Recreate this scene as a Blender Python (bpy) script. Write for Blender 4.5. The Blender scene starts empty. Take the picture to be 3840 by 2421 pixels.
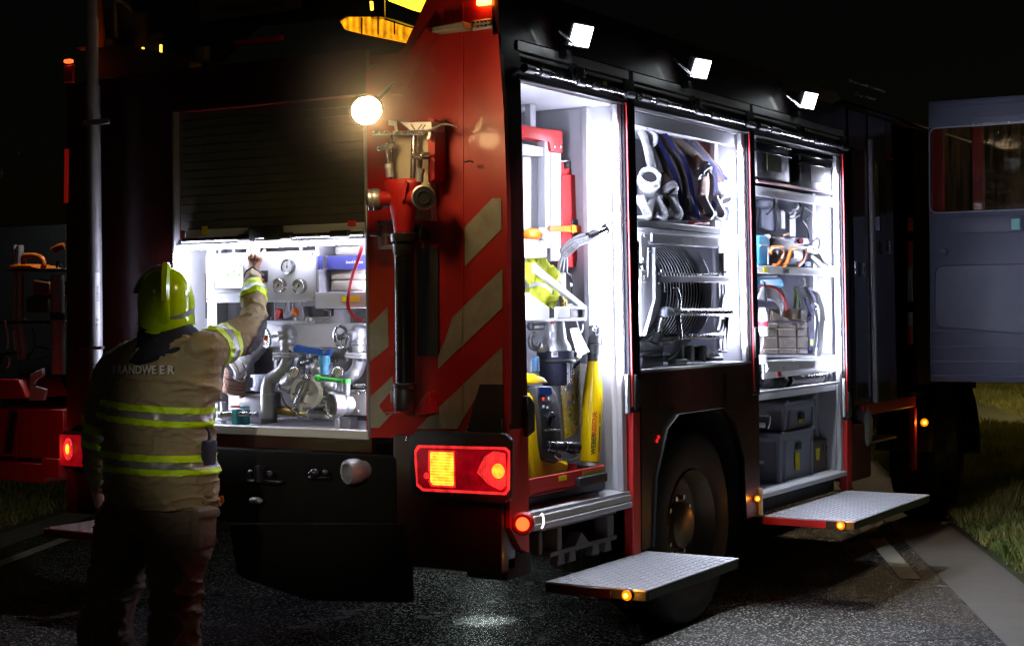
import bpy, bmesh, math, random
from mathutils import Vector, Matrix, noise
random.seed(7)
sc = bpy.context.scene
COL = sc.collection
# ------------------------------------------------------------------ camera
W, H, FPX = 3840.0, 2421.0, 6000.0
CR = Vector((0.85885071, 0.5121562, -0.00845483))
CU = Vector((0.00335873, 0.01087487, 0.99993523))
CF = Vector((-0.51221497, 0.85882348, -0.00761969))
CP = Vector((3.33424, -5.54887, 1.6))
cam = bpy.data.cameras.new('camera')
cam.sensor_width = 36.0
cam.lens = FPX / W * 36.0
cam.clip_end = 500.0
cam.clip_start = 0.05
co = bpy.data.objects.new('camera', cam)
COL.objects.link(co)
m3 = Matrix((CR, CU, -CF)).transposed()
co.matrix_world = Matrix.Translation(CP) @ m3.to_4x4()
sc.camera = co
# ------------------------------------------------------------------ night sky, faint added fill light, exposure
world = bpy.data.worlds.new('World')
sc.world = world
world.use_nodes = True
wn = world.node_tree
bg = wn.nodes['Background']
sky = wn.nodes.new('ShaderNodeTexSky')
sky.sky_type = 'NISHITA'
sky.sun_disc = False
sky.sun_elevation = math.radians(2.0)
sky.sun_rotation = math.radians(200.0)
wn.links.new(sky.outputs[0], bg.inputs[0])
bg.inputs[1].default_value = 0.0009
fill_sun = bpy.data.lights.new('fill_sun', 'SUN')  # faint directional light added to shape the dark forms
fill_sun.energy = 0.006
fill_sun.angle = math.radians(0.5)
fill_sun.color = (1.0, 0.93, 0.85)
mo = bpy.data.objects.new('fill_sun', fill_sun)
COL.objects.link(mo)
mo.rotation_euler = (math.radians(60), 0, math.radians(-20))
sc.view_settings.view_transform = 'Standard'
sc.view_settings.look = 'None'
sc.view_settings.exposure = 0.0
sc.view_settings.gamma = 1.0
sc.view_settings.use_curve_mapping = False
sc.cycles.max_bounces = 6
sc.cycles.sample_clamp_indirect = 4.0
sc.cycles.use_light_tree = True

# ------------------------------------------------------------------ geometry helpers
def un(u, v, ax, val):
    d = CF + CR * ((u - W / 2) / FPX) - CU * ((v - H / 2) / FPX)
    t = (val - CP[ax]) / d[ax]
    return CP + d * t
def lean(z):                       # the body sides lean in a little above 1.9 m
    return 1 - 0.024 * max(0.0, z - 1.9)
def S(u, v, x=0.0):                # a point on the lengthwise plane x
    xw = x
    for _ in range(4):
        p = un(u, v, 0, xw)
        xw = -1.25 + (x + 1.25) * lean(p.z)
    return Vector((x, p.y, p.z))
def Q(u, v, y=0.0):                # a point on the crosswise plane y
    p = un(u, v, 1, y)
    return Vector((-1.25 + (p.x + 1.25) / lean(p.z), y, p.z))
def G(u, v, z=0.0):
    return un(u, v, 2, z)
def frame_of(d):
    d = d.normalized()
    a = Vector((0, 0, 1)) if abs(d.z) < 0.9 else Vector((1, 0, 0))
    s = d.cross(a).normalized()
    return s, s.cross(d).normalized()

class MB:
    def __init__(self):
        self.bm = bmesh.new()
    def _faces(self, vs, fs):
        bv = [self.bm.verts.new(v) for v in vs]
        out = []
        for f in fs:
            try:
                out.append(self.bm.faces.new([bv[i] for i in f]))
            except ValueError:
                pass
        return bv, out
    def bev(self, bv, w, seg=1):
        if w > 0:
            es = set()
            for v in bv:
                es.update(v.link_edges)
            bmesh.ops.bevel(self.bm, geom=list(es), offset=w, segments=seg, affect='EDGES', profile=0.5)
    def box(self, x0, x1, y0, y1, z0, z1, w=0.0, seg=1):
        vs = [Vector((x, y, z)) for z in (z0, z1) for y in (y0, y1) for x in (x0, x1)]
        bv, _ = self._faces(vs, [(0, 2, 3, 1), (4, 5, 7, 6), (0, 1, 5, 4), (2, 6, 7, 3), (0, 4, 6, 2), (1, 3, 7, 5)])
        self.bev(bv, w, seg)
        return self
    def obox(self, c, sz, rot=None, w=0.0, seg=1):
        c = Vector(c)
        R = rot.to_3x3() if rot is not None else Matrix.Identity(3)
        vs = [c + R @ Vector((x * sz[0] / 2, y * sz[1] / 2, z * sz[2] / 2)) for z in (-1, 1) for y in (-1, 1) for x in (-1, 1)]
        bv, _ = self._faces(vs, [(0, 2, 3, 1), (4, 5, 7, 6), (0, 1, 5, 4), (2, 6, 7, 3), (0, 4, 6, 2), (1, 3, 7, 5)])
        self.bev(bv, w, seg)
        return self
    def prism(self, pts, off, w=0.0, seg=1):
        pts = [Vector(p) for p in pts]
        off = Vector(off)
        n = len(pts)
        nrm = Vector((0, 0, 0))
        for i in range(n):
            nrm += pts[i].cross(pts[(i + 1) % n])
        if nrm.dot(off) > 0:
            pts = pts[::-1]
        vs = pts + [p + off for p in pts]
        fs = [tuple(range(n)), tuple(range(2 * n - 1, n - 1, -1))] + [(i, i + n, (i + 1) % n + n, (i + 1) % n) for i in range(n)]
        bv, _ = self._faces(vs, fs)
        self.bev(bv, w, seg)
        return self
    def cyl(self, p0, p1, r0, r1=None, n=16, cap=True):
        p0, p1 = Vector(p0), Vector(p1)
        r1 = r0 if r1 is None else r1
        s, t = frame_of(p1 - p0)
        vs = []
        for p, r in ((p0, r0), (p1, r1)):
            for i in range(n):
                a = 2 * math.pi * i / n
                vs.append(p + s * (math.cos(a) * r) + t * (math.sin(a) * r))
        fs = [(i, (i + 1) % n, (i + 1) % n + n, i + n) for i in range(n)]
        if cap:
            fs += [tuple(range(n - 1, -1, -1)), tuple(range(n, 2 * n))]
        self._faces(vs, fs)
        return self
    def loft(self, rings, closed=True, cap=True, loop=False):
        m = len(rings[0])
        vs = [v for r in rings for v in r]
        fs = []
        k = len(rings)
        for j in range(k if loop else k - 1):
            jn = (j + 1) % k
            for i in range(m if closed else m - 1):
                i2 = (i + 1) % m
                fs.append((j * m + i, j * m + i2, jn * m + i2, jn * m + i))
        if cap and not loop and closed:
            fs += [tuple(range(m - 1, -1, -1)), tuple((k - 1) * m + i for i in range(m))]
        self._faces(vs, fs)
        return self
    def tube(self, pts, r, n=8, loop=False, flat=None, up=None):
        pts = [Vector(p) for p in pts]
        k = len(pts)
        rings = []
        s = None
        for j in range(k):
            if loop:
                d = pts[(j + 1) % k] - pts[j - 1]
            else:
                d = pts[min(j + 1, k - 1)] - pts[max(j - 1, 0)]
            d.normalize()
            if up is not None:
                s = d.cross(Vector(up)).normalized()
            elif s is None:
                s, _ = frame_of(d)
            else:
                s = (s - d * s.dot(d)).normalized()
            t = s.cross(d).normalized()
            rr = r[j] if isinstance(r, (list, tuple)) else r
            fl = 1.0 if flat is None else flat
            rings.append([pts[j] + s * (math.cos(2 * math.pi * i / n) * rr) + t * (math.sin(2 * math.pi * i / n) * rr * fl) for i in range(n)])
        return self.loft(rings, loop=loop)
    def lathe(self, o, d, prof, n=24, loop=False):
        o, d = Vector(o), Vector(d).normalized()
        s, t = frame_of(d)
        rings = [[o + d * h + s * (math.cos(2 * math.pi * i / n) * r) + t * (math.sin(2 * math.pi * i / n) * r) for i in range(n)] for r, h in prof]
        return self.loft(rings, loop=loop)
    def torus(self, c, axis, R_, r, n=28, k=8):
        s, t = frame_of(Vector(axis))
        c = Vector(c)
        return self.tube([c + s * (math.cos(2 * math.pi * i / n) * R_) + t * (math.sin(2 * math.pi * i / n) * R_) for i in range(n)], r, n=k, loop=True)
    def sphere(self, c, r, sc_=(1, 1, 1), n=16, k=10):
        c = Vector(c)
        rings = []
        for j in range(1, k):
            a = math.pi * j / k
            rings.append([c + Vector((math.sin(a) * math.cos(2 * math.pi * i / n) * r * sc_[0], math.sin(a) * math.sin(2 * math.pi * i / n) * r * sc_[1], -math.cos(a) * r * sc_[2])) for i in range(n)])
        return self.loft(rings)
    def ribbon(self, pts, wdir, width, th=0.002):
        pts = [Vector(p) for p in pts]
        rings = []
        for j, p in enumerate(pts):
            d = (pts[min(j + 1, len(pts) - 1)] - pts[max(j - 1, 0)]).normalized()
            wd = Vector(wdir[j] if isinstance(wdir, list) else wdir).normalized()
            nn = d.cross(wd).normalized()
            a, b = wd * (width / 2), nn * (th / 2)
            rings.append([p - a - b, p + a - b, p + a + b, p - a + b])
        return self.loft(rings)
    def sp(self, px, x, t, w=0.0, seg=1):      # outline on the plane x, thickness t inwards
        return self.prism([S(u, v, x) for u, v in px], (-t, 0, 0), w, seg)
    def rp(self, px, y, t, w=0.0, seg=1):      # outline on the plane y, thickness t forwards
        return self.prism([Q(u, v, y) for u, v in px], (0, t, 0), w, seg)
    def build(self, name, m, parent=None, label=None, leaning=True, kind=None, smooth=40, weld=False, each=False):
        bm = self.bm
        if each:                       # one object per separate piece
            bm.verts.index_update(); bm.verts.ensure_lookup_table()
            seen, first = set(), None
            for v in bm.verts:
                if v.index in seen: continue
                isl, st = [], [v]; seen.add(v.index)
                while st:
                    w = st.pop(); isl.append(w)
                    for e in w.link_edges:
                        x = e.other_vert(w)
                        if x.index not in seen: seen.add(x.index); st.append(x)
                sub = MB(); mp = {w.index: sub.bm.verts.new(w.co) for w in isl}
                for f in {f for w in isl for f in w.link_faces}:
                    sub.bm.faces.new([mp[w.index] for w in f.verts])
                o = sub.build(name, m, parent, label, leaning, kind, smooth, weld)
                first = first or o
            bm.free()
            return first
        if weld:
            bmesh.ops.remove_doubles(bm, verts=bm.verts, dist=1e-5)
        bmesh.ops.recalc_face_normals(bm, faces=bm.faces)
        if leaning:
            for v in bm.verts:
                if v.co.z > 1.9:
                    v.co.x = -1.25 + (v.co.x + 1.25) * lean(v.co.z)
        me = bpy.data.meshes.new(name)
        bm.to_mesh(me)
        bm.free()
        if smooth:
            me.polygons.foreach_set('use_smooth', [True] * len(me.polygons))
            me.set_sharp_from_angle(angle=math.radians(smooth))
        me.materials.append(m)
        o = bpy.data.objects.new(name, me)
        COL.objects.link(o)
        if parent is not None:
            attach(o, parent)
        if label:
            o['label'] = label
        if kind:
            o['kind'] = kind
        return o

def base_of(p):
    b = Vector((0, 0, 0))
    while p is not None:
        b += p.location
        p = p.parent
    return b
def attach(o, parent):
    o.parent = parent
    o.location = -base_of(parent)
def thing(name, label, cat, loc=(0, 0, 0), group=None):
    o = bpy.data.objects.new(name, None)
    COL.objects.link(o)
    o.location = loc
    o.empty_display_size = 0.1
    o['label'] = label
    o['category'] = cat
    if group:
        o['group'] = group
    return o
def tag(o, label, cat, group=None):
    o['label'] = label
    o['category'] = cat
    if group:
        o['group'] = group
    return o
def twin(o, parent, dloc):
    c = o.copy()
    COL.objects.link(c)
    c.parent = parent
    c.location = o.location + Vector(dloc)
    for ch in list(o.children):
        g = ch.copy()
        COL.objects.link(g)
        g.parent = c
    return c

# ------------------------------------------------------------------ materials
def mat(name, col, rough=0.5, metal=0.0, var=0.15, scale=6.0, bump=0.0, bscale=60.0, coat=0.0, rvar=0.1, spec=0.5):
    m = bpy.data.materials.new(name)
    m.use_nodes = True
    nt = m.node_tree
    b = nt.nodes['Principled BSDF']
    b.inputs['Metallic'].default_value = metal
    b.inputs['Coat Weight'].default_value = coat
    b.inputs['Coat Roughness'].default_value = 0.1
    b.inputs['Specular IOR Level'].default_value = spec
    tc = nt.nodes.new('ShaderNodeTexCoord')
    nz = nt.nodes.new('ShaderNodeTexNoise')
    nz.inputs['Scale'].default_value = scale
    nz.inputs['Detail'].default_value = 6.0
    nz.inputs['Roughness'].default_value = 0.65
    nt.links.new(tc.outputs['Object'], nz.inputs['Vector'])
    mx = nt.nodes.new('ShaderNodeMix')
    mx.data_type = 'RGBA'
    mx.inputs[6].default_value = (col[0] * (1 - var), col[1] * (1 - var), col[2] * (1 - var), 1)
    mx.inputs[7].default_value = (min(1, col[0] * (1 + var)), min(1, col[1] * (1 + var)), min(1, col[2] * (1 + var)), 1)
    nt.links.new(nz.outputs['Fac'], mx.inputs[0])
    nt.links.new(mx.outputs[2], b.inputs['Base Color'])
    mr = nt.nodes.new('ShaderNodeMapRange')
    mr.inputs[3].default_value = max(0.02, rough - rvar)
    mr.inputs[4].default_value = min(1.0, rough + rvar)
    nz2 = nt.nodes.new('ShaderNodeTexNoise')
    nz2.inputs['Scale'].default_value = scale * 3
    nz2.inputs['Detail'].default_value = 4.0
    nt.links.new(tc.outputs['Object'], nz2.inputs['Vector'])
    nt.links.new(nz2.outputs['Fac'], mr.inputs[0])
    nt.links.new(mr.outputs[0], b.inputs['Roughness'])
    if bump > 0:
        bn = nt.nodes.new('ShaderNodeTexNoise')
        bn.inputs['Scale'].default_value = bscale
        bn.inputs['Detail'].default_value = 5.0
        nt.links.new(tc.outputs['Object'], bn.inputs['Vector'])
        bp = nt.nodes.new('ShaderNodeBump')
        bp.inputs['Strength'].default_value = bump
        bp.inputs['Distance'].default_value = 0.01
        nt.links.new(bn.outputs['Fac'], bp.inputs['Height'])
        nt.links.new(bp.outputs[0], b.inputs['Normal'])
    return m
def emit(name, col, st):
    m = bpy.data.materials.new(name)
    m.use_nodes = True
    nt = m.node_tree
    b = nt.nodes['Principled BSDF']
    b.inputs['Base Color'].default_value = (col[0] * .12, col[1] * .12, col[2] * .12, 1)
    b.inputs['Emission Color'].default_value = (*col, 1)
    b.inputs['Emission Strength'].default_value = st
    return m
def ribbed(name, col, s0, s1, scale, axis=0):
    m = emit(name, col, s1)
    nt = m.node_tree
    tc = nt.nodes.new('ShaderNodeTexCoord'); wv = nt.nodes.new('ShaderNodeTexWave'); wv.bands_direction = 'XYZ'[axis]
    wv.inputs['Scale'].default_value = scale; wv.inputs['Distortion'].default_value = 0.6
    nz = nt.nodes.new('ShaderNodeTexNoise'); nz.inputs['Scale'].default_value = 30
    mr = nt.nodes.new('ShaderNodeMapRange'); mr.inputs[3].default_value = s0; mr.inputs[4].default_value = s1
    mu = nt.nodes.new('ShaderNodeMath'); mu.operation = 'MULTIPLY'
    m2 = nt.nodes.new('ShaderNodeMapRange'); m2.inputs[1].default_value = .3; m2.inputs[2].default_value = .7; m2.inputs[3].default_value = .5; m2.inputs[4].default_value = 1.25
    nt.links.new(tc.outputs['Object'], wv.inputs['Vector']); nt.links.new(wv.outputs['Fac'], mr.inputs[0])
    nt.links.new(tc.outputs['Object'], nz.inputs['Vector']); nt.links.new(nz.outputs['Fac'], m2.inputs[0])
    nt.links.new(mr.outputs[0], mu.inputs[0]); nt.links.new(m2.outputs[0], mu.inputs[1])
    nt.links.new(mu.outputs[0], nt.nodes['Principled BSDF'].inputs['Emission Strength'])
    return m
def glass(name, col, rough=0.05, ior=1.45):
    m = bpy.data.materials.new(name)
    m.use_nodes = True
    b = m.node_tree.nodes['Principled BSDF']
    b.inputs['Base Color'].default_value = (*col, 1)
    b.inputs['Roughness'].default_value = rough
    b.inputs['IOR'].default_value = ior
    b.inputs['Transmission Weight'].default_value = 1.0
    return m
M = {}
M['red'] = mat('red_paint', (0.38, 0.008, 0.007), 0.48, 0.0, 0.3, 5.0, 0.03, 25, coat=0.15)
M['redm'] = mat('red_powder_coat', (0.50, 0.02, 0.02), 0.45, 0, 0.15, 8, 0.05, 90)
M['sidered'] = mat('dark_and_shaded_red_paint', (0.030, 0.0025, 0.0025), 0.35, 0.0, 0.15, 3.0, 0.03, 25, coat=0.2)  # dark side paint; also puts shade into unlit red panels
M['stripe'] = mat('white_reflective_film', (0.27, 0.26, 0.22), 0.5, 0, 0.5, 14, 0.10, 110)
M['black'] = mat('black_plastic', (0.018, 0.018, 0.02), 0.45, 0, 0.3, 10, 0.08, 120)
M['bumper'] = mat('matt_black_bumper', (0.005, 0.005, 0.005), 0.8, 0, 0.3, 10, 0.08, 100, spec=0.15)
M['rubber'] = mat('black_rubber', (0.014, 0.014, 0.015), 0.75, 0, 0.3, 10, 0.15, 80)
M['blackgloss'] = mat('black_gloss', (0.012, 0.012, 0.015), 0.2, 0, 0.3, 5)
M['alu'] = mat('brushed_aluminium', (0.62, 0.63, 0.66), 0.42, 0.5, 0.12, 14, 0.05, 60)
M['alup'] = mat('anodised_aluminium_panel', (0.52, 0.53, 0.57), 0.5, 0.12, 0.14, 5, 0.04, 50)
M['back'] = mat('grey_rear_lining', (0.13, 0.13, 0.15), 0.5, 0.2, 0.3, 5, 0.1, 60)
M['steel'] = mat('steel', (0.5, 0.5, 0.52), 0.25, 0.95, 0.1, 12, 0.03, 80)
M['cast'] = mat('cast_aluminium', (0.52, 0.53, 0.55), 0.42, 0.8, 0.2, 16, 0.18, 90)
M['galv'] = mat('dull_galvanised_tube', (0.33, 0.33, 0.36), 0.5, 0.5, 0.2, 14, 0.05, 60)
M['white'] = mat('white_panel', (0.62, 0.63, 0.66), 0.4, 0, 0.06, 6, 0.02, 40)
M['slat'] = mat('shutter_slat_aluminium', (0.085, 0.08, 0.07), 0.55, 0.1, 0.15, 5, 0.03, 40)
M['yellow'] = mat('yellow_plastic', (0.75, 0.50, 0.0), 0.35, 0, 0.12, 7, 0.04, 60)
M['ylabel'] = mat('yellow_label', (0.75, 0.62, 0.0), 0.5, 0, 0.1, 20)
M['hiviz'] = mat('fluorescent_yellow', (0.52, 0.80, 0.0), 0.55, 0, 0.08, 10, 0.1, 150)
M['helmet'] = mat('fluorescent_helmet_shell', (0.55, 0.86, 0.0), 0.22, 0, 0.06, 10, coat=0.4)
M['silver'] = mat('silver_reflective_tape', (0.34, 0.35, 0.37), 0.4, 0.4, 0.1, 20, 0.05, 200)
M['khaki'] = mat('khaki_turnout_cloth', (0.27, 0.225, 0.13), 0.9, 0, 0.45, 4, 1.0, 16)
M['trouser'] = mat('brown_turnout_cloth', (0.125, 0.098, 0.07), 0.9, 0, 0.45, 4, 1.0, 16)
M['navy'] = mat('navy_cloth', (0.012, 0.014, 0.035), 0.85, 0, 0.2, 10, 0.3, 80)
M['patch'] = mat('grey_elbow_patch', (0.016, 0.017, 0.024), 0.8, 0, 0.25, 10, 0.3, 120)
M['skin'] = mat('skin', (0.50, 0.30, 0.23), 0.5, 0, 0.12, 20, 0.25, 160)
M['gold'] = mat('gold', (0.8, 0.6, 0.3), 0.2, 1.0)
M['blue'] = mat('blue_webbing', (0.03, 0.035, 0.20), 0.7, 0, 0.25, 12, 0.3, 150)
M['bluep'] = mat('blue_plastic', (0.02, 0.10, 0.45), 0.4, 0, 0.12, 8, 0.03)
M['bluel'] = mat('light_blue_plastic', (0.05, 0.25, 0.42), 0.4, 0, 0.15, 8, 0.03)
M['green'] = mat('green_grip', (0.05, 0.50, 0.06), 0.45, 0, 0.12, 8)
M['orange'] = mat('orange_plastic', (0.75, 0.16, 0.01), 0.45, 0, 0.15, 9, 0.05)
M['brownhose'] = mat('reddish_brown_hose', (0.30, 0.17, 0.12), 0.7, 0, 0.25, 8, 0.3, 120)
M['greyhose'] = mat('grey_woven_hose', (0.34, 0.31, 0.27), 0.8, 0, 0.25, 10, 0.4, 160)
M['darkhose'] = mat('dark_brown_hose', (0.10, 0.07, 0.055), 0.75, 0, 0.35, 7, 0.4, 120)
M['blackhose'] = mat('black_rubber_hose', (0.022, 0.022, 0.026), 0.22, 0, 0.2, 12, 0.0, coat=0.9)
M['wood'] = mat('weathered_grey_wood', (0.36, 0.30, 0.26), 0.8, 0, 0.25, 12, 0.5, 45)
M['woodb'] = mat('brown_wood', (0.20, 0.13, 0.07), 0.8, 0, 0.3, 12, 0.5, 45)
M['crate'] = mat('grey_crate_plastic', (0.25, 0.27, 0.33), 0.5, 0, 0.12, 8, 0.03)
M['cardb'] = mat('brown_box', (0.13, 0.10, 0.07), 0.7, 0, 0.2, 8, 0.1)
M['dirty'] = mat('dirty_underbody', (0.10, 0.085, 0.07), 0.8, 0.1, 0.4, 9, 0.3, 40)
M['doorin'] = mat('grey_door_lining', (0.058, 0.063, 0.098), 0.55, 0, 0.4, 2.6, 0.12, 60)
M['rim'] = mat('bronze_wheel_rim', (0.22, 0.16, 0.10), 0.4, 0.6, 0.3, 8, 0.1)
M['teal'] = mat('teal_valve_body', (0.03, 0.22, 0.22), 0.4, 0, 0.15, 9)
M['rope'] = mat('red_webbing', (0.60, 0.02, 0.04), 0.55, 0, 0.1, 12, 0.2, 150)
M['dial'] = mat('dial_face', (0.55, 0.55, 0.55), 0.35, 0, 0.05, 30)
M['ink'] = mat('black_print', (0.01, 0.01, 0.01), 0.5, 0, 0.05)
M['inkred'] = mat('red_print', (0.55, 0.03, 0.02), 0.5, 0, 0.05)
M['inkw'] = mat('white_print', (0.65, 0.65, 0.68), 0.5, 0, 0.05)
M['led'] = emit('led_strip_light', (0.76, 0.79, 1.0), 140.0)
M['led2'] = emit('pump_bay_strip_light', (0.78, 0.80, 1.0), 95.0)
M['work'] = emit('work_lamp_light', (0.90, 0.97, 1.0), 12.0)
M['warm'] = emit('warm_lamp_light', (1.0, 0.66, 0.28), 90.0)
M['tailhot'] = ribbed('tail_lamp_light', (1.0, 0.17, 0.010), 4.2, 8.0, 26, 2)
M['tailhot2'] = ribbed('tail_reflector_light', (1.0, 0.16, 0.01), 3, 7.0, 60, 0)
M['tailmid'] = ribbed('tail_lamp_glow', (1.0, 0.03, 0.03), 0.6, 1.7, 40, 0)
M['tailred'] = ribbed('red_lens', (0.75, 0.0, 0.014), 0.12, 0.5, 55, 0)
M['mark'] = emit('red_marker_light', (1.0, 0.06, 0.012), 5.0)
M['amberlens'] = emit('amber_lens', (1.0, 0.24, 0.0), 1.3)
M['amber'] = emit('amber_marker_light', (1.0, 0.36, 0.02), 14.0)
M['beacon'] = ribbed('amber_beacon_light', (1.0, 0.36, 0.005), 0.8, 1.7, 9, 0)
M['screen'] = emit('lit_screen', (0.92, 1.0, 0.85), 1.6)
M['street'] = emit('street_lamp_light', (1.0, 0.72, 0.42), 45.0)

def text(s, loc, xdir, ydir, size, m, parent, name='lettering', depth=0.0006, align='CENTER', bold=0.0, leaning=True):
    cu = bpy.data.curves.new('text_curve', 'FONT')
    cu.body = s
    cu.size = size
    cu.align_x = align
    cu.align_y = 'CENTER'
    cu.extrude = depth
    cu.offset = bold
    cu.resolution_u = 3
    to = bpy.data.objects.new('text_tmp', cu)
    COL.objects.link(to)
    bpy.context.view_layer.update()
    me = bpy.data.meshes.new_from_object(to.evaluated_get(bpy.context.evaluated_depsgraph_get()))
    bpy.data.objects.remove(to)
    x, y = Vector(xdir).normalized(), Vector(ydir).normalized()
    z = x.cross(y)
    loc = Vector(loc)
    for v in me.vertices:
        p = loc + x * v.co.x + y * v.co.y + z * v.co.z
        if leaning and p.z > 1.9:
            p.x = -1.25 + (p.x + 1.25) * lean(p.z)
        v.co = p
    me.materials.clear()
    me.materials.append(m)
    me.name = name
    o = bpy.data.objects.new(name, me)
    COL.objects.link(o)
    attach(o, parent)
    return o
# ------------------------------------------------------------------ ground
TD = Vector((0.42, -0.907, 0)).normalized()      # along the road
ND = Vector((0.907, 0.42, 0)).normalized()       # across it
def rn(n, t, z):
    p = ND * n + TD * t
    return Vector((p.x, p.y, z))
def sheet(name, n0, n1, t0, t1, z, m, nx=1, ny=1, fz=None):
    bm = bmesh.new()
    g = [[bm.verts.new(rn(n0 + (n1 - n0) * i / nx, t0 + (t1 - t0) * j / ny, z + (fz(i, j) if fz else 0))) for i in range(nx + 1)] for j in range(ny + 1)]
    for j in range(ny):
        for i in range(nx):
            bm.faces.new((g[j][i], g[j][i + 1], g[j + 1][i + 1], g[j + 1][i]))
    mb = MB()
    mb.bm.free()
    mb.bm = bm
    o = mb.build(name, m, leaning=False, smooth=80)
    o['kind'] = 'structure'
    return o
asph = mat('wet_asphalt', (0.026, 0.026, 0.028), 0.25, 0, 0.3, 1.6, rvar=0.08)
nt = asph.node_tree
b = nt.nodes['Principled BSDF']
tc = nt.nodes.new('ShaderNodeTexCoord')
vo = nt.nodes.new('ShaderNodeTexVoronoi'); vo.inputs['Scale'].default_value = 120
nf = nt.nodes.new('ShaderNodeTexNoise'); nf.inputs['Scale'].default_value = 210; nf.inputs['Detail'].default_value = 3
ad = nt.nodes.new('ShaderNodeMath'); ad.operation = 'ADD'
nt.links.new(tc.outputs['Object'], vo.inputs['Vector']); nt.links.new(tc.outputs['Object'], nf.inputs['Vector'])
nt.links.new(vo.outputs['Distance'], ad.inputs[0]); nt.links.new(nf.outputs['Fac'], ad.inputs[1])
bp = nt.nodes.new('ShaderNodeBump'); bp.inputs['Strength'].default_value = 0.65; bp.inputs['Distance'].default_value = 0.010
glint_chip = nt.nodes.new('ShaderNodeMapRange'); glint_chip.inputs[1].default_value = 0.88; glint_chip.inputs[2].default_value = 0.90  # pale random chips put the road's sparkle into its colour
sx = nt.nodes.new('ShaderNodeSeparateColor'); nt.links.new(vo.outputs['Color'], sx.inputs[0]); nt.links.new(sx.outputs[0], glint_chip.inputs[0])
old = b.inputs['Base Color'].links[0].from_socket
cm = nt.nodes.new('ShaderNodeMix'); cm.data_type = 'RGBA'; cm.inputs[7].default_value = (0.34, 0.33, 0.28, 1)
nt.links.new(glint_chip.outputs[0], cm.inputs[0]); nt.links.new(old, cm.inputs[6]); nt.links.new(cm.outputs[2], b.inputs['Base Color'])
nt.links.new(ad.outputs[0], bp.inputs['Height']); nt.links.new(bp.outputs[0], b.inputs['Normal'])
concrete = mat('pale_verge_paving', (0.13, 0.12, 0.105), 0.8, 0, 0.25, 4, 0.4, 70)
paint = mat('worn_road_paint', (0.34, 0.32, 0.26), 0.6, 0, 0.3, 9, 0.3, 120)
soil = mat('dark_verge_soil', (0.05, 0.055, 0.02), 0.95, 0, 0.5, 5, 0.6, 30)
sheet('ground', -120, 120, -120, 120, -0.012, soil)
sheet('road', -3.95, 2.22, -120, 120, 0.0, asph)
sheet('road_edge_strip', 2.22, 2.66, -120, 120, 0.002, concrete)
sheet('road_edge_strip', -4.25, -3.95, -120, 120, 0.002, concrete)
for t0 in (-14.6, -10.2, -5.55, -1.1):
    sheet('painted_line', 1.98, 2.10, t0, t0 + 2.38, 0.004, paint)
    sheet('painted_line', -3.72, -3.62, t0, t0 + 2.38, 0.004, paint)
mb = MB()                                        # a worn crack with water standing in it
cr = [G(u, v, 0.003) for u, v in ((3270, 2400), (3330, 2385), (3370, 2402), (3460, 2398), (3550, 2392), (3660, 2388))]
mb.ribbon(cr, (0.4, 0.9, 0), 0.02, 0.002)
o = mb.build('road_crack', M['rubber'], leaning=False); o['kind'] = 'structure'
# grass verges
def verge(n0, n1, t0, t1, nx, ny, sgn):
    rnd = random.Random(5)
    def fz(i, j):
        a = i / nx if sgn > 0 else 1 - i / nx
        return 0.05 * min(1, a * 4) + 0.05 * noise.noise(Vector((i * .35, j * .35, 3 * sgn))) * min(1, a * 5) - 0.01
    return sheet('grass_ground', n0, n1, t0, t1, 0.0, soil, nx, ny, fz)
verge(2.66, 16, -26, 4, 40, 80, 1)
verge(-20, -4.25, -30, 4, 40, 80, -1)
gm = bpy.data.materials.new('grass_blade')
gm.use_nodes = True
nt = gm.node_tree
b = nt.nodes['Principled BSDF']
b.inputs['Roughness'].default_value = 0.6
tc = nt.nodes.new('ShaderNodeTexCoord'); nz = nt.nodes.new('ShaderNodeTexNoise'); nz.inputs['Scale'].default_value = 2.2; nz.inputs['Detail'].default_value = 5
cr_ = nt.nodes.new('ShaderNodeValToRGB')
cr_.color_ramp.elements[0].position = 0.35; cr_.color_ramp.elements[0].color = (0.09, 0.15, 0.025, 1)
cr_.color_ramp.elements[1].position = 0.68; cr_.color_ramp.elements[1].color = (0.40, 0.35, 0.10, 1)
nt.links.new(tc.outputs['Object'], nz.inputs['Vector']); nt.links.new(nz.outputs['Fac'], cr_.inputs[0]); nt.links.new(cr_.outputs[0], b.inputs['Base Color'])
def blades(count, n0, n1, t0, t1, seed):
    rnd = random.Random(seed)
    vs, fs = [], []
    for _ in range(count):
        n = rnd.uniform(n0, n1); t = rnd.uniform(t0, t1)
        p = rn(n, t, 0.02)
        cl = noise.noise(p * 1.7)
        h = rnd.uniform(0.05, 0.13) * (1.1 + 1.0 * cl)
        a = rnd.uniform(0, 6.283)
        w = rnd.uniform(0.004, 0.008)
        dx, dy = math.cos(a), math.sin(a)
        lx, ly = rnd.uniform(-.06, .06), rnd.uniform(-.06, .06)
        k = len(vs)
        vs += [(p.x - dx * w, p.y - dy * w, p.z), (p.x + dx * w, p.y + dy * w, p.z), (p.x + lx * .4, p.y + ly * .4, p.z + h * .6), (p.x + lx, p.y + ly, p.z + h)]
        fs += [(k, k + 1, k + 2), (k, k + 2, k + 3)]
    me = bpy.data.meshes.new('grass')
    me.from_pydata(vs, [], fs)
    me.materials.append(gm)
    o = bpy.data.objects.new('grass', me)
    COL.objects.link(o)
    return o
g1 = blades(120000, 2.68, 8.5, -15, -0.5, 1)
g1['kind'] = 'stuff'; tag(g1, 'rough green and straw coloured grass on the verge to the right of the road', 'grass')
g3 = blades(60000, 5.5, 14, -32, -9, 4)
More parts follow.
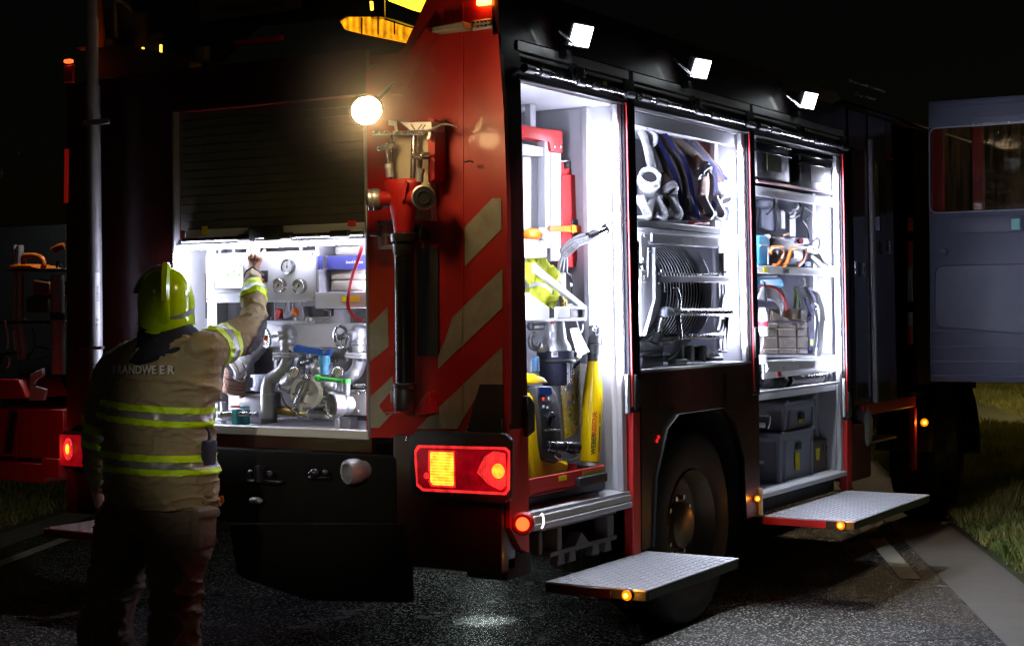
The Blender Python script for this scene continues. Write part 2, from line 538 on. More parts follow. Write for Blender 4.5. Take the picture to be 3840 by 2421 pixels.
g3['kind'] = 'stuff'; tag(g3, 'lamplit green grass further off behind the open cab door', 'grass')
g2 = blades(30000, -9.5, -4.27, -13, -2, 2)
g2['kind'] = 'stuff'; tag(g2, 'dark grass on the verge behind the truck at the left', 'grass')

# ------------------------------------------------------------------ fire truck
T = thing('fire_truck', 'red fire truck with lit equipment lockers, side steps folded out and an open cab door', 'fire truck', (-1.25, 3.5, 0))
def tp(name, mb, m, label=None, parent=None, **k):
    return mb.build(name, m, parent or T, label, **k)

# --- side wall around the openings
C1 = (0.17, 1.10, 0.76, 2.55)
C2 = (1.22, 2.58, 1.316, 2.55)
C3 = (2.69, 4.10, 0.585, 2.55)
ZT = 2.72
mb = MB()
mb.box(-0.03, 0.0, 0.0, 4.22, ZT, 2.86, 0.0)
mb.prism([(-0.03, 0, 2.86), (-0.03, 4.22, 2.86), (0.0, 4.22, 2.86), (0, 0, 2.86)], (-0.05, 0, 0.10))
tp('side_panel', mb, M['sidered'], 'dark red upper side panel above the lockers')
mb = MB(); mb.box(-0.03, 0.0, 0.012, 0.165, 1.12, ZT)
tp('corner_post', mb, M['sidered'])  # unlit upper post: shade put into its darker red
mb = MB(); mb.prism([(0.0, 0.012, 1.118), (0.0, 0.165, 1.118), (0.0, 0.165, 0.60), (0.0, 0.10, 0.62), (0.0, 0.012, 0.72)], (-0.03, 0, 0)); tp('corner_post', mb, M['redm'], 'lower corner post painted brighter red for the glow of the tail light')
arch = [(0, 1.22, 1.30), (0, 2.68, 1.30), (0, 2.68, 0.47), (0, 2.47, 0.47), (0, 2.44, 0.80), (0, 2.33, 1.00), (0, 2.18, 1.085), (0, 1.62, 1.085), (0, 1.49, 1.02), (0, 1.37, 0.80), (0, 1.33, 0.47), (0, 1.22, 0.47)]
mb = MB(); mb.prism(arch, (-0.03, 0, 0))
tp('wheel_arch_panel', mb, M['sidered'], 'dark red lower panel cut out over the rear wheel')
mb = MB(); mb.prism([(0.006, y, z) for y, z in ((1.40, 1.27), (1.60, 1.27), (1.60, 1.13), (1.40, 1.13))], (-0.004, 0, 0), 0.0)
tp('fuel_flap', mb, M['sidered'])
mb = MB(); mb.prism([(0.004, 2.22, 1.26), (0.004, 2.52, 1.26), (0.004, 2.52, 1.12), (0.004, 2.22, 1.12)], (-0.003, 0, 0))
tp('fuel_flap', mb, M['sidered'])
# arch liner
mb = MB()
ring0 = [(0.0, y, z) for _, y, z in arch[3:11]]
mb.loft([[Vector(p) + Vector((0.012, 0, 0)) for p in ring0], [Vector(p) + Vector((-0.55, 0, 0)) for p in ring0]], closed=False, cap=False)
tp('wheel_arch_liner', mb, M['rubber'])
for y0, y1 in ((1.10, 1.22), (2.58, 2.69), (4.10, 4.215)):
    mb = MB(); mb.box(-0.04, 0.004, y0 + 0.003, y1 - 0.003, 1.13 if y0 < 4 else 0.9, ZT - 0.002, 0.004)
    tp('door_pillar', mb, M['blackgloss'])
    mb = MB(); mb.box(0.005, 0.012, y0 + 0.010, y0 + 0.022, 1.15 if y0 < 4 else 0.95, 2.56, 0.001)
    tp('trim_strip', mb, M['redm'], 'thin red vertical trim strip')
# broad red returns below the lockers' shutters
mb = MB(); mb.box(-0.04, 0.008, 1.115, 1.195, 0.34, 1.125, 0.004)
tp('door_return', mb, M['redm'], 'bright red lower door return')
mb = MB(); mb.box(-0.04, 0.008, 4.105, 4.20, 0.44, 0.90, 0.004)
tp('door_return', mb, M['redm'], 'bright red lower door return')
for y0, z0 in ((1.125, 1.13), (4.115, 0.905), (2.595, 1.33), (0.13, 1.08)):
    mb = MB()
    mb.prism([(0.02, y0, z0), (0.02, y0 + 0.06, z0 + 0.02), (0.02, y0 + 0.06, z0 + 0.13), (0.02, y0 + 0.02, z0 + 0.17), (0.02, y0, z0 + 0.17)], (-0.03, 0, 0), 0.004)
    tp('shutter_stop', mb, M['black'])

# --- lockers
def locker(c, depth, name='locker'):
    y0, y1, z0, z1 = c
    mb = MB(); mb.box(-depth - 0.01, -depth, y0, y1, z0, z1); tp(name + '_back_wall', mb, M['back'])
    mb = MB(); mb.box(-depth, -0.042, y0 - 0.012, y0, z0, z1); tp(name + '_side_wall', mb, M['alup'])
    mb = MB(); mb.box(-depth, -0.042, y1, y1 + 0.012, z0, z1); tp(name + '_side_wall', mb, M['alup'])
    mb = MB(); mb.box(-depth, -0.004, y0, y1, z0 - 0.012, z0); tp(name + '_floor', mb, M['alup'])
    mb = MB(); mb.box(-depth, -0.042, y0, y1, z1, z1 + 0.012); tp(name + '_ceiling', mb, M['alup'])
    # door frame profiles just inside the opening
    mb = MB(); mb.box(-0.04, -0.012, y1 - 0.045, y1 - 0.002, z0, z1, 0.003); tp('guide_rail', mb, M['alu'])
    mb = MB(); mb.box(-0.075, -0.050, y0 + 0.002, y0 + 0.03, z0, z1, 0.003); tp('guide_rail', mb, M['alu'])
    mb = MB(); mb.box(-0.20, -0.17, y1 - 0.05, y1 - 0.002, z0, z1 - 0.002, 0.003); tp('frame_profile', mb, M['alu'])
    mb = MB(); mb.box(-0.20, -0.17, y0 + 0.002, y0 + 0.04, z0, z1 - 0.002, 0.003); tp('frame_profile', mb, M['alu'])
locker(C1, 0.62)
locker(C2, 0.62)
locker(C3, 0.62)
def led(y, z0, z1, x=-0.018):
    mb = MB(); mb.cyl((x, y, z0), (x, y, z1), 0.0125, n=12)
    return tp('led_strip', mb, M['led'], 'glowing vertical white light strip')
led(C1[1] - 0.060, 1.30, 2.46); led(C1[0] + 0.018, 1.30, 2.46, -0.032)
led(C2[1] - 0.060, 1.40, 2.46); led(C2[0] + 0.018, 1.40, 2.46, -0.032)
led(C3[1] - 0.060, 1.21, 2.43); led(C3[0] + 0.018, 1.21, 2.43, -0.032)
mb = MB(); mb.box(-0.010, 0.004, C1[1] - 0.028, C1[1] - 0.002, 1.12, 1.30, 0.002); tp('guide_rail_end', mb, M['white'])
mb = MB(); mb.box(-0.010, 0.004, C3[1] - 0.028, C3[1] - 0.002, 0.92, 1.16, 0.002); tp('guide_rail_end', mb, M['white'])
# --- rolled-up shutters above each locker
def shutter(y0, y1):
    mb = MB(); mb.box(-0.02, 0.006, y0, y1, 2.672, 2.715, 0.003); tp('shutter_hood', mb, M['alu'], 'long grey shutter hood lit by the lamp above it')
    mb = MB(); mb.box(-0.10, -0.02, y0 + 0.01, y1 - 0.01, 2.555, 2.672, 0.0); o = tp('shutter_roll', mb, M['alup'])
    o.data.materials[0] = M['slat']
    mb = MB(); mb.box(-0.02, 0.0, y0 + 0.02, y1 - 0.02, 2.650, 2.664, 0.003); tp('shutter_rib', mb, M['alu'])
    mb = MB()
    mb.box(-0.02, 0.004, y0 + 0.01, y1 - 0.01, 2.552, 2.578, 0.004)
    tp('shutter_bottom_rail', mb, M['black'])
    L = y1 - y0
    mb = MB(); mb.cyl((0.022, y0 + 0.02, 2.600), (0.022, y1 - 0.01, 2.600), 0.0125, n=12)
    bar = tp('shutter_bar', mb, M['steel'])
    mb = MB()
    for f0, f1 in ((0.02, 0.09), (0.14, 0.22), (0.46, 0.53), (0.60, 0.66), (0.92, 1.0)):
        mb.cyl((0.022, y0 + L * f0, 2.600), (0.022, y0 + L * f1, 2.600), 0.019, n=12)
    mb.build('bar_sleeve', M['black'], bar, each=True)
    yc = y0 + 0.46 * L
    mb = MB()
    mb.torus((0.028, yc - 0.03, 2.632), (1, 0, 0), 0.030, 0.011, 18, 8)
    mb.build('latch_ring', M['black'], bar)
    mb = MB(); mb.box(0.0, 0.03, yc + 0.0, yc + 0.085, 2.602, 2.668, 0.012, 2)
    mb.build('latch', M['black'], bar)
    mb = MB(); mb.sphere((0.034, yc + 0.06, 2.645), 0.012, n=10, k=6); mb.build('latch_button', M['steel'], bar)
shutter(0.135, 1.155); shutter(1.20, 2.625); shutter(2.665, 4.16)
# yellow type plate in the shutter recess
mb = MB(); mb.box(-0.018, -0.014, 0.93, 0.97, 2.612, 2.645); tp('type_plate', mb, M['ylabel'])

# --- flood lamps over the lockers
for (u, v) in ((2180, 135), (2629, 258), (3035, 378)):
    c = S(u, v, 0.11)
    nrm = Vector((0.84, -0.34, -0.42)).normalized()
    up = Vector((0.10, 0.0, 1)); up = (up - nrm * up.dot(nrm)).normalized(); sd = up.cross(nrm)
    R_ = Matrix((sd, nrm, up)).transposed()
    mb = MB()
    mb.obox(c - nrm * 0.022, (0.128, 0.04, 0.112), R_, 0.014, 2)
    lampo = tp('flood_lamp', mb, M['black'], 'square white flood lamp on a bent arm')
    mb = MB(); mb.obox(c + nrm * 0.001, (0.108, 0.002, 0.092), R_, 0.0)
    mb.build('lens', M['work'], lampo)
    li = bpy.data.lights.new('flood_beam', 'SPOT'); li.energy = 160 if u != 2629 else 420; li.color = (0.90, 0.97, 1.0); li.spot_size = math.radians(104 if u != 2629 else 34); li.spot_blend = 0.55; li.shadow_soft_size = 0.04
    lo = bpy.data.objects.new('flood_beam', li); COL.objects.link(lo); lo.parent = lampo
    aim = Vector((0.50, -0.06, -0.86)) if u != 2629 else Vector((0.13, 0.03, -0.98)); lo.rotation_euler = aim.to_track_quat('-Z', 'Y').to_euler()
    lo.location = c + nrm * 0.02 - base_of(lampo) + Vector((-1.25 + (c.x + 1.25) * lean(c.z) - c.x, 0, 0))
    mb = MB(); mb.tube([S(u - 113, v - 72, 0.03), S(u - 100, v - 40, 0.06), S(u - 84, v - 20, 0.09), S(u - 40, v + 2, 0.10) + Vector((0, 0, -0.025)), c - up * 0.05 - nrm * 0.02], 0.006, 8)
    mb.build('arm', M['steel'], lampo)
    mb = MB(); mb.box(-0.0, 0.05, c.y - 0.02, c.y + 0.02, c.z - 0.09, c.z - 0.055, 0.004); mb.build('bracket', M['black'], lampo)

mb = MB(); mb.obox((-2.62, 0.45, 2.76), (0.05, 0.12, 0.10), None, 0.012, 2); lampo = tp('flood_lamp', mb, M['black'], 'white flood lamp on the far side of the body')
mb = MB(); mb.box(-2.652, -2.647, 0.40, 0.50, 2.72, 2.80); mb.build('lens', M['work'], lampo)
li = bpy.data.lights.new('flood_beam', 'SPOT'); li.energy = 32; li.color = (0.90, 0.97, 1.0); li.spot_size = math.radians(104); li.spot_blend = 0.55; li.shadow_soft_size = 0.04
lo = bpy.data.objects.new('flood_beam', li); COL.objects.link(lo); lo.parent = lampo
lo.rotation_euler = Vector((-0.45, 0, -0.88)).to_track_quat('-Z', 'Y').to_euler(); lo.location = Vector((-2.665, 0.45, 2.75)) - base_of(lampo)
# --- fold-out steps
tread = mat('tread_plate_aluminium', (0.56, 0.57, 0.62), 0.4, 0.55, 0.12, 12, 0.1, 60)
def step(x0, x1, y0, y1, z, lampy):
    mb = MB(); mb.box(min(x0, x1), max(x0, x1), y0, y1, z - 0.006, z)
    st = tp('side_step', mb, tread, 'fold-out step of patterned tread plate')
    mb = MB()
    n = 0
    nx = int(abs(x1 - x0) / 0.035); ny = int((y1 - y0) / 0.035)
    for i in range(nx):
        for j in range(ny):
            cx = min(x0, x1) + 0.02 + i * 0.035; cy = y0 + 0.02 + j * 0.035
            a = math.radians(45 if (i + j) % 2 else -45)
            dx, dy = math.cos(a), math.sin(a)
            p = [Vector((cx + dx * 0.014 * s + -dy * 0.0035 * t, cy + dy * 0.014 * s + dx * 0.0035 * t, z)) for s, t in ((-1, 0), (0, -1), (1, 0), (0, 1))]
            q = [Vector((cx + dx * 0.009 * s + -dy * 0.002 * t, cy + dy * 0.009 * s + dx * 0.002 * t, z + 0.0028)) for s, t in ((-1, 0), (0, -1), (1, 0), (0, 1))]
            bv = [mb.bm.verts.new(v) for v in p + q]
            for f in ((4, 5, 6, 7), (0, 1, 5, 4), (1, 2, 6, 5), (2, 3, 7, 6), (3, 0, 4, 7)):
                mb.bm.faces.new([bv[k] for k in f])
    o = mb.build('tread_lozenge', tread, st, smooth=0)
    o['kind'] = 'stuff'
    xs, xe = (min(x0, x1), max(x0, x1))
    mb = MB(); mb.box(xs, xe - 0.16 if x1 > x0 else xe, y0 - 0.004, y0 + 0.016, z - 0.045, z - 0.0065, 0.002); mb.build('step_rim', M['redm'] if lampy else M['sidered'], st)  # lit rim stays bright red; shade put into the other rims' paint
    mb = MB(); mb.box(xe - 0.16, xe, y0 - 0.002, y0 + 0.016, z - 0.045, z - 0.0065, 0.002); mb.build('step_rim', M['black'], st)
    mb = MB(); mb.box(xe - 0.02 if x1 > x0 else xs, xe if x1 > x0 else xs + 0.02, y0 + 0.02, y1, z - 0.045, z - 0.0065, 0.002); mb.build('step_rim', M['black'], st)
    mb = MB(); mb.box(xs + 0.0, xe, y1 - 0.018, y1 + 0.002, z - 0.045, z - 0.0065, 0.002); mb.build('step_rim', M['black'], st)
    return st
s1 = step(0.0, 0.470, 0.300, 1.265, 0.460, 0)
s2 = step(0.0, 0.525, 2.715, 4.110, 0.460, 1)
s3 = step(-2.5, -2.98, 0.30, 1.27, 0.50, 0)
def marker(c, nrm, m, st, name='marker_lamp', r=0.02, par=None):
    c = Vector(c); nrm = Vector(nrm)
    mb = MB(); mb.lathe(c, nrm, [(r * 1.35, -0.012), (r * 1.35, 0.003), (r, 0.006)], 14)
    o = mb.build(name, M['black'], par or T)
    mb = MB(); mb.lathe(c, nrm, [(r * 1.3, 0.004), (r * 1.2, 0.010), (r * 0.62, 0.014)], 16)
    mb.build('lens', M['amberlens'], o)
    mb = MB(); mb.lathe(c, nrm, [(r * 0.6, 0.010), (r * 0.55, 0.018), (r * 0.3, 0.021)], 14)
    mb.build('bulb', st, o)
    li = bpy.data.lights.new('marker_glow', 'POINT'); li.energy = 0.40; li.color = (1.0, 0.36, 0.03); li.shadow_soft_size = 0.015
    lo = bpy.data.objects.new('marker_glow', li); COL.objects.link(lo); lo.parent = o; lo.location = c + nrm.normalized() * 0.05 - base_of(o)
    return o
p = Q(2355, 2217, 0.295); marker((p.x, 0.288, 0.437), (0, -1, 0), M['black'], M['amber'], 'step_marker_lamp', 0.017, T)
p = Q(3155, 1968, 2.71); marker((p.x, 2.705, 0.437), (0, -1, 0), M['black'], M['amber'], 'step_marker_lamp', 0.018, T)

# --- under locker one: sill, perforated step support
mb = MB(); mb.box(-0.10, 0.008, 0.20, 1.10, 0.715, 0.745, 0.004); tp('locker_sill', mb, M['alu'])
mb = MB(); mb.box(-0.03, 0.012, 0.19, 1.10, 0.685, 0.712, 0.004); tp('locker_sill', mb, M['alup'])
mb = MB()
ys0, ys1 = 0.30, 1.02
mb.box(-0.10, -0.03, ys0, ys1, 0.665, 0.684, 0.003)
mb.box(-0.10, -0.03, ys0 + 0.10, ys1, 0.545, 0.567, 0.003)
for ya, yb in ((ys0, ys0 + 0.03), (0.46, 0.50), (0.93, 0.99)):
    mb.box(-0.10, -0.03, ya, yb, 0.567, 0.664, 0.003)
mb.prism([(-0.03, 0.62, 0.567), (-0.03, 0.75, 0.567), (-0.03, 0.68, 0.62)], (-0.06, 0, 0), 0.002)
tp('step_support', mb, M['dirty'], 'dirty perforated cast support above the rear step')
for yy in (0.46, 0.56, 0.78, 0.90):
    mb = MB(); mb.prism([(-0.03, yy, 0.50), (-0.03, yy + 0.07, 0.50), (-0.03, yy + 0.06, 0.56), (-0.03, yy + 0.01, 0.56)], (-0.04, 0, 0), 0.005)
    tp('support_lug', mb, M['dirty'])
mb = MB(); mb.box(-0.22, -0.02, 0.02, 0.22, 0.50, 0.60, 0.012, 2); tp('underrun_end', mb, M['rubber'])
mb = MB(); mb.box(-0.62, -0.06, 2.66, 4.05, 0.46, 0.55); tp('chassis_side_box', mb, M['rubber'])
mb = MB(); mb.box(-0.02, 0.01, 2.70, 4.10, 0.555, 0.583, 0.004); tp('locker_sill', mb, M['alu'])
# chassis and axles
mb = MB(); mb.box(-1.70, -0.80, 0.3, 7.4, 0.62, 0.90); tp('chassis', mb, M['rubber'])
mb = MB(); mb.cyl((-2.2, 1.88, 0.50), (-0.3, 1.88, 0.50), 0.09); mb.sphere((-1.25, 1.88, 0.5), 0.2); tp('axle', mb, M['rubber'])

# --- wheels
def wheel(x, y, s, rimcol):
    r = 0.50
    mb = MB()
    prof = [(0.29, -0.14), (0.33, -0.155), (0.44, -0.16), (0.485, -0.14), (0.50, -0.11), (0.50, 0.11), (0.485, 0.14), (0.44, 0.16), (0.33, 0.155), (0.29, 0.14)]
    mb.lathe((x, y, r), (s, 0, 0), prof, 48, loop=True)
    w = tp('wheel', mb, M['rubber'])
    mb = MB()
    for k in range(40):
        a = 2 * math.pi * k / 40
        for off in (-0.06, 0.06):
            c = Vector((x + off, y + math.cos(a) * 0.503, r + math.sin(a) * 0.503))
            R_ = Matrix.Rotation(a, 3, 'X')
            mb.obox(c, (0.085, 0.012, 0.045), Matrix.Rotation(a, 3, 'X'), 0)
    mb.build('tyre_tread', M['rubber'], w, smooth=0)
    mb = MB()
    mb.lathe((x, y, r), (s, 0, 0), [(0.292, -0.12), (0.295, 0.135), (0.285, 0.15), (0.275, 0.135), (0.25, 0.05), (0.20, 0.02), (0.17, 0.055), (0.12, 0.06), (0.115, 0.10), (0.09, 0.12), (0.02, 0.125)], 36)
    mb.build('rim', rimcol, w)
    mb = MB()
    for k in range(10):
        a = 2 * math.pi * k / 10
        c = Vector((x, y + math.cos(a) * 0.145, r + math.sin(a) * 0.145))
        mb.cyl(c + Vector((s * 0.05, 0, 0)), c + Vector((s * 0.085, 0, 0)), 0.013, n=6)
    mb.build('wheel_nut', M['steel'], w, each=True)
wheel(-0.20, 1.90, 1, M['rim']); wheel(-2.30, 1.90, -1, M['rim'])
wheel(-0.20, 6.55, 1, M['rim']); wheel(-2.30, 6.55, -1, M['rim'])
mb = MB()
pr = [(0.0, 6.55 + 0.64 * math.cos(a), 0.50 + 0.62 * math.sin(a)) for a in [math.radians(d) for d in range(-5, 190, 15)]]
mb.loft([[Vector(p) for p in pr], [Vector(p) + Vector((-0.4, 0, 0)) for p in pr]], closed=False, cap=False)
mb.tube([Vector(p) for p in pr], 0.035, 8)
tp('mudguard', mb, M['rubber'])

# --- roof deck, far side, floor of the body so no light leaks
mb = MB(); mb.box(-2.46, -0.06, 0.05, 4.22, 2.66, 2.70); tp('roof_deck', mb, M['red'])
mb = MB(); mb.box(-2.5, -2.47, 0.031, 4.22, 0.70, 2.72); tp('side_panel', mb, M['sidered'])
mb = MB(); mb.box(-2.46, -0.66, 4.18, 4.22, 0.6, 2.7); tp('body_front_wall', mb, M['red'])

# --- cab: crew doorway, cab side, roof
mb = MB()
mb.box(-2.5, -0.005, 4.24, 7.5, 2.86, 2.92, 0.02)
mb.box(-2.5, -0.03, 4.23, 4.27, 0.9, 2.86)
mb.box(-0.05, 0.0, 4.27, 4.62, 0.98, 2.86)
tp('cab_shell', mb, M['sidered'])
mb = MB(); mb.box(0.0005, 0.006, 4.30, 4.60, 1.02, 2.62, 0.002); tp('cab_side_panel', mb, mat('dark_blue_film', (0.006, 0.012, 0.05), 0.15, 0, 0.3, 4, coat=0.5))
mb = MB(); mb.box(0.002, 0.035, 4.62, 4.66, 0.98, 2.70, 0.006); tp('grab_rail', mb, M['galv'])
mb = MB(); mb.box(-0.05, -0.0, 4.66, 5.02, 0.98, 2.86); tp('cab_side_post', mb, M['blackgloss'])
mb = MB(); mb.box(0.0005, 0.008, 4.67, 4.82, 2.10, 2.56, 0.01); tp('cab_window', mb, glass('cab_window_glass', (0.05, 0.06, 0.07)))
mb = MB(); mb.box(-0.05, 0.0, 5.02, 5.16, 0.98, 2.86); tp('door_post', mb, M['sidered'])
mb = MB(); mb.box(-0.05, -0.0, 5.66, 7.45, 1.05, 2.86); tp('cab_side', mb, M['sidered'])
mb = MB(); mb.box(-2.5, -0.05, 7.42, 7.45, 1.0, 2.86); tp('cab_front', mb, M['sidered'])
mb = MB(); mb.box(-2.5, -0.05, 4.3, 7.4, 0.95, 1.0); tp('cab_floor', mb, M['rubber'])
p1_, p2_ = S(3190, 300, 0.02), S(3315, 345, 0.02)
mb = MB(); mb.tube([S(3188, 303, 0.03), S(3250, 322, 0.04), S(3315, 344, 0.03)], 0.010, 8); tp('roof_rail', mb, M['steel'])
mb = MB(); mb.tube([S(3208, 353, 0.03), S(3245, 363, 0.04), S(3280, 374, 0.03)], 0.011, 8); tp('roof_rail', mb, M['steel'])
mb = MB(); mb.box(0.0, 0.012, 5.04, 5.14, 2.60, 2.615); tp('trim_strip', mb, M['redm'])
# door edge seen end-on: stacked red and steel hinge pieces
for v0, v1, mm in ((815, 865, 'redm'), (905, 1000, 'redm'), (1000, 1130, 'galv'), (1170, 1220, 'galv'), (1220, 1290, 'redm')):
    a, b_ = S(3415, v0, 0.02), S(3415, v1, 0.02)
    mb = MB(); mb.box(0.0, 0.03, a.y - 0.015, a.y + 0.02, b_.z, a.z, 0.003); tp('hinge', mb, M[mm])
mb = MB(); q = S(3333, 928, 0.02); mb.obox(q, (0.02, 0.05, 0.09), None, 0.008, 2); tp('door_catch', mb, M['steel'])
for (u, v) in ((3208, 995), (3242, 1000)):
    q = S(u, v, 0.012); mb = MB(); mb.box(0.006, 0.018, q.y - 0.006, q.y + 0.006, q.z - 0.06, q.z + 0.03, 0.003); tp('panel_clip', mb, M['steel'])
# crew door, standing open across the frame
YD = 5.68
def D(u, v, dy=0.0):
    return Q(u, v, YD + dy)
x0, x1 = 0.075, 1.15
zb, zt = 1.075, 3.05
zw0, zw1 = D(3600, 795).z, D(3600, 474).z
mb = MB()
mb.box(x0, x1, YD, YD + 0.05, zb, zw0, 0.01, 2)
mb.box(x0, x1, YD, YD + 0.05, zw1, zt, 0.01, 2)
mb.box(x0, x0 + 0.012, YD + 0.002, YD + 0.048, zw0, zw1)
mb.box(x1 - 0.06, x1, YD + 0.002, YD + 0.048, zw0, zw1)
door = tp('crew_door', mb, M['doorin'], 'grey lined crew door standing wide open', leaning=False)
def dprt(name, mb, m, **k):
    return mb.build(name, m, door, leaning=False, **k)
# pressed profile lines on the lining
for vv in (395, 410, 437, 450):
    z = D(3500, vv).z; mb = MB(); mb.box(x0 + 0.01, x1 - 0.01, YD - 0.004, YD - 0.0005, z - 0.006, z + 0.006, 0.001); dprt('pressed_rib', mb, M['doorin'])
for vv in (1240, 1300, 1355, 1408):
    z = D(3600, vv).z; mb = MB(); mb.box(x0 + 0.01, x1 - 0.01, YD - 0.010, YD - 0.0005, z - 0.010, z + 0.010, 0.004); dprt('pressed_rib', mb, M['doorin'])
mb = MB(); a, b_ = D(3560, 815), D(3830, 868); mb.box(a.x, b_.x, YD - 0.012, YD - 0.0006, b_.z, a.z, 0.006, 2); dprt('grab_recess', mb, M['doorin'])
mb = MB(); a, b_ = D(3786, 820), D(3822, 862); mb.box(a.x, b_.x, YD - 0.018, YD - 0.0125, b_.z, a.z, 0.003); dprt('latch_plate', mb, M['teal'])
mb = MB(); a = D(3540, 944); mb.cyl(a + Vector((0, -0.03, 0)), a + Vector((0, -0.001, 0)), 0.024, 0.028, 16); mb.obox(a + Vector((-0.03, -0.03, -0.02)), (0.06, 0.014, 0.02), None, 0.005); dprt('window_winder', mb, M['doorin'])
mb = MB()
rr = []
for (cx, cz, a0) in ((0.75, 1.83, 0), (0.18, 1.83, 90), (0.18, 1.52, 180), (0.75, 1.47, 270)):
    for k in range(5):
        a = math.radians(a0 + k * 22.5); rr.append(Vector((cx + 0.06 * math.cos(a), YD - 0.009, cz + 0.06 * math.sin(a))))
mb.prism(rr, (0, 0.008, 0), 0.003)
dprt('door_pocket', mb, M['doorin'])
mb = MB(); mb.tube([v + Vector((0, -0.001, 0)) for v in rr], 0.003, 6, loop=True); dprt('pocket_seam', mb, M['black'])
wet = glass('wet_door_glass', (0.8, 0.8, 0.75), 0.02)
nt = wet.node_tree
tr_ = nt.nodes.new('ShaderNodeBsdfTranslucent'); tr_.inputs[0].default_value = (.75, .6, .42, 1)
ms_ = nt.nodes.new('ShaderNodeMixShader'); out_n = nt.nodes['Material Output']
tcc = nt.nodes.new('ShaderNodeTexCoord'); mpp = nt.nodes.new('ShaderNodeMapping'); mpp.inputs['Scale'].default_value = (26, 26, 2.2)
nzz = nt.nodes.new('ShaderNodeTexNoise'); nzz.inputs['Scale'].default_value = 1.0; nzz.inputs['Detail'].default_value = 5
mrr = nt.nodes.new('ShaderNodeMapRange'); mrr.inputs[1].default_value = .42; mrr.inputs[2].default_value = .75; mrr.inputs[3].default_value = .02; mrr.inputs[4].default_value = .22
nt.links.new(tcc.outputs['Object'], mpp.inputs[0]); nt.links.new(mpp.outputs[0], nzz.inputs['Vector']); nt.links.new(nzz.outputs['Fac'], mrr.inputs[0]); nt.links.new(mrr.outputs[0], ms_.inputs[0])
nt.links.new(nt.nodes['Principled BSDF'].outputs[0], ms_.inputs[1]); nt.links.new(tr_.outputs[0], ms_.inputs[2]); nt.links.new(ms_.outputs[0], out_n.inputs['Surface'])
tc = nt.nodes.new('ShaderNodeTexCoord'); mp = nt.nodes.new('ShaderNodeMapping'); mp.inputs['Scale'].default_value = (60, 60, 18)
nz = nt.nodes.new('ShaderNodeTexNoise'); nz.inputs['Scale'].default_value = 1.0; nz.inputs['Detail'].default_value = 3
bp = nt.nodes.new('ShaderNodeBump'); bp.inputs['Strength'].default_value = 0.15; bp.inputs['Distance'].default_value = 0.002
nt.links.new(tc.outputs['Object'], mp.inputs[0]); nt.links.new(mp.outputs[0], nz.inputs['Vector']); nt.links.new(nz.outputs['Fac'], bp.inputs['Height'])
nt.links.new(bp.outputs[0], nt.nodes['Principled BSDF'].inputs['Normal'])
mb = MB(); mb.box(x0 + 0.0125, x1 - 0.0605, YD + 0.02, YD + 0.026, zw0 + 0.0005, zw1 - 0.0005)
dprt('door_glass', mb, wet)
mb = MB()
rnd = random.Random(3)
for k in range(520):
    xx = rnd.uniform(x0 + 0.03, x1 - 0.08); zz = zw0 + (zw1 - zw0) * rnd.random() ** 1.7
    if noise.noise(Vector((xx * 6, 0, 0))) + rnd.uniform(-.3, .3) < -0.05: continue
    r = rnd.uniform(0.002, 0.0048)
    mb.sphere((xx, YD + 0.0195, zz), r, (1, .6, 1.5), 6, 4)
o = dprt('raindrops', mb, glass('water_drop', (0.95, 0.95, 0.95), 0.0, 1.33)); o['kind'] = 'stuff'
zc = (zw0 + zw1) / 2
mb = MB()
rrw = []
for (cx, cz, a0) in ((x1 - 0.13, zw1 - 0.05, 0), (x0 + 0.055, zw1 - 0.05, 90), (x0 + 0.055, zw0 + 0.05, 180), (x1 - 0.13, zw0 + 0.05, 270)):
    for k in range(6):
        a = math.radians(a0 + k * 18); rrw.append(Vector((cx + 0.05 * math.cos(a), YD + 0.006, cz + 0.05 * math.sin(a))))
mb.tube(rrw, 0.006, 6, loop=True); dprt('window_seal', mb, M['galv'])
mb = MB(); mb.box(D(3615, 470).x, x1 - 0.05, YD - 0.006, YD + 0.002, zw1 + 0.002, zw1 + 0.012, 0.002); dprt('window_trim', mb, M['steel'])
# red cab posts, set close behind the door glass to catch light
for u0, u1 in ((3485, 3528), (3640, 3670)):
    a, b_ = Q(u0, 800, 5.80), Q(u1, 480, 5.80)
    mb = MB(); mb.box(a.x, b_.x, 5.78, 5.81, a.z - 0.1, b_.z + 0.15, 0.01)
    tp('red_cab_post', mb, M['redm'], leaning=False)
# entry well below the crew door
mb = MB()
a, b_ = S(3255, 1478, 0), S(3460, 1500, 0)
mb.box(-0.04, 0.0, 4.48, 5.60, 0.90, 0.985, 0.01)
mb.box(-0.04, 0.0, 5.55, 5.62, 0.45, 0.90, 0.01)
tp('entry_frame', mb, M['redm'], 'dull red frame round the cab entry step')
mb = MB(); mb.box(-0.5, 0.0, 4.22, 4.60, 0.50, 0.86, 0.01); tp('entry_side_box', mb, mat('dull_red_box', (0.12, 0.02, 0.015), 0.6))
mb = MB(); mb.box(-0.35, -0.05, 4.62, 5.3, 0.70, 0.715); tp('entry_step', mb, tread)
mb = MB(); q = S(3225, 1505, -0.05); mb.lathe((q.x, q.y, 0.82), (0, 0, 1), [(0.05, -0.12), (0.075, -0.08), (0.08, 0.06), (0.05, 0.14), (0.02, 0.17)], 20); tp('air_bottle_end', mb, M['galv'])
q = S(3466, 1583, 0.03); marker((q.x, q.y, q.z), (0.5, -0.85, 0), M['black'], M['amber'], 'side_marker_lamp', 0.022)
q = S(2840, 1868, 0.02); marker((q.x, q.y, q.z), (0.5, -0.85, 0), M['black'], M['amber'], 'side_marker_lamp', 0.013)
mb = MB(); mb.box(0.0, 0.02, 2.655, 2.68, 0.47, 0.62, 0.003); tp('side_reflector', mb, M['alu'])
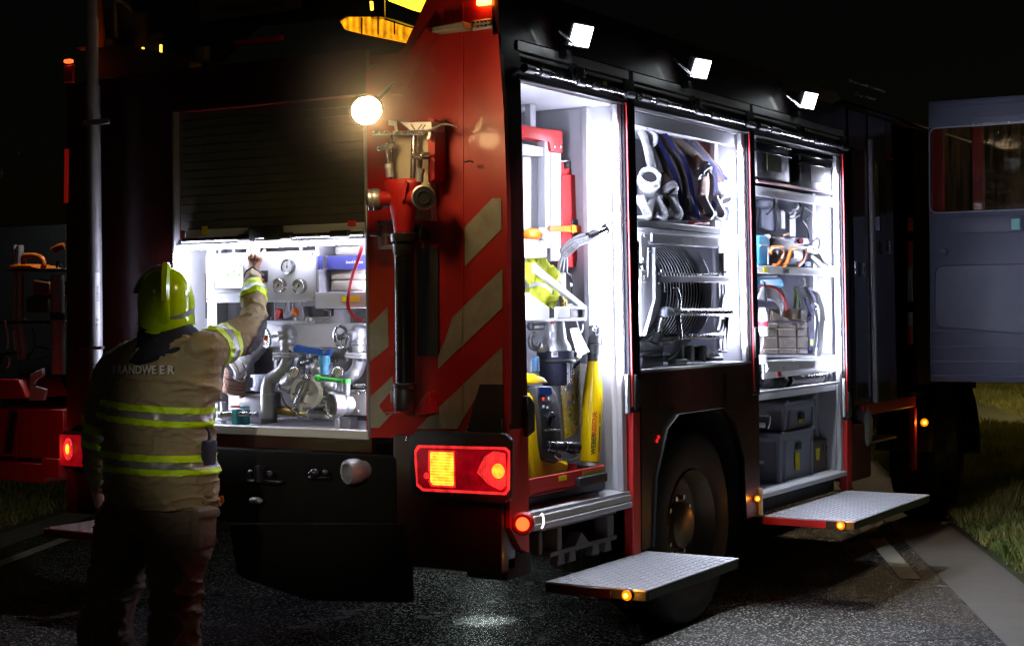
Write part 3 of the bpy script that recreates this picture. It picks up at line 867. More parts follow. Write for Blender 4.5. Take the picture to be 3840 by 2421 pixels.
q = S(3250, 1443, -0.02); mb = MB(); mb.sphere(q, 0.012, n=10, k=6); tp('entry_lamp', mb, M['work'])
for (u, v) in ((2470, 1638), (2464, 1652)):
    q = S(u, v, 0.004); mb = MB(); mb.sphere(q, 0.011, (0.4, 1, 1), 10, 6); tp('side_reflector', mb, emit('small_red_reflector', (1, 0.02, 0.02), 0.8))  # reflector shine put in as a weak glow
# ------------------------------------------------------------------ rear of the truck
def zq(u, v, y=0.0): return Q(u, v, y).z
def xq(u, v, y=0.0): return Q(u, v, y).x
XL, XR, ZB, ZO = -1.78, -0.69, 1.09, 1.905
mb = MB(); mb.box(-2.5, XL - 0.015, 0.0, 0.03, 0.64, 2.72, 0.004); tp('rear_panel', mb, M['sidered'], 'red rear panel left of the pump locker, shade put into its colour')
mb = MB(); mb.box(XL - 0.015, XR + 0.012, 0.0, 0.03, 2.53, 2.72); tp('rear_header', mb, M['sidered'])
mb = MB(); mb.box(XL - 0.015, XR + 0.012, 0.002, 0.03, 1.00, ZB - 0.012); tp('rear_lower_panel', mb, M['sidered'])
fin = [(1374, 1640), (1374, 1200), (1371, 900), (1362, 560), (1372, 270), (1515, 180), (1598, 0), (1640, -60), (1812, -90), (1845, 20), (1868, 130), (1889, 420), (1901, 745), (1905, 1200), (1903, 1640)]
mb = MB(); mb.rp(fin, 0.0, 0.03); corner = tp('corner_panel', mb, M['red'], 'tall red rear corner panel with slanted white stripes')
mb = MB(); mb.prism([Q(u, v, -0.001) for u, v in ((1735, -40), (1738, -40), (1738, 1560), (1735, 1560))], (0, -0.002, 0)); mb.build('panel_seam', M['redm'], corner)
# raised gutter along the slanted edge and the bar across the top
mb = MB(); mb.rp([(1596, 100), (1618, 120), (1545, 220), (1478, 350), (1455, 352), (1510, 235)], -0.075, 0.073, 0.004); tp('corner_rib', mb, M['red'])
mb = MB(); mb.rp([(1620, 100), (1738, 80), (1738, 106), (1618, 122)], -0.075, 0.073, 0.004); tp('corner_rib', mb, M['stripe'])
mb = MB(); mb.rp([(1766, 78), (1842, 68), (1846, 106), (1770, 116)], -0.012, 0.011, 0.003); o = tp('warning_light', mb, M['alup'], 'small unlit rectangular warning light')
for k in range(5):
    mb = MB(); q = Q(1778 + k * 14.5, 86 - k * 1.8, -0.014); mb.box(q.x - 0.006, q.x + 0.006, -0.018, -0.012, q.z - 0.005, q.z + 0.005, 0.001)
    mb.box(q.x - 0.006, q.x + 0.006, -0.018, -0.012, q.z - 0.022, q.z - 0.012, 0.001); mb.build('diode', M['steel'], o)
def film(pts, name='stripe'):
    mb = MB(); mb.prism([Q(1300 + X * .6917, 600 + Y * .6917, -0.0015) for X, Y in pts], (0, -0.0015, 0)); mb.build(name, M['stripe'], corner)
film([(790, 207), (838, 207), (840, 375), (642, 575), (640, 365)])
film([(845, 590), (575, 850), (540, 960), (497, 1060), (497, 1130), (845, 800)])
film([(847, 1010), (495, 1345), (380, 1455), (600, 1455), (700, 1290), (722, 1215), (848, 1215)])
film([(112, 905), (222, 797), (228, 1010), (112, 1104)])
film([(114, 1297), (250, 1170), (255, 1240), (175, 1330), (215, 1385), (250, 1370), (176, 1450), (114, 1450)])
for zz in range(12):     # a few worn stickers' edges and panel rivets
    mb = MB(); q = Q(1366 + zz * 0.4, 560 + zz * 28, -0.002); mb.sphere(q, 0.004, (1, .5, 1), 8, 5); mb.build('rivet', M['steel'], corner)
# closed part of the rear roller shutter, slat by slat
sz0, sz1 = 1.985, 2.525
n = 14
sh = (sz1 - sz0) / n
sl = thing_parts = None
rollo = MB(); rollo.box(XL, XR, 0.034, 0.040, sz0, sz1); ro = tp('roller_shutter', rollo, M['slat'], 'rear roller shutter halfway down over the pump locker')
for k in range(n):
    mb = MB(); z = sz0 + k * sh
    mb.box(XL + 0.012, XR - 0.004, 0.022, 0.033, z + 0.0007, z + sh - 0.0007, 0.0025); mb.build('shutter_slat', M['slat'], ro)
mb = MB(); mb.box(XR - 0.003, XR + 0.010, -0.010, 0.03, ZB - 0.02, 2.53, 0.003); tp('shutter_guide', mb, M['galv'])
mb = MB(); mb.box(XL - 0.014, XL - 0.001, -0.010, 0.03, ZB - 0.02, 2.53, 0.003); tp('shutter_guide', mb, M['galv'])
mb = MB(); mb.box(XL + 0.06, XR - 0.004, -0.004, 0.030, 1.94, 1.983, 0.004); br = tp('shutter_bottom_rail', mb, M['alup'])
mb = MB(); mb.cyl((XL + 0.06, -0.016, 1.935), (XR - 0.01, -0.016, 1.935), 0.0115, n=12); mb.build('bar', M['steel'], br)
mb = MB()
a, b_ = xq(935, 880, -.02), xq(1060, 900, -.02)
mb.box(a, b_, -0.034, -0.005, 1.915, 1.985, 0.012, 2); mb.cyl((a - 0.06, -0.016, 1.935), (b_ + 0.05, -0.016, 1.935), 0.017, n=12)
mb.cyl((xq(1240, 880, -.02), -0.016, 1.935), (xq(1310, 880, -.02), -0.016, 1.935), 0.017, n=12)
mb.build('latch', M['black'], br, each=True)
mb = MB(); mb.tube([Q(950, 905, -.035), Q(958, 892, -.04), Q(990, 890, -.04), Q(1000, 903, -.035)], 0.004, 8); mb.build('latch_pull', M['steel'], br)
mb = MB(); a = Q(757, 865, -.005); mb.box(a.x, a.x + 0.035, -0.0065, -0.0045, a.z - 0.02, a.z + 0.02); mb.build('type_plate', M['ylabel'], br)
mb = MB(); a = Q(1305, 838, -.005); mb.box(a.x, a.x + 0.045, -0.010, -0.004, a.z - 0.012, a.z + 0.012, 0.003); mb.build('red_tab', M['redm'], br)
# rear locker lining
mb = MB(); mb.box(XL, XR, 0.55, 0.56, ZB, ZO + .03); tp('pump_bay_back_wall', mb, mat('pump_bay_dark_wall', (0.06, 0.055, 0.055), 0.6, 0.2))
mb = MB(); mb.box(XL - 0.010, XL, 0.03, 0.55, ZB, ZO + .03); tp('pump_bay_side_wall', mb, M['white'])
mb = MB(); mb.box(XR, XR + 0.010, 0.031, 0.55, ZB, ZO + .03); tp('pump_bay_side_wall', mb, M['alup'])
mb = MB(); mb.box(XL, XR, 0.0, 0.55, ZB - 0.011, ZB); tp('pump_bay_floor', mb, M['alup'])
mb = MB(); mb.box(XL, XR, -0.008, 0.03, ZB - 0.035, ZB - 0.001 + 0.006, 0.004); tp('pump_bay_sill', mb, M['white'])
mb = MB(); mb.box(XL, XR, 0.031, 0.55, ZO + .03, ZO + .04); tp('pump_bay_ceiling', mb, M['alup'])
mb = MB(); mb.box(XL, XR, 0.0, 0.03, ZO - 0.004, ZO + 0.012, 0.003); tp('header_profile', mb, M['white'])
mb = MB(); mb.cyl((XL + 0.016, -0.012, ZB + 0.02), (XL + 0.016, -0.012, ZO - 0.03), 0.0125, n=10); tp('led_strip', mb, M['led2'], 'glowing vertical white light strip')
mb = MB(); mb.cyl((XL + 0.03, -0.014, ZO - 0.010), (XR - 0.02, -0.014, ZO - 0.010), 0.005, n=10); tp('led_strip', mb, M['led2'], 'glowing light strip along the top of the pump locker')
a, b_ = Q(812, 1137, 0.32), Q(812, 1330, 0.32)
mb = MB(); mb.cyl((a.x, 0.32, ZB + 0.05), (a.x, 0.32, ZO - 0.02), 0.0125, n=10); tp('led_strip', mb, M['led'], 'glowing vertical white light strip')
mb = MB(); mb.box(a.x + 0.05, a.x + 0.11, 0.34, 0.37, ZB, ZO + .02, 0.004); tp('bay_profile', mb, M['white'])
mb = MB(); mb.cyl((XR - 0.016, 0.045, ZB + 0.06), (XR - 0.016, 0.045, ZO - 0.02), 0.006, n=10); tp('led_strip', mb, M['led'], 'glowing vertical white light strip')
# dark oval opening in the left lining, with wires
def z2(X, Y, y): return Q(600 + X * .527, 850 + Y * .527, y)
mb = MB(); c = z2(285, 500, 0.20)
ov = []
for k in range(24):
    a = 2 * math.pi * k / 24; ov.append(z2(283 + 46 * math.copysign(abs(math.cos(a)) ** .6, math.cos(a)), 500 + 205 * math.copysign(abs(math.sin(a)) ** .5, math.sin(a)), 0.20))
mb.prism(ov, (0, 0.01, 0)); tp('cable_opening', mb, M['blackgloss'])
mb = MB(); mb.box(XL + 0.001, a if False else z2(320, 500, 0.2).x + 0.06, 0.212, 0.222, ZB, ZO + 0.02); tp('bay_inner_panel', mb, M['white'])
rnd = random.Random(11)
mb = MB()
for k in range(7):
    p = [z2(262 + rnd.uniform(0, 45), 300 + j * 75 + rnd.uniform(-18, 18), 0.19) for j in range(6)]
    mb.tube(p, 0.0016, 5)
tp('wire', mb, M['galv'], each=True)
# control panel with screen and gauges
a, b_ = z2(322, 190, 0.05), z2(1110, 530, 0.05)
zt_, zb_ = z2(700, 180, 0.05).z, z2(700, 537, 0.05).z
mb = MB(); mb.box(a.x, b_.x, 0.05, 0.09, zb_, zt_, 0.008, 2); cp = tp('control_panel', mb, M['white'], 'white pump control panel with three dials and a lit screen')
mb = MB(); a1, b1 = z2(365, 260, .05), z2(640, 468, .05); mb.box(a1.x, b1.x, 0.036, 0.0495, b1.z, a1.z, 0.006, 2); mb.build('bezel', M['alup'], cp)
mb = MB(); a1, b1 = z2(402, 278, .05), z2(622, 447, .05); mb.box(a1.x, b1.x, 0.032, 0.0355, b1.z, a1.z, 0.002); mb.build('bezel', M['galv'], cp)
mb = MB(); a1, b1 = z2(414, 290, .05), z2(610, 435, .05); mb.box(a1.x, b1.x, 0.0305, 0.0318, b1.z, a1.z); mb.build('screen', M['screen'], cp)
mb = MB(); a1, b1 = z2(430, 310, .05), z2(560, 312, .05)
for k in range(4):
    q = z2(445 + 40 * k, 318 + 25 * (k % 2), .03); mb.box(q.x - 0.008, q.x + 0.008, 0.0292, 0.0302, q.z - 0.003, q.z + 0.003)
mb.build('screen_mark', M['green'], cp, each=True)
mb = MB(); a1, b1 = z2(722, 312, .05), z2(772, 396, .05); mb.box(a1.x, b1.x, 0.042, 0.0495, b1.z, a1.z, 0.002); o = mb.build('switch_plate', M['black'], cp)
mb = MB(); q = z2(740, 345, .04); mb.cyl(q, q + Vector((0, -0.03, 0.01)), 0.008, n=10); mb.build('toggle', M['steel'], cp)
mb = MB(); q = z2(735, 378, .04); mb.cyl(q, q + Vector((0, -0.012, 0)), 0.007, n=10); mb.build('button', M['redm'], cp)
mb = MB(); q = z2(760, 445, .05); mb.cyl(q, q + Vector((0, -0.025, 0)), 0.010, 0.008, n=12); mb.build('knob', M['steel'], cp)
for X, Y, ang in ((925, 283, 88), (862, 418, 225), (1007, 422, 230)):
    c = z2(X, Y, 0.05); r = 0.0315
    mb = MB(); mb.lathe(c, (0, -1, 0), [(r * 1.02, 0), (r * 1.05, 0.022), (r * 1.0, 0.026), (r * 0.9, 0.024), (r * 0.88, 0.018)], 28); g = mb.build('dial_housing', M['steel'], cp)
    mb = MB(); mb.cyl(c + Vector((0, -0.0185, 0)), c + Vector((0, -0.0200, 0)), r * 0.88, n=28); mb.build('dial', M['dial'], cp)
    an = math.radians(ang); d = Vector((math.cos(an), 0, math.sin(an)))
    mb = MB(); mb.prism([c + Vector((0, -0.0205, 0)) + d * (r * .75), c + Vector((0, -0.0205, 0)) - d * r * .25 + Vector((d.z, 0, -d.x)) * .003, c + Vector((0, -0.0205, 0)) - d * r * .25 - Vector((d.z, 0, -d.x)) * .003], (0, -0.001, 0))
    mb.cyl(c + Vector((0, -0.0204, 0)), c + Vector((0, -0.0225, 0)), 0.004, n=10)
    for k in range(9):
        t = math.radians(-50 + 280 * k / 8); e = Vector((math.cos(t), 0, math.sin(t)))
        mb.box(*(lambda p: (p.x - .0014, p.x + .0014, -0.0207 + 0.05, -0.0201 + 0.05, p.z - .0014, p.z + .0014))(c + e * r * .72))
    mb.build('needle_and_ticks', M['ink'], cp)
for X in (430, 530, 1005):
    q = z2(X, 165, .07); mb = MB(); mb.cyl((q.x, .07, zt_), (q.x, .07, ZO + 0.02), 0.008, n=10); tp('panel_hanger', mb, M['galv'])
for (X, Y) in ((1085, 190), (1092, 500), (340, 205), (340, 515)):
    q = z2(X, Y, .05); mb = MB(); mb.cyl(q, q + Vector((0, -0.004, 0)), 0.005, n=8); mb.build('screw', M['steel'], cp)
# hose tray at the right with the strapped hose
a, b_ = z2(1115, 300, .04), z2(1140, 300, .04)
mb = MB(); mb.box(a.x, b_.x, 0.03, 0.20, z2(1120, 575, .04).z, ZO + 0.01, 0.003); mb.box(a.x, XR - 0.002, 0.19, 0.20, z2(1120, 575, .04).z, ZO, 0.0)
tp('hose_tray_side', mb, M['galv'])
mb = MB(); zz0, zz1 = z2(1280, 580, .03).z, z2(1280, 465, .03).z; mb.box(a.x, XR - 0.002, 0.028, 0.034, zz0, zz1, 0.002); mb.box(a.x, XR - 0.002, 0.035, 0.19, zz0, zz0 + 0.004)
ht = tp('hose_tray_front', mb, M['alup'])
a1, b1 = z2(1292, 495, .028), z2(1422, 532, .028)
mb = MB(); mb.box(a1.x, b1.x, 0.0262, 0.0275, b1.z, a1.z); mb.build('yellow_label', M['ylabel'], ht)

# --- pump pipework in the rear locker
def zp(X, Y, y): return z2(X, Y, y)
PR = 0.0310
mb = MB(); a, b_ = zp(735, 688, .22), zp(1455, 858, .22); mb.box(a.x, XR - 0.004, 0.20, 0.30, b_.z, a.z, 0.006, 2); mani = tp('delivery_manifold', mb, M['white'], 'white box-shaped delivery manifold')
for X in (800, 885, 965, 1038, 1075):
    q = zp(X, 668, .21); mb = MB(); mb.cyl(q + Vector((0, 0, -.012)), q + Vector((0, 0, .014)), 0.009, n=6); mb.sphere(q + Vector((0, 0, .014)), 0.007, n=8, k=5); mb.build('bolt', M['steel'], mani)
mb = MB(); a, b_ = zp(780, 668, .21), zp(1095, 690, .21); mb.box(a.x, b_.x, 0.17, 0.22, b_.z, a.z, 0.003); mb.build('flange_plate', M['alu'], mani)
mb = MB(); a, b_ = zp(1095, 590, .24), zp(1305, 690, .24); mb.box(a.x, b_.x, 0.24, 0.30, b_.z, a.z, 0.006, 2); tp('pump_header_tank', mb, M['white'])
mb = MB(); a, b_ = zp(1020, 570, .20), zp(1160, 638, .20); mb.box(a.x, b_.x, 0.20, 0.26, b_.z, a.z, 0.004); mb.box(b_.x + 0.001, b_.x + 0.03, 0.20, 0.25, b_.z, a.z, 0.004); tp('actuator_box', mb, M['black'], each=True)
q = zp(850, 618, .2); mb = MB(); mb.obox(q, (0.03, 0.03, 0.045), Matrix.Rotation(math.radians(15), 3, 'Y'), 0.004); tp('red_connector', mb, M['redm'])
q = zp(930, 625, .2); mb = MB(); mb.cyl(zp(895, 650, .2), zp(965, 605, .2), 0.016, n=12); tp('grey_connector', mb, M['crate'])
mb = MB(); mb.cyl(zp(955, 610, .2), zp(972, 598, .2), 0.019, n=12); tp('orange_cap', mb, M['orange'])
mb = MB()
for p in (((885, 655), (880, 600), (895, 550), (900, 530)), ((1165, 590), (1215, 600), (1210, 650), (1160, 665)), ((1000, 530), (1015, 590), (1030, 640), (1020, 670))):
    mb.tube([zp(X, Y, .19) for X, Y in p], 0.003, 6)
mb.cyl(zp(925, 530, .3), zp(925, 690, .3), 0.006, n=8); mb.cyl(zp(950, 530, .3), zp(950, 690, .3), 0.005, n=8); mb.cyl(zp(818, 530, .3), zp(818, 690, .3), 0.003, n=8)
tp('cable', mb, M['galv'], each=True)
def valve(Xw, Yw, Xb, Yb, rw, hub, full=True, pipe=None, lab=None):
    y = 0.12
    b = zp(Xb, Yb, y + .05)
    w = zp(Xw, Yw, y - .05)
    mb = MB(); mb.sphere(b, 0.040, (1.05, 1, 1.1), 20, 12); mb.cyl(b, b + Vector((0, 0.09, 0.0)), 0.034, n=18); mb.cyl(b, b + Vector((0, 0, -0.08)), 0.033, n=18)
    ax = (w - b).normalized()
    mb.cyl(b, b + ax * 0.055, 0.024, 0.020, n=16)
    mb.torus(b + Vector((0, 0, -0.045)), (0, 0, 1), 0.033, 0.006, 20, 6)
    v = tp('globe_valve', mb, M['cast'])
    mb = MB(); mb.torus(w, ax, rw, 0.0065, 28, 8)
    s, t = frame_of(ax)
    for k in range(3):
        a = 2 * math.pi * k / 3 + .4; mb.cyl(w, w + (s * math.cos(a) + t * math.sin(a)) * rw, 0.0055, 0.0055, 8)
    mb.build('handwheel', M['steel'], v)
    mb = MB(); mb.cyl(w - ax * .012, w + ax * .014, 0.013, n=12); mb.build('hub', hub, v)
    mb = MB(); mb.cyl(w, b, 0.008, n=10); mb.build('spindle', M['steel'], v)
    fz = b.z - 0.083
    mb = MB(); mb.box(b.x - 0.052, b.x + 0.052, b.y - 0.045, b.y + 0.045, fz - 0.0105, fz + 0.0, 0.003); mb.box(b.x - 0.052, b.x + 0.052, b.y - 0.045, b.y + 0.045, fz - 0.024, fz - 0.0125, 0.003); mb.build('flange', M['alu'], v)
    mb = MB()
    for sx in (-1, 1):
        for sy in (-1, 1):
            mb.cyl((b.x + sx * .042, b.y + sy * .036, fz - 0.036), (b.x + sx * .042, b.y + sy * .036, fz + 0.010), 0.006, n=6)
    mb.build('bolt', M['steel'], v, each=True)
    return b, fz
b1, f1 = valve(752, 790, 905, 762, 0.042, M['orange'])
b2, f2 = valve(1290, 785, 1420, 762, 0.048, M['black'])
def spl(pts, n=6):
    pts = [Vector(p) for p in pts]
    out = []
    for i in range(len(pts) - 1):
        p0, p1, p2, p3 = pts[max(i - 1, 0)], pts[i], pts[i + 1], pts[min(i + 2, len(pts) - 1)]
        for k in range(n):
            t = k / n
            out.append(0.5 * ((2 * p1) + (p2 - p0) * t + (2 * p0 - 5 * p1 + 4 * p2 - p3) * t * t + (3 * p1 - p0 - 3 * p2 + p3) * t ** 3))
    out.append(pts[-1])
    return out
mb = MB(); mb.tube(spl([(b1.x, b1.y, f1 - .024), zp(895, 985, .16), zp(850, 1045, .15), zp(785, 1090, .14), zp(765, 1160, .13), zp(762, 1240, .13)]) + [zp(762, 1362, .13)], PR, 20)
pv = tp('delivery_pipe', mb, M['cast'], 'bent cast delivery pipe in front of the pump')
mb = MB(); q = zp(763, 1188, .13); mb.torus(q, (0, 0, 1), PR, 0.0035, 24, 6); mb.build('weld_ring', M['alu'], pv)
mb = MB(); mb.tube(spl([(b2.x, b2.y, f2 - .024), zp(1410, 1000, .18), zp(1370, 1060, .17), zp(1300, 1100, .17), zp(1270, 1170, .17), zp(1268, 1260, .17)]), PR, 20); tp('delivery_pipe', mb, M['cast'])
for (X0, Y0, X1, Y1, y_, rr_, m_) in ((835, 1300, 835, 900, .40, .016, 'galv'), (1005, 1340, 1005, 900, .38, .02, 'cast'), (1100, 1000, 1100, 860, .30, .028, 'cast'), (1190, 1350, 1190, 1290, .24, .012, 'steel'), (690, 1160, 690, 1050, .30, .02, 'cast'), (1235, 930, 1320, 905, .30, .018, 'cast'), (985, 980, 1130, 940, .28, .014, 'steel'), (1060, 1330, 1250, 1345, .26, .018, 'cast')):
    mb = MB(); a, b_ = zp(X0, Y0, y_), zp(X1, Y1, y_); mb.cyl(a, b_, rr_, n=16); d_ = (b_ - a).normalized()
    o = tp('rear_pipe', mb, M[m_])
    for f in (.06, .9):
        mb = MB(); q = a.lerp(b_, f); mb.cyl(q - d_ * .006, q + d_ * .006, rr_ * 1.5, n=16); mb.build('pipe_flange', M['alu'], o)
for (X, Y, y_, rr_) in ((1180, 1020, .14, .03), (1130, 1010, .16, .034), (1210, 1130, .10, .026), (890, 1130, .2, .03)):
    mb = MB(); q = zp(X, Y, y_); mb.sphere(q, rr_, (1.1, 1, 1), 18, 10); mb.torus(q, (.4, -1, .2), rr_ * 1.02, .005, 22, 6); tp('cast_housing', mb, M['cast'])
for (X, Y) in ((1150, 1130), (1165, 1210), (1085, 1060), (1000, 1075), (948, 1190), (1020, 1290), (1120, 1275), (1170, 1240)):
    q = zp(X, Y, .045); mb = MB(); mb.cyl(q + Vector((0, .05, 0)), q, .006, n=6); tp('housing_bolt', mb, M['steel'])
for (X, Y) in ((1350, 1175), (1420, 1175), (1375, 1130)):
    q = zp(X, Y, .04); mb = MB(); mb.cyl(q, q + Vector((.05, 0.02, 0)), .008, n=10); tp('rear_pipe', mb, M['steel'])
mb = MB()
for pts in (((1255, 940), (1240, 1010), (1250, 1060)), ((1150, 1000), (1120, 1030), (1110, 1075)), ((860, 1180), (880, 1240), (930, 1300), (1000, 1345)), ((1290, 700), (1330, 760), (1320, 860), (1345, 930))):
    mb.tube(spl([zp(X, Y, .15) for X, Y in pts], 5), .0035, 6)
tp('sensor_cables', mb, M['black'], each=True)
# main pump casing
c = zp(1045, 1175, .10)
mb = MB()
d = Vector((0.28, -0.94, 0.0)).normalized()
mb.lathe(c - d * 0.26, d, [(0.05, 0), (0.075, 0.02), (0.082, 0.09), (0.075, 0.12), (0.079, 0.13), (0.079, 0.17), (0.068, 0.19), (0.070, 0.235), (0.078, 0.24), (0.078, 0.262), (0.056, 0.264), (0.054, 0.22), (0.01, 0.215)], 36)
pump = tp('pump_casing', mb, M['cast'], 'round cast pump inlet with a bar across its mouth')
mb = MB(); mb.cyl(c + Vector((-0.045, -0.03, -0.06)), c + Vector((0.02, -0.03, 0.065)), 0.009, n=10); mb.sphere(c + Vector((-0.045, -0.03, -0.06)), 0.014, n=10, k=6); mb.sphere(c + Vector((0.02, -0.03, 0.065)), 0.016, n=10, k=6); mb.build('yoke_bar', M['steel'], pump)
mb = MB(); q = c + d * -0.02; mb.cyl(q, q + d * 0.012, 0.012, n=12); mb.build('centre_bolt', M['steel'], pump)
def chain(pts, name='chain', par=None):
    P = spl(pts, 5)
    mb = MB()
    acc = 0; last = P[0]; k = 0
    for i in range(1, len(P)):
        if (P[i] - last).length > 0.0085:
            d = (P[i] - last).normalized(); mid = (P[i] + last) / 2
            s, t = frame_of(d); s = s if k % 2 else t
            mb.tube([mid + d * (0.0075 * math.cos(a)) + s * (0.0035 * math.sin(a)) for a in [2 * math.pi * j / 8 for j in range(8)]], 0.0013, 5, loop=True)
            last = P[i]; k += 1
    return tp(name, mb, M['steel'], parent=par)
chain([zp(950, 1210, .03), zp(945, 1270, .03), zp(975, 1330, .03), zp(1030, 1355, .03), zp(1055, 1320, .03)])
chain([zp(1215, 1290, .0), zp(1200, 1330, .0), zp(1195, 1370, .01)])
mb = MB(); mb.tube(spl([zp(930, 1040, .12), zp(925, 1080, .12), zp(890, 1110, .14), zp(940, 1150, .15)]), 0.026, 14); tp('bypass_pipe', mb, M['cast'])
for X, Y in ((968, 1035), (1276, 1035)):
    q = zp(X, Y, .06); mb = MB(); mb.lathe(q, (0.2, -1, 0), [(0.024, 0), (0.026, 0.018), (0.022, 0.022), (0.021, 0.016)], 22); g = tp('small_gauge', mb, M['steel'])
    mb = MB(); mb.cyl(q + Vector((0.003, -0.0165, 0)), q + Vector((0.003, -0.018, 0)), 0.021, n=20); mb.build('dial', M['dial'], g)
    mb = MB(); mb.obox(q + Vector((0.002, -0.0195, 0.003)), (0.002, 0.001, 0.026), Matrix.Rotation(math.radians(35), 3, 'Y')); mb.build('needle', M['ink'], g)
# blue lever valve
mb = MB(); q = zp(1170, 935, .10); mb.cyl(q + Vector((0, 0, -.028)), q + Vector((0, 0, 0.012)), 0.026, n=16); mb.cyl(q + Vector((0, 0, -.07)), q + Vector((0, 0, -.028)), 0.020, n=16); bv = tp('blue_valve', mb, M['bluel'])
mb = MB(); mb.rp([(600 + X * .527, 850 + Y * .527) for X, Y in ((945, 868), (965, 835), (1050, 865), (1160, 872), (1205, 868), (1218, 885), (1215, 915), (1140, 915), (1040, 900), (950, 893))], 0.085, 0.018, 0.004); mb.build('lever', M['bluep'], bv)
mb = MB(); a = zp(1178, 888, .08); mb.cyl(a, a + Vector((0, -.012, 0)), 0.009, n=8); mb.build('pin', M['steel'], bv)
# green lever valve and the lower delivery
mb = MB(); mb.cyl(zp(1125, 1075, .0), zp(1290, 1096, .02), 0.0085, n=12); mb.sphere(zp(1125, 1075, .0), 0.0165, n=12, k=8); mb.cyl(zp(1325, 1085, .02), zp(1325, 1115, .02), 0.020, n=14); mb.cyl(zp(1290, 1098, .02), zp(1330, 1100, .02), 0.009, n=12); gl = tp('green_lever', mb, M['green'])
c = zp(1228, 1265, -.005)
d = Vector((-0.45, -0.89, -0.02)).normalized()
mb = MB(); mb.lathe(c - d * 0.14, d, [(0.03, 0), (0.045, 0.03), (0.05, 0.07), (0.046, 0.09), (0.053, 0.10), (0.055, 0.115), (0.056, 0.145), (0.050, 0.150), (0.046, 0.146), (0.043, 0.08), (0.01, 0.075)], 32)
mb.cyl(zp(1325, 1190, .03), zp(1325, 1110, .02), 0.018, n=14); out_ = tp('delivery_outlet', mb, M['cast'], 'round delivery outlet with a dark bore')
mb = MB(); mb.cyl(c - d * 0.064, c - d * 0.060, 0.043, n=24); mb.build('bore', M['black'], out_)
mb = MB(); a, b_ = zp(1345, 1160, .06), zp(1445, 1340, .06); mb.box(a.x, XR - 0.008, 0.05, 0.10, b_.z, a.z, 0.004)
for X, Y in ((1410, 1185), (1410, 1310), (1355, 1310)):
    q = zp(X, Y, .05); mb.cyl(q, q + Vector((0, -.008, 0)), 0.006, n=6)
tp('outlet_flange', mb, M['cast'])
mb = MB(); q = zp(1262, 1370, .04); mb.cyl((q.x, q.y, ZB), (q.x, q.y, ZB + .06), 0.012, n=10); q = zp(1330, 1360, .1); mb.box(q.x - .04, q.x + .03, .08, .14, ZB, ZB + 0.05, 0.004); tp('pump_feet', mb, M['galv'])
mb = MB(); mb.cyl(zp(820, 1300, .3), zp(960, 1320, .3), 0.02, n=12); mb.cyl(zp(1000, 1330, .3), zp(1140, 1335, .3), 0.012, n=12); tp('brass_pipe', mb, mat('brass', (0.45, 0.33, 0.10), 0.4, 0.8))
mb = MB(); a, b_ = zp(665, 1050, .26), zp(850, 1180, .26); mb.box(a.x, b_.x, .26, .36, b_.z, a.z, 0.01, 2); tp('grey_tank', mb, M['crate'])
# inlet with blue grid cap at the left
c = zp(515, 1018, .02); d = Vector((-0.50, -0.75, -0.40)).normalized()
mb = MB(); mb.tube(spl([zp(720, 850, .22), zp(665, 905, .16), zp(610, 955, .09), c - d * 0.035]), [0.030] * 6 + [0.034] * 6 + [0.036] * 7, 20); inl = tp('suction_inlet', mb, M['cast'], 'angled suction inlet with a blue strainer')
mb = MB(); mb.lathe(c - d * 0.045, d, [(0.036, 0), (0.048, 0.005), (0.049, 0.03), (0.045, 0.035), (0.046, 0.05), (0.038, 0.053), (0.034, 0.03), (0.01, 0.028)], 28); mb.build('coupling', M['alu'], inl)
mb = MB(); mb.cyl(c - d * 0.015, c - d * 0.012, 0.034, n=24); s, t = frame_of(d)
for k in range(8):
    a = math.pi * k / 4; mb.cyl(c - d * .010, c - d * .010 + (s * math.cos(a) + t * math.sin(a)) * .032, .0028, n=6)
for r in (.012, .023, .032): mb.torus(c - d * .009, d, r, .0028, 22, 6)
mb.build('strainer', M['bluep'], inl)
chain([zp(545, 1080, .02), zp(570, 1100, .02), zp(600, 1085, .03), zp(605, 1060, .03)])
# reddish brown suction hose coil behind it
co_ = thing('hose_coil', 'ribbed reddish brown hose coiled on the floor of the pump locker', 'hose', (xq(870, 1430, .12), 0.12, ZB))
mb = MB(); base = zp(520, 1130, .14)
pts = []
for k in range(8 * 14):
    a = 2 * math.pi * k / 14; pts.append(base + Vector((math.cos(a) * 0.040 + 0.02 * (k / 112), math.sin(a) * 0.055, -0.035 + 0.105 * k / 112 - 0.4 * (math.cos(a) * 0.040))))
mb.tube(pts, 0.0075, 8); mb.build('coil', M['brownhose'], co_)
mb = MB(); mb.cyl(pts[-1], pts[-1] + Vector((0.015, -0.02, 0.03)), 0.010, n=10); mb.build('end_fitting', M['steel'], co_)
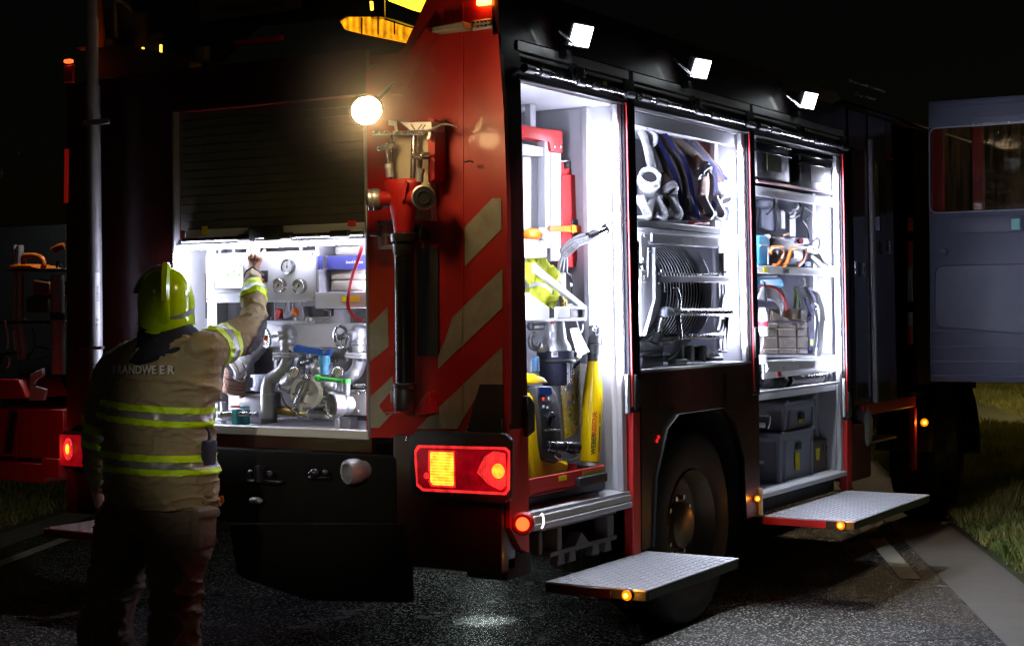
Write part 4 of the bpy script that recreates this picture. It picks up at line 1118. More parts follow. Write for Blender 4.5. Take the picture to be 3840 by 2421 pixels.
# floor items: valves left, tank
mb = MB(); a, b_ = zp(482, 1180, .18), zp(720, 1290, .18); mb.box(a.x, b_.x, 0.18, 0.30, ZB, a.z, 0.006, 2); mb.box(a.x - .004, b_.x + .004, 0.176, 0.304, a.z - 0.012, a.z, 0.003); tp('grey_battery_box', mb, M['galv'])
mb = MB(); q = zp(430, 1290, .10); mb.cyl((q.x, .12, ZB), (q.x, .12, ZB + .10), 0.014, n=14); mb.torus((q.x, .12, ZB + .05), (0, 0, 1), 0.03, 0.008, 20, 6); mb.torus((q.x, .12, ZB + .02), (0, 0, 1), 0.035, 0.008, 20, 6); tp('drain_fitting', mb, M['white'])
for dx, dy in ((0, 0), (0.055, 0.03)):
    mb = MB(); p0 = zp(440, 1338, .04 + dy) + Vector((dx, 0, 0)); 
    mb.cyl(p0, p0 + Vector((0.055, 0.02, 0.003)), 0.0165, n=14); mb.torus(p0, (1, .3, 0), 0.0165, 0.004, 16, 6); mb.cyl(p0 + Vector((0.07, 0.02, 0.003)), p0 + Vector((0.13, 0.03, 0.006)), 0.013, n=14)
    o = tp('drain_valve', mb, M['steel'])
    mb = MB(); q = p0 + Vector((0.068, 0.02, -0.003)); mb.box(q.x - .012, q.x + .014, q.y - .02, q.y + .02, ZB + 0.002, q.z + .03, 0.003); mb.build('body', M['teal'], o)
    mb = MB(); mb.obox(q + Vector((0, -.005, .042)), (0.05, 0.012, 0.010), Matrix.Rotation(.2, 3, 'Z'), 0.003); mb.build('lever', M['redm'] if dx == 0 else M['teal'], o)

# strapped hose in the tray
h = thing('flat_hose', 'grey rolled fire hose with a printed blue strap, beside the dial panel', 'hose', (-0.78, 0.1, 1.75))
for k, (Ya, Yb, yy) in enumerate(((140, 200, .10), (205, 300, .08), (300, 380, .075), (382, 462, .075))):
    a, b_ = zp(1210 if k else 1240, Ya, yy), zp(1452, Yb, yy)
    mb = MB(); mb.box(a.x, XR - 0.004, yy, 0.185, b_.z + 0.001, a.z, 0.012, 3); mb.build('hose_layer', M['greyhose'], h)
a, b_ = zp(1122, 208, .026), zp(1445, 298, .026)
mb = MB(); mb.box(zp(1185, 250, .06).x, XR - 0.003, 0.060, 0.068, b_.z, a.z, 0.001); mb.box(a.x - 0.001, zp(1158, 250, .026).x, 0.024, 0.029, b_.z, a.z, 0.001)
st_ = mb.build('strap', M['blue'], h)
mb = MB(); mb.tube([zp(1125, 208, .02), zp(1193, 210, .05), zp(1193, 212, .052)], 0.0025, 6); mb.tube([zp(1140, 298, .02), zp(1193, 298, .05)], 0.0025, 6); mb.build('buckle', M['steel'], h)
text('Dutch Rescue', zp(1386, 252, .0592) + Vector((-0.002, -0.0002, 0)), (1, 0, 0), (0, 0, 1), 0.016, M['inkw'], h, bold=0.0002)
# red ribbon hanging at the right post
rb = thing('red_ribbon', 'long red pull ribbon hanging down the right edge of the pump locker', 'ribbon', (-0.7, 0.0, 1.88))
mb = MB(); pts = spl([zp(1440, 105, .0), zp(1425, 190, -.005), zp(1375, 330, -.012), zp(1345, 460, -.014), zp(1338, 560, -.01), zp(1365, 620, -.006), zp(1405, 658, -.004), zp(1450, 666, .0)], 6)
mb.ribbon(pts, [Vector((1, .25 * math.sin(j * .3), -.1 if j < 30 else .9)) for j in range(len(pts))], 0.017, 0.0015); mb.build('webbing', M['rope'], rb, smooth=30)

# --- bumper, underrun and skirt at the rear
mb = MB(); mb.box(-2.42, -0.52, -0.02, 0.02, 0.66, 0.995, 0.015, 2); tp('rear_bumper', mb, M['bumper'])
mb = MB(); mb.prism([Q(u, v, -0.03) for u, v in ((855, 1960), (1520, 1960), (1530, 2260), (1150, 2250), (905, 2165), (885, 2150))], (0, 0.05, 0), 0.006); tp('rear_skirt', mb, M['bumper'])
mb = MB(); mb.box(-0.56, -0.02, -0.02, 0.10, 0.53, 1.085, 0.02, 2); 
tp('corner_skirt', mb, M['sidered'], 'dark red lower rear corner')
mb = MB(); mb.rp([(1532, 1640), (1560, 1612), (1895, 1625), (1915, 1650), (1912, 1870), (1880, 1890), (1570, 1860), (1535, 1840)], -0.045, 0.03, 0.008, 2); tl = tp('tail_light', mb, M['black'], 'lit red tail light cluster at the right rear corner')
def lens(pts, m, y0, t, par, nm='lens', w=0.004):
    mb = MB(); mb.rp(pts, y0, t, w, 2); return mb.build(nm, m, par)
lens([(1553, 1690), (1566, 1668), (1895, 1676), (1912, 1690), (1910, 1835), (1896, 1855), (1585, 1840), (1562, 1820)], M['tailmid'], -0.049, 0.003, tl, 'lens_frame')
lens([(1562, 1696), (1575, 1678), (1890, 1686), (1902, 1697), (1900, 1830), (1888, 1844), (1588, 1830), (1568, 1812)], M['tailred'], -0.053, 0.0038, tl, 'lens')
lens([(1606, 1687), (1704, 1689), (1707, 1828), (1616, 1823), (1606, 1803)], M['tailmid'], -0.057, 0.0035, tl, 'brake_surround')
lens([(1613, 1694), (1698, 1696), (1700, 1820), (1622, 1816), (1614, 1802)], M['tailhot'], -0.061, 0.0035, tl, 'brake_lens')
lens([(1712, 1690), (1785, 1692), (1800, 1712), (1770, 1768), (1745, 1772), (1718, 1735)], M['tailred'], -0.0565, 0.003, tl, 'turn_lens')
lens([(1716, 1832), (1725, 1795), (1750, 1775), (1775, 1774), (1812, 1822), (1800, 1836)], M['tailred'], -0.0565, 0.003, tl, 'reverse_lens')
lens([(1788, 1770), (1815, 1712), (1850, 1690), (1893, 1698), (1896, 1820), (1878, 1838), (1830, 1815)], M['tailmid'], -0.057, 0.0035, tl, 'reflector')
q = Q(1868, 1765, -0.058); mb = MB(); mb.lathe(q, (0, -1, 0), [(0.030, 0), (0.027, 0.006), (0.015, 0.010)], 20); mb.build('brake_lens', M['tailhot2'], tl)
q = Q(1599, 1782, -0.053); mb = MB(); mb.torus(q, (0, 1, 0), 0.020, 0.005, 20, 6); mb.build('lens_ring', M['tailred'], tl)
mb = MB(); mb.lathe(q, (0, -1, 0), [(0.014, 0), (0.012, 0.004), (0.006, 0.006)], 16); mb.build('lens', M['tailmid'], tl)
def red_glow(pos, e, par):
    li = bpy.data.lights.new('tail_glow', 'POINT'); li.energy = e; li.color = (1.0, 0.04, 0.02); li.shadow_soft_size = 0.05
    lo = bpy.data.objects.new('tail_glow', li); COL.objects.link(lo); lo.parent = par; lo.location = Vector(pos) - base_of(par)
red_glow((0.03, -0.10, 0.93), 1.6, tl)
# left tail light
mb = MB(); mb.box(-2.49, -2.12, -0.05, -0.001, 0.86, 1.04, 0.02, 2); tl2 = tp('tail_light', mb, M['black'], 'lit red tail light cluster at the left rear corner')
red_glow((-2.56, -0.10, 0.95), 1.3, tl2)
mb = MB(); mb.box(-2.485, -2.14, -0.056, -0.052, 0.875, 1.025, 0.002); mb.build('lens', M['tailred'], tl2)
mb = MB(); mb.sphere(Q(256, 1683, -0.06), 0.05, (0.55, .3, 1.1), 16, 10); mb.build('brake_lens', M['tailmid'], tl2)
mb = MB(); mb.sphere(Q(252, 1683, -0.078), 0.022, (0.5, .3, 1.2), 12, 8); mb.build('brake_lens', M['tailhot2'], tl2)
gq = G(1820, 2325)
dq = Vector((gq.x - CP.x, gq.y - CP.y, 0)); eq = gq + dq * (0.47 / 1.6)     # added unseen lamp under the chassis, makes the glint on the wet road
mb = MB(); mb.obox((eq.x, eq.y, 0.50), (0.16, 0.10, 0.10), None, 0.01); o = tp('added_underbody_lamp', mb, M['black'])
mb = MB(); mb.obox((eq.x + 0.02, eq.y - 0.052, 0.475), (0.08, 0.012, 0.045), None, 0.002); mb.build('lens', emit('added_glint_light', (.85, 1, .95), 95), o)
mb = MB(); mb.cyl((gq.x, gq.y, 0.60), (gq.x, gq.y, 0.55), 0.05, n=16); o = tp('added_underbody_lamp', mb, M['black'])  # second added lamp, throws the bright pool on the road
mb = MB(); mb.cyl((gq.x, gq.y, 0.549), (gq.x, gq.y, 0.545), 0.03, n=16); mb.build('lens', emit('added_pool_light', (.85, 1, .95), 2), o)
li = bpy.data.lights.new('added_pool_beam', 'SPOT'); li.energy = 55; li.color = (0.85, 1.0, 0.95); li.spot_size = math.radians(40); li.spot_blend = 1.0; li.shadow_soft_size = 0.03
lo = bpy.data.objects.new('added_pool_beam', li); COL.objects.link(lo); lo.parent = o; lo.location = Vector((gq.x, gq.y, 0.54)) - base_of(o)
# tow hook, couplings and hitch on the bumper
mb = MB(); q = Q(975, 1775, -.08); mb.cyl(q + Vector((0, 0, -.035)), q + Vector((0, 0, .035)), 0.028, n=18); mb.sphere(q + Vector((.055, 0, 0)), .018, n=12, k=8); mb.sphere(q + Vector((-.05, 0, 0)), .018, n=12, k=8); mb.box(q.x - .09, q.x + .1, -.07, -.021, q.z - .045, q.z - .03, .005); tp('tow_jaw', mb, M['blackgloss'])
mb = MB(); q = Q(960, 1875, -.06); mb.sphere(q, .035, (1.1, .5, .45), 14, 8); tp('tow_handle', mb, M['galv'])
mb = MB(); q = Q(1300, 1770, -.10); d = Vector((-0.35, -0.93, -.05)).normalized(); mb.lathe(q - d * .12, d, [(.035, 0), (.042, .04), (.05, .06), (.054, .08), (.054, .10), (.050, .12), (.038, .122), (.036, .09), (.01, .088)], 28); o = tp('hose_coupling', mb, M['galv'], 'dull hose coupling on the rear bumper')
mb = MB(); mb.lathe(q - d * .22, d, [(.02, 0), (.034, .04), (.036, .10)], 24); mb.build('hose_end', M['redm'], o)
mb = MB()
for (u, v, r) in ((1180, 1772, .022), (1222, 1772, .016), (1165, 1775, .012)): mb.sphere(Q(u, v, -.06), r, n=12, k=8)
mb.cyl(Q(1160, 1790, -.05), Q(1240, 1790, -.05), .008); tp('trailer_socket', mb, M['blackgloss'])
mb = MB(); mb.rp([(812, 1862), (836, 1856), (840, 1880), (826, 1898), (812, 1888)], -.026, .004, .001); tp('small_reflector', mb, M['orange'])
# red round marker on a rubber stalk at the corner
q = Q(1992, 1953, 0.06)
mb = MB(); mb.lathe((0.02, 0.10, 0.735), (0.35, -0.93, 0), [(0.025, -0.02), (0.046, 0.02), (0.048, 0.05), (0.040, 0.062)], 22)
o = tp('round_marker_lamp', mb, M['redm'], 'round red marker light at the rear corner')
c = Vector((0.02, 0.10, 0.735)) + Vector((0.35, -0.93, 0)) * 0.062
mb = MB(); mb.lathe(c, (0.35, -0.93, 0), [(0.028, 0), (0.026, 0.006), (0.012, 0.009)], 18); mb.build('lens', M['mark'], o)
mb = MB(); cc = Vector((0.075, 0.135, 0.74)); mb.tube([cc + Vector((0.012 * math.cos(a), 0, 0.03 * math.sin(a))) for a in [math.radians(k) for k in range(-80, 81, 20)]], 0.004, 6); mb.build('white_side_lens', emit('white_marker', (1, 1, 1), 3.0), o)

# --- warm work lamp on its arm
LP = Q(1375, 416, -0.40)
nrm = (Vector((0.62, -0.56, -0.50))).normalized()
mb = MB(); mb.lathe(LP - nrm * 0.09, nrm, [(0.015, 0), (0.045, 0.02), (0.068, 0.07), (0.070, 0.085), (0.062, 0.088)], 28); wl = tp('work_lamp', mb, M['blackgloss'], 'round warm work lamp glaring on an arm at the rear')
mb = MB(); mb.lathe(LP - nrm * 0.004, nrm, [(0.061, 0), (0.056, 0.010), (0.040, 0.018), (0.015, 0.022)], 28); mb.build('lens', M['warm'], wl)
mb = MB(); mb.tube([LP - nrm * 0.085, LP - nrm * 0.10 + Vector((-0.03, 0.05, 0)), Vector((LP.x - 0.12, -0.20, 2.45)), Vector((LP.x - 0.14, 0.0, 2.56))], 0.011, 8); mb.build('arm', M['black'], wl)
li = bpy.data.lights.new('lamp_light', 'POINT'); li.energy = 5.5; li.color = (1.0, 0.66, 0.30); li.shadow_soft_size = 0.045
lo = bpy.data.objects.new('lamp_light', li); COL.objects.link(lo); lo.parent = wl; q = LP + nrm * 0.075; lo.location = Vector((-1.25 + (q.x + 1.25) * lean(q.z), q.y, q.z)) - base_of(wl)
lp_ = lo.location.copy()
li = bpy.data.lights.new('lamp_beam', 'SPOT'); li.energy = 30; li.color = (1.0, 0.66, 0.30); li.spot_size = math.radians(150); li.spot_blend = 0.8; li.shadow_soft_size = 0.04
lo = bpy.data.objects.new('lamp_beam', li); COL.objects.link(lo); lo.parent = wl; lo.location = lp_; lo.rotation_euler = Vector((0.8, -0.15, 0.10)).to_track_quat('-Z', 'Y').to_euler()

# --- haze added round the work lamp to imitate its glare
mc = LP + Vector((0.02, -0.02, 0.04))
mb = MB(); mb.sphere(mc, 0.45, (1, 1, 1), 24, 14)
sm = bpy.data.materials.new('glare_mist_volume'); sm.use_nodes = True; nt = sm.node_tree; nt.nodes.clear()
ou = nt.nodes.new('ShaderNodeOutputMaterial'); pv_ = nt.nodes.new('ShaderNodeVolumePrincipled'); ge = nt.nodes.new('ShaderNodeNewGeometry')
vm = nt.nodes.new('ShaderNodeVectorMath'); vm.operation = 'DISTANCE'; vm.inputs[1].default_value = (-1.25 + (mc.x + 1.25) * lean(mc.z), mc.y, mc.z)
m1 = nt.nodes.new('ShaderNodeMapRange'); m1.inputs[1].default_value = 0.0; m1.inputs[2].default_value = 0.44; m1.inputs[3].default_value = 1.0; m1.inputs[4].default_value = 0.0
pw = nt.nodes.new('ShaderNodeMath'); pw.operation = 'POWER'; pw.inputs[1].default_value = 2.5
mu = nt.nodes.new('ShaderNodeMath'); mu.operation = 'MULTIPLY'; mu.inputs[1].default_value = 0.62
nt.links.new(ge.outputs['Position'], vm.inputs[0]); nt.links.new(vm.outputs['Value'], m1.inputs[0]); nt.links.new(m1.outputs[0], pw.inputs[0]); nt.links.new(pw.outputs[0], mu.inputs[0]); nt.links.new(mu.outputs[0], pv_.inputs['Density'])
pv_.inputs['Color'].default_value = (.95, .88, .8, 1); nt.links.new(pv_.outputs[0], ou.inputs['Volume'])
o = mb.build('glare_mist', sm, smooth=0); o['kind'] = 'stuff'; tag(o, 'thin patch of haze added to imitate the glare round the warm work lamp', 'glare_mist')
# --- roof gear
def zr(X, Y, y): return Q(340 + X * .3987, Y * .3987, y)
mb = MB(); mb.rp([(1270, 78), (1300, 62), (1405, 62), (1525, 102), (1520, 152), (1450, 145), (1290, 112)], 0.45, 0.16, 0.01, 2); bl = tp('amber_light_bar', mb, M['beacon'], 'wide amber warning light bar glowing on the roof')
mb = MB(); mb.rp([(1268, 72), (1300, 56), (1408, 56), (1528, 97), (1526, 102), (1404, 63), (1300, 63), (1270, 79)], 0.44, 0.18, 0.0); mb.build('bar_lid', M['black'], bl)
for f in (.3, .55, .8):
    mb = MB(); u = 1280 + 245 * f; mb.rp([(u, 66 + 38 * max(0, f - .5)), (u + 4, 67 + 38 * max(0, f - .5)), (u + 4, 130), (u, 130)], 0.444, 0.005, 0); mb.build('divider', M['black'], bl)
mb = MB(); mb.rp([(1455, -40), (1600, -40), (1570, 45), (1545, 38), (1450, 2)], 0.60, 0.12, 0.01, 2); tp('amber_beacon', mb, emit('bright_amber', (1, .55, .02), 4.0), 'bright amber beacon beside the light bar')
mb = MB(); q = Q(1418, 40, .40); mb.cyl(q + Vector((0, 0, -.035)), q + Vector((0, 0, .06)), 0.034, n=16); mb.torus(q + Vector((-.02, -.035, .04)), (0, 1, 0), .014, .004, 14, 6); tp('beacon_mount', mb, M['blackgloss'])
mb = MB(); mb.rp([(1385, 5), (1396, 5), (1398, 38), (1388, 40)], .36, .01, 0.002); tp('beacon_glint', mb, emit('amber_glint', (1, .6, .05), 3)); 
q = Q(1822, 10, 0.0); mb = MB(); mb.box(q.x - .035, q.x + .03, -0.02, 0.0 - .001, q.z - .012, q.z + .02, .004); tp('amber_corner_light', mb, emit('orange_corner_light', (1, .22, .02), 30), 'small amber corner light on top of the corner panel')
q = Q(266, 232, 0.0); mb = MB(); mb.box(q.x - .02, q.x + .022, -0.03, -.001, q.z - .008, q.z + .008, .004); o = tp('red_corner_light', mb, M['mark'], 'small red light high on the left rear corner')
mb = MB(); a, b_ = Q(248, 222, 0), Q(284, 310, 0); mb.box(a.x, b_.x, -.02, -.0015, b_.z, a.z - .035, .004); mb.build('housing', M['red'], o)
mb = MB(); a, b_ = Q(244, 700, 0), Q(256, 760, 0); mb.box(a.x, b_.x, -.006, -.001, b_.z - .0, Q(250, 560, 0).z); tp('red_edge_reflector', mb, emit('dim_red_reflector', (1, .02, .01), .12))  # reflected light put in as faint emission
# roof locker box, sloping to the right
mb = MB(); mb.rp([(372, 175), (455, 168), (520, 178), (610, 195), (700, 215), (715, 230), (712, 258), (640, 265), (500, 300), (372, 300)], 0.08, 0.5, .006); tp('roof_box', mb, M['slat'], leaning=False)
# posts under the platform
for u, v0, v1 in ((735, 215, 262), (560, 165, 200)):
    a, b_ = Q(u, v0, .3), Q(u + 30, v1, .3); mb = MB(); mb.box(a.x, b_.x, .3, .34, b_.z - .05, a.z + .05); tp('platform_post', mb, M['black'])
mb = MB(); mb.rp([(760, 222), (832, 236), (742, 258)], .2, .02); tp('platform_gusset', mb, M['slat'])
# ladder platform with the name board
mb = MB(); mb.rp([(515, -120), (700, -160), (1470, -250), (1300, 60), (960, 92), (800, 250), (700, 210), (520, 180)], 0.95, 0.06, .0); lpf = tp('ladder_platform', mb, M['blackgloss'], 'black platform underside above the roof', leaning=False)
mb = MB(); mb.rp([(764, -60), (1135, -90), (1132, 32), (1020, 48), (768, 82)], 0.90, 0.02, .002); nb = tp('name_board', mb, M['slat'], 'pale lettered board on the platform', leaning=False)
xd = (Q(1100, 8, .9) - Q(780, 42, .9)).normalized()
text('Dutch Rescue Vehicles', Q(945, 24, .897), xd, Vector((-xd.z, 0, xd.x)), 0.052, M['ink'], nb, leaning=False)
mb = MB(); mb.rp([(890, 152), (1060, 130), (1062, 148), (892, 168)], 0.90, 0.03, .004); tp('red_board_edge', mb, M['redm'], leaning=False)
mb = MB(); mb.rp([(390, 30), (430, 25), (562, 45), (562, 182), (385, 170)], 0.35, 0.02, .004); tp('roof_board', mb, M['slat'], leaning=False)
mb = MB(); mb.tube(spl([Q(452, 168, .30), Q(452, 60, .30), Q(450, 12, .30), Q(462, 1, .30), Q(480, 6, .31), Q(513, 40, .33)]), 0.009, 8); tp('roof_handrail', mb, M['galv'], leaning=False)
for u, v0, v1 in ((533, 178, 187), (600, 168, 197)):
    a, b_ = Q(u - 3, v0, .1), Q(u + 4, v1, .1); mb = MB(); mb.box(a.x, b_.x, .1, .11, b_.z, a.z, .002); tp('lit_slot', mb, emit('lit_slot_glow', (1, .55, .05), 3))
mb = MB(); mb.box(Q(425, 140, .2).x - .04, Q(425, 140, .2).x + .02, .2, .3, Q(425, 165, .2).z, Q(425, 138, .2).z, .006); tp('roof_clamp', mb, M['black'], leaning=False)
cn = thing('traffic_cone', 'orange red traffic cone on the roof at the left corner', 'traffic cone', Q(378, 178, .22), )
a = Q(378, 178, .22); tpz = Q(388, 22, .22)
mb = MB(); mb.lathe(a, tpz - a, [(.055, 0), (.05, .01), (.012, .26), (.010, .262)], 20); mb.build('cone', M['orange'], cn, leaning=False)
mb = MB(); mb.box(a.x - .07, a.x + .07, a.y - .07, a.y + .07, a.z - .012, a.z + .002, .006); mb.build('base', M['orange'], cn, leaning=False)
q = Q(372, 176, .10); mb = MB(); mb.sphere(q, .015, n=10, k=6); tp('amber_roof_lamp', mb, emit('amber_roof_lamp_light', (1, .42, .03), 9), 'small amber lamp below the cone', leaning=False)

# --- light mast at the left rear corner
ms = thing('light_mast', 'tall grey telescopic mast standing against the rear corner of the truck behind the firefighter', 'mast', Q(352, 1430, -.12))
def mz(u, v): return Q(u, v, -.12)
def mp(u, v): return un(u, v, 1, -.12)
xm0, xm1 = mp(357, 1000).x, mp(357, 1000).x
zz = mp(340, 460).z
mb = MB(); mb.cyl((xm0, -.12, 1.06), (xm0, -.12, mp(340, 465).z), 0.031, n=24); mb.build('tube', M['galv'], ms, leaning=False)
mb = MB(); mb.cyl((xm0 - .004, -.12, mp(340, 455).z), (xm0 - .004, -.12, mp(340, 322).z), 0.034, n=24); mb.build('collar', M['galv'], ms, leaning=False)
mb = MB(); mb.cyl((xm0 - .004, -.12, mp(340, 322).z), (xm0 - .008, -.12, 3.6), 0.029, n=24); mb.build('upper_tube', M['galv'], ms, leaning=False)
mb = MB(); z = mp(340, 462).z; mb.box(xm0 - .05, xm0 + .125, -.15, -.14, z - .016, z + .012, .003); mb.cyl((xm0 - .03, -.155, z), (xm0 - .03, -.145, z), .012); mb.build('clamp', M['galv'], ms, leaning=False)
mb = MB(); z = mp(380, 1303).z; mb.torus((xm0, -.12, z), (0, 0, 1), .034, .008, 24, 8); mb.cyl((xm0 - .10, -.13, z), (xm0 + .07, -.15, z), .007, n=8); mb.build('strap_ring', M['black'], ms, leaning=False)
mb = MB(); z = mp(380, 1365).z; mb.torus((xm0, -.12, z), (0, 0, 1), .0315, .002, 24, 6); mb.build('joint_ring', M['black'], ms, leaning=False)
za, zb2 = mp(370, 1022).z, mp(370, 1212).z
ang = math.radians(-28)
lab = []
rr = .0315
mb = MB()
vs = []
for zz_ in (zb2, za):
    for k in range(7):
        a = ang + math.radians(-20 + k * 40 / 6); vs.append(Vector((xm0 + math.cos(a) * rr, -.12 + math.sin(a) * rr, zz_)))
mb._faces(vs, [(k, k + 1, k + 8, k + 7) for k in range(6)])
mb.build('label', M['white'], ms, leaning=False)
nx = Vector((math.cos(ang), math.sin(ang), 0)); tx = Vector((-math.sin(ang), math.cos(ang), 0))
cc = Vector((xm0, -.12, 0)) + nx * (rr + .0008)
text('CE', cc + Vector((0, 0, zb2 + .016)), tx, (0, 0, 1), .014, M['ink'], ms, leaning=False)
text('|||| ||| ||||| || |||||', cc + Vector((0, 0, (za + zb2) / 2 + .02)), (0, 0, 1), -tx, .012, M['ink'], ms, leaning=False, name='print_block')
mb = MB(); mb.cyl((xm0, -.12, 1.04), (xm0, -.12, 1.06), .045, n=16); mb.box(xm0 - .05, xm0 + .05, -.16, -.0015, 1.03, 1.045, .004); mb.build('foot_bracket', M['black'], ms, leaning=False)
# ------------------------------------------------------------------ things in locker one (narrow, tall)
def P5(X, Y, x): return S(1900 + X * .5927, 100 + Y * .5927, x)      # measured on an enlargement of the upper half
def P6(X, Y, x): return S(1900 + X * .6587, 900 + Y * .6587, x)      # and of the lower half
def PA(X, Y, x): return S(1960 + X * .3688, 1140 + Y * .3688, x)
def poly(fn, pts, x, t, mb=None, w=0.0, seg=1):
    mb = mb or MB()
    return mb.prism([fn(X, Y, x) for X, Y in pts], (-t, 0, 0), w, seg)
mb = MB(); poly(P5, [(262, 430), (283, 430), (285, 640), (264, 640)], -.50, .02, mb); tp('wall_profile', mb, M['alup'])
mb = MB(); poly(P5, [(105, 430), (185, 435), (187, 640), (150, 640), (150, 470), (105, 465)], -.34, .03, mb, .003); tp('upper_frame', mb, M['alu'])
fr = thing('equipment_frame', 'upright aluminium frame with a red top corner in the narrow rear locker', 'frame', P5(200, 1400, -.3))
mb = MB(); poly(P5, [(105, 622), (355, 660), (355, 800), (280, 790), (275, 722), (105, 705)], -.25, .05, mb, .006, 2); rf = mb.build('top_corner', M['redm'], fr)
mb = MB(); poly(P5, [(240, 725), (275, 722), (278, 1400), (243, 1400)], -.262, .04, mb, .003); poly(P5, [(278, 795), (345, 800), (345, 1480), (280, 1480)], -.262, .05, mb, .003); mb.build('upright', M['alup'], fr)
mb = MB(); poly(P5, [(105, 740), (238, 765), (238, 820), (105, 815)], -.27, .04, mb, .003); mb.build('crossbar', M['white'], fr)
mb = MB(); poly(P5, [(105, 822), (205, 822), (205, 1300), (105, 1300)], -.31, .03, mb, .003); mb.build('plate', M['white'], fr)
mb = MB(); poly(P5, [(205, 822), (238, 822), (238, 1300), (207, 1300)], -.32, .03, mb, .003); mb.build('plate', M['alup'], fr)
for X in (302, 340):
    mb = MB(); q = P5(X, 760, -.249); mb.sphere(q, .009, (.5, 1, 1), 10, 6); mb.build('rivet', M['steel'], fr)
rg = thing('red_guard_plate', 'tall red tapering metal guard held by an orange strap', 'guard plate', P6(400, 220, -.3))
mb = MB(); poly(P5, [(350, 935), (435, 935), (485, 1180), (490, 1260), (440, 1520), (350, 1520)], -.27, .035, mb, .004); mb.build('plate', M['redm'], rg)
mb = MB(); poly(P5, [(344, 855), (362, 855), (362, 905), (390, 895), (408, 898), (408, 932), (344, 932)], -.28, .03, mb, .003); mb.build('bracket', M['redm'], rg)
mb = MB(); poly(P5, [(340, 847), (405, 847), (405, 895), (400, 895), (400, 854), (340, 854)], -.285, .03, mb, .001); mb.build('hook', M['alu'], rg)
mb = MB(); poly(P5, [(415, 1220), (470, 1220), (472, 1315), (418, 1317)], -.262, .006, mb, .004); mb.build('buckle_plate', M['black'], rg)
mb = MB(); poly(P5, [(272, 1258), (470, 1262), (472, 1300), (272, 1296)], -.252, .005, mb, .001); poly(P5, [(412, 1254), (474, 1258), (474, 1304), (414, 1302)], -.246, .005, mb, .002); mb.build('strap', M['orange'], rg)
# hydraulic hoses from the wall coupling down into the black connector
hh = thing('hydraulic_hoses', 'bundle of three light grey hydraulic hoses curving down from a round coupling', 'hoses', P6(310, 190, -.2))
mb = MB(); a = P5(632, 1278, -.06); mb.cyl(a + Vector((0, .02, 0.01)), a + Vector((0, -.01, -0.003)), .022, n=18); mb.cyl(a + Vector((0, -.01, -.004)), P5(575, 1305, -.08), .014, n=16); mb.build('coupling', M['steel'], hh)
mb = MB(); mb.cyl(P5(560, 1310, -.085), P5(515, 1332, -.10), .021, n=14); mb.build('sleeve', M['black'], hh)
for k in range(3):
    dx = k * .016; dz = (k - 1) * .012
    mb = MB(); mb.tube(spl([P5(515, 1330, -.10) + Vector((-dx + .016, 0, dz)), P5(450, 1365, -.13) + Vector((-dx, 0, dz)), P5(385, 1420, -.16) + Vector((-dx, 0, dz * .6)), P6(310 + k * 14, 110, -.18), P6(292 + k * 22, 185, -.19)], 8), .0085, 10); mb.build('hose', M['white'], hh)
mb = MB()
pp = [P5(430 - k * 8, 1385 + k * 7, -.12) for k in range(9)]
for k in range(8): mb.torus(pp[k], pp[k + 1] - pp[k] if k < 8 else pp[k], .017, .002, 12, 5)
mb.build('spiral_guard', M['galv'], hh)
mb = MB(); poly(P6, [(270, 182), (340, 182), (336, 260), (345, 320), (290, 320), (275, 240)], -.17, .05, mb, .004)
mb.tube([P6(340, 185, -.17), P6(365, 200, -.17), P6(372, 240, -.17), P6(370, 320, -.17)], .004, 6); mb.build('connector_block', M['black'], hh)
for X in (305, 358):
    mb = MB(); a, b_ = P6(X, 245, -.165), P6(X + 10, 265, -.165); mb.box(-.165, -.160, a.y, b_.y, b_.z, a.z); mb.build('label', M['inkw'], hh)
mb = MB(); mb.cyl(P6(310, 320, -.19), P6(318, 375, -.19), .012, n=12); mb.cyl(P6(330, 300, -.2), P6(336, 375, -.2), .008, n=10); mb.sphere(P6(322, 345, -.17), .010, n=10, k=6); mb.build('fitting', mat('brass_fitting', (.5, .42, .15), .35, .8), hh)
mb = MB(); mb.tube(spl([P6(345, 370, -.17), P6(370, 365, -.16), P6(372, 355, -.16), P6(398, 470, -.16), P6(420, 525, -.16), P6(432, 505, -.16), P6(432, 478, -.16)], 5), .004, 6); mb.build('cable', M['white'], hh)
# tool tray with diagonal brace
tt = thing('tool_tray', 'white angled bracket tray with a diagonal brace above the cutter', 'bracket', P6(300, 450, -.2))
mb = MB(); poly(P6, [(165, 130), (185, 150), (460, 378), (420, 382), (165, 180)], -.10, .02, mb, .003); mb.build('brace', M['white'], tt)
mb = MB(); poly(P6, [(120, 305), (130, 300), (245, 385), (245, 455), (120, 455)], -.085, .02, mb, .003); poly(P6, [(247, 445), (455, 440), (455, 458), (247, 462)], -.085, .06, mb, .003); poly(P6, [(288, 382), (362, 378), (362, 442), (288, 446)], -.085, .02, mb, .002); poly(P6, [(362, 376), (458, 376), (458, 392), (362, 392)], -.085, .02, mb, .002); poly(P6, [(448, 392), (458, 392), (458, 440), (448, 440)], -.085, .02, mb, .001); mb.build('tray', M['white'], tt)
mb = MB(); poly(P6, [(246, 384), (256, 384), (258, 392), (287, 392), (287, 445), (246, 445)], -.10, .01, mb); poly(P6, [(363, 393), (447, 393), (447, 440), (363, 440)], -.10, .01, mb); mb.build('tray_inside', M['black'], tt, each=True)
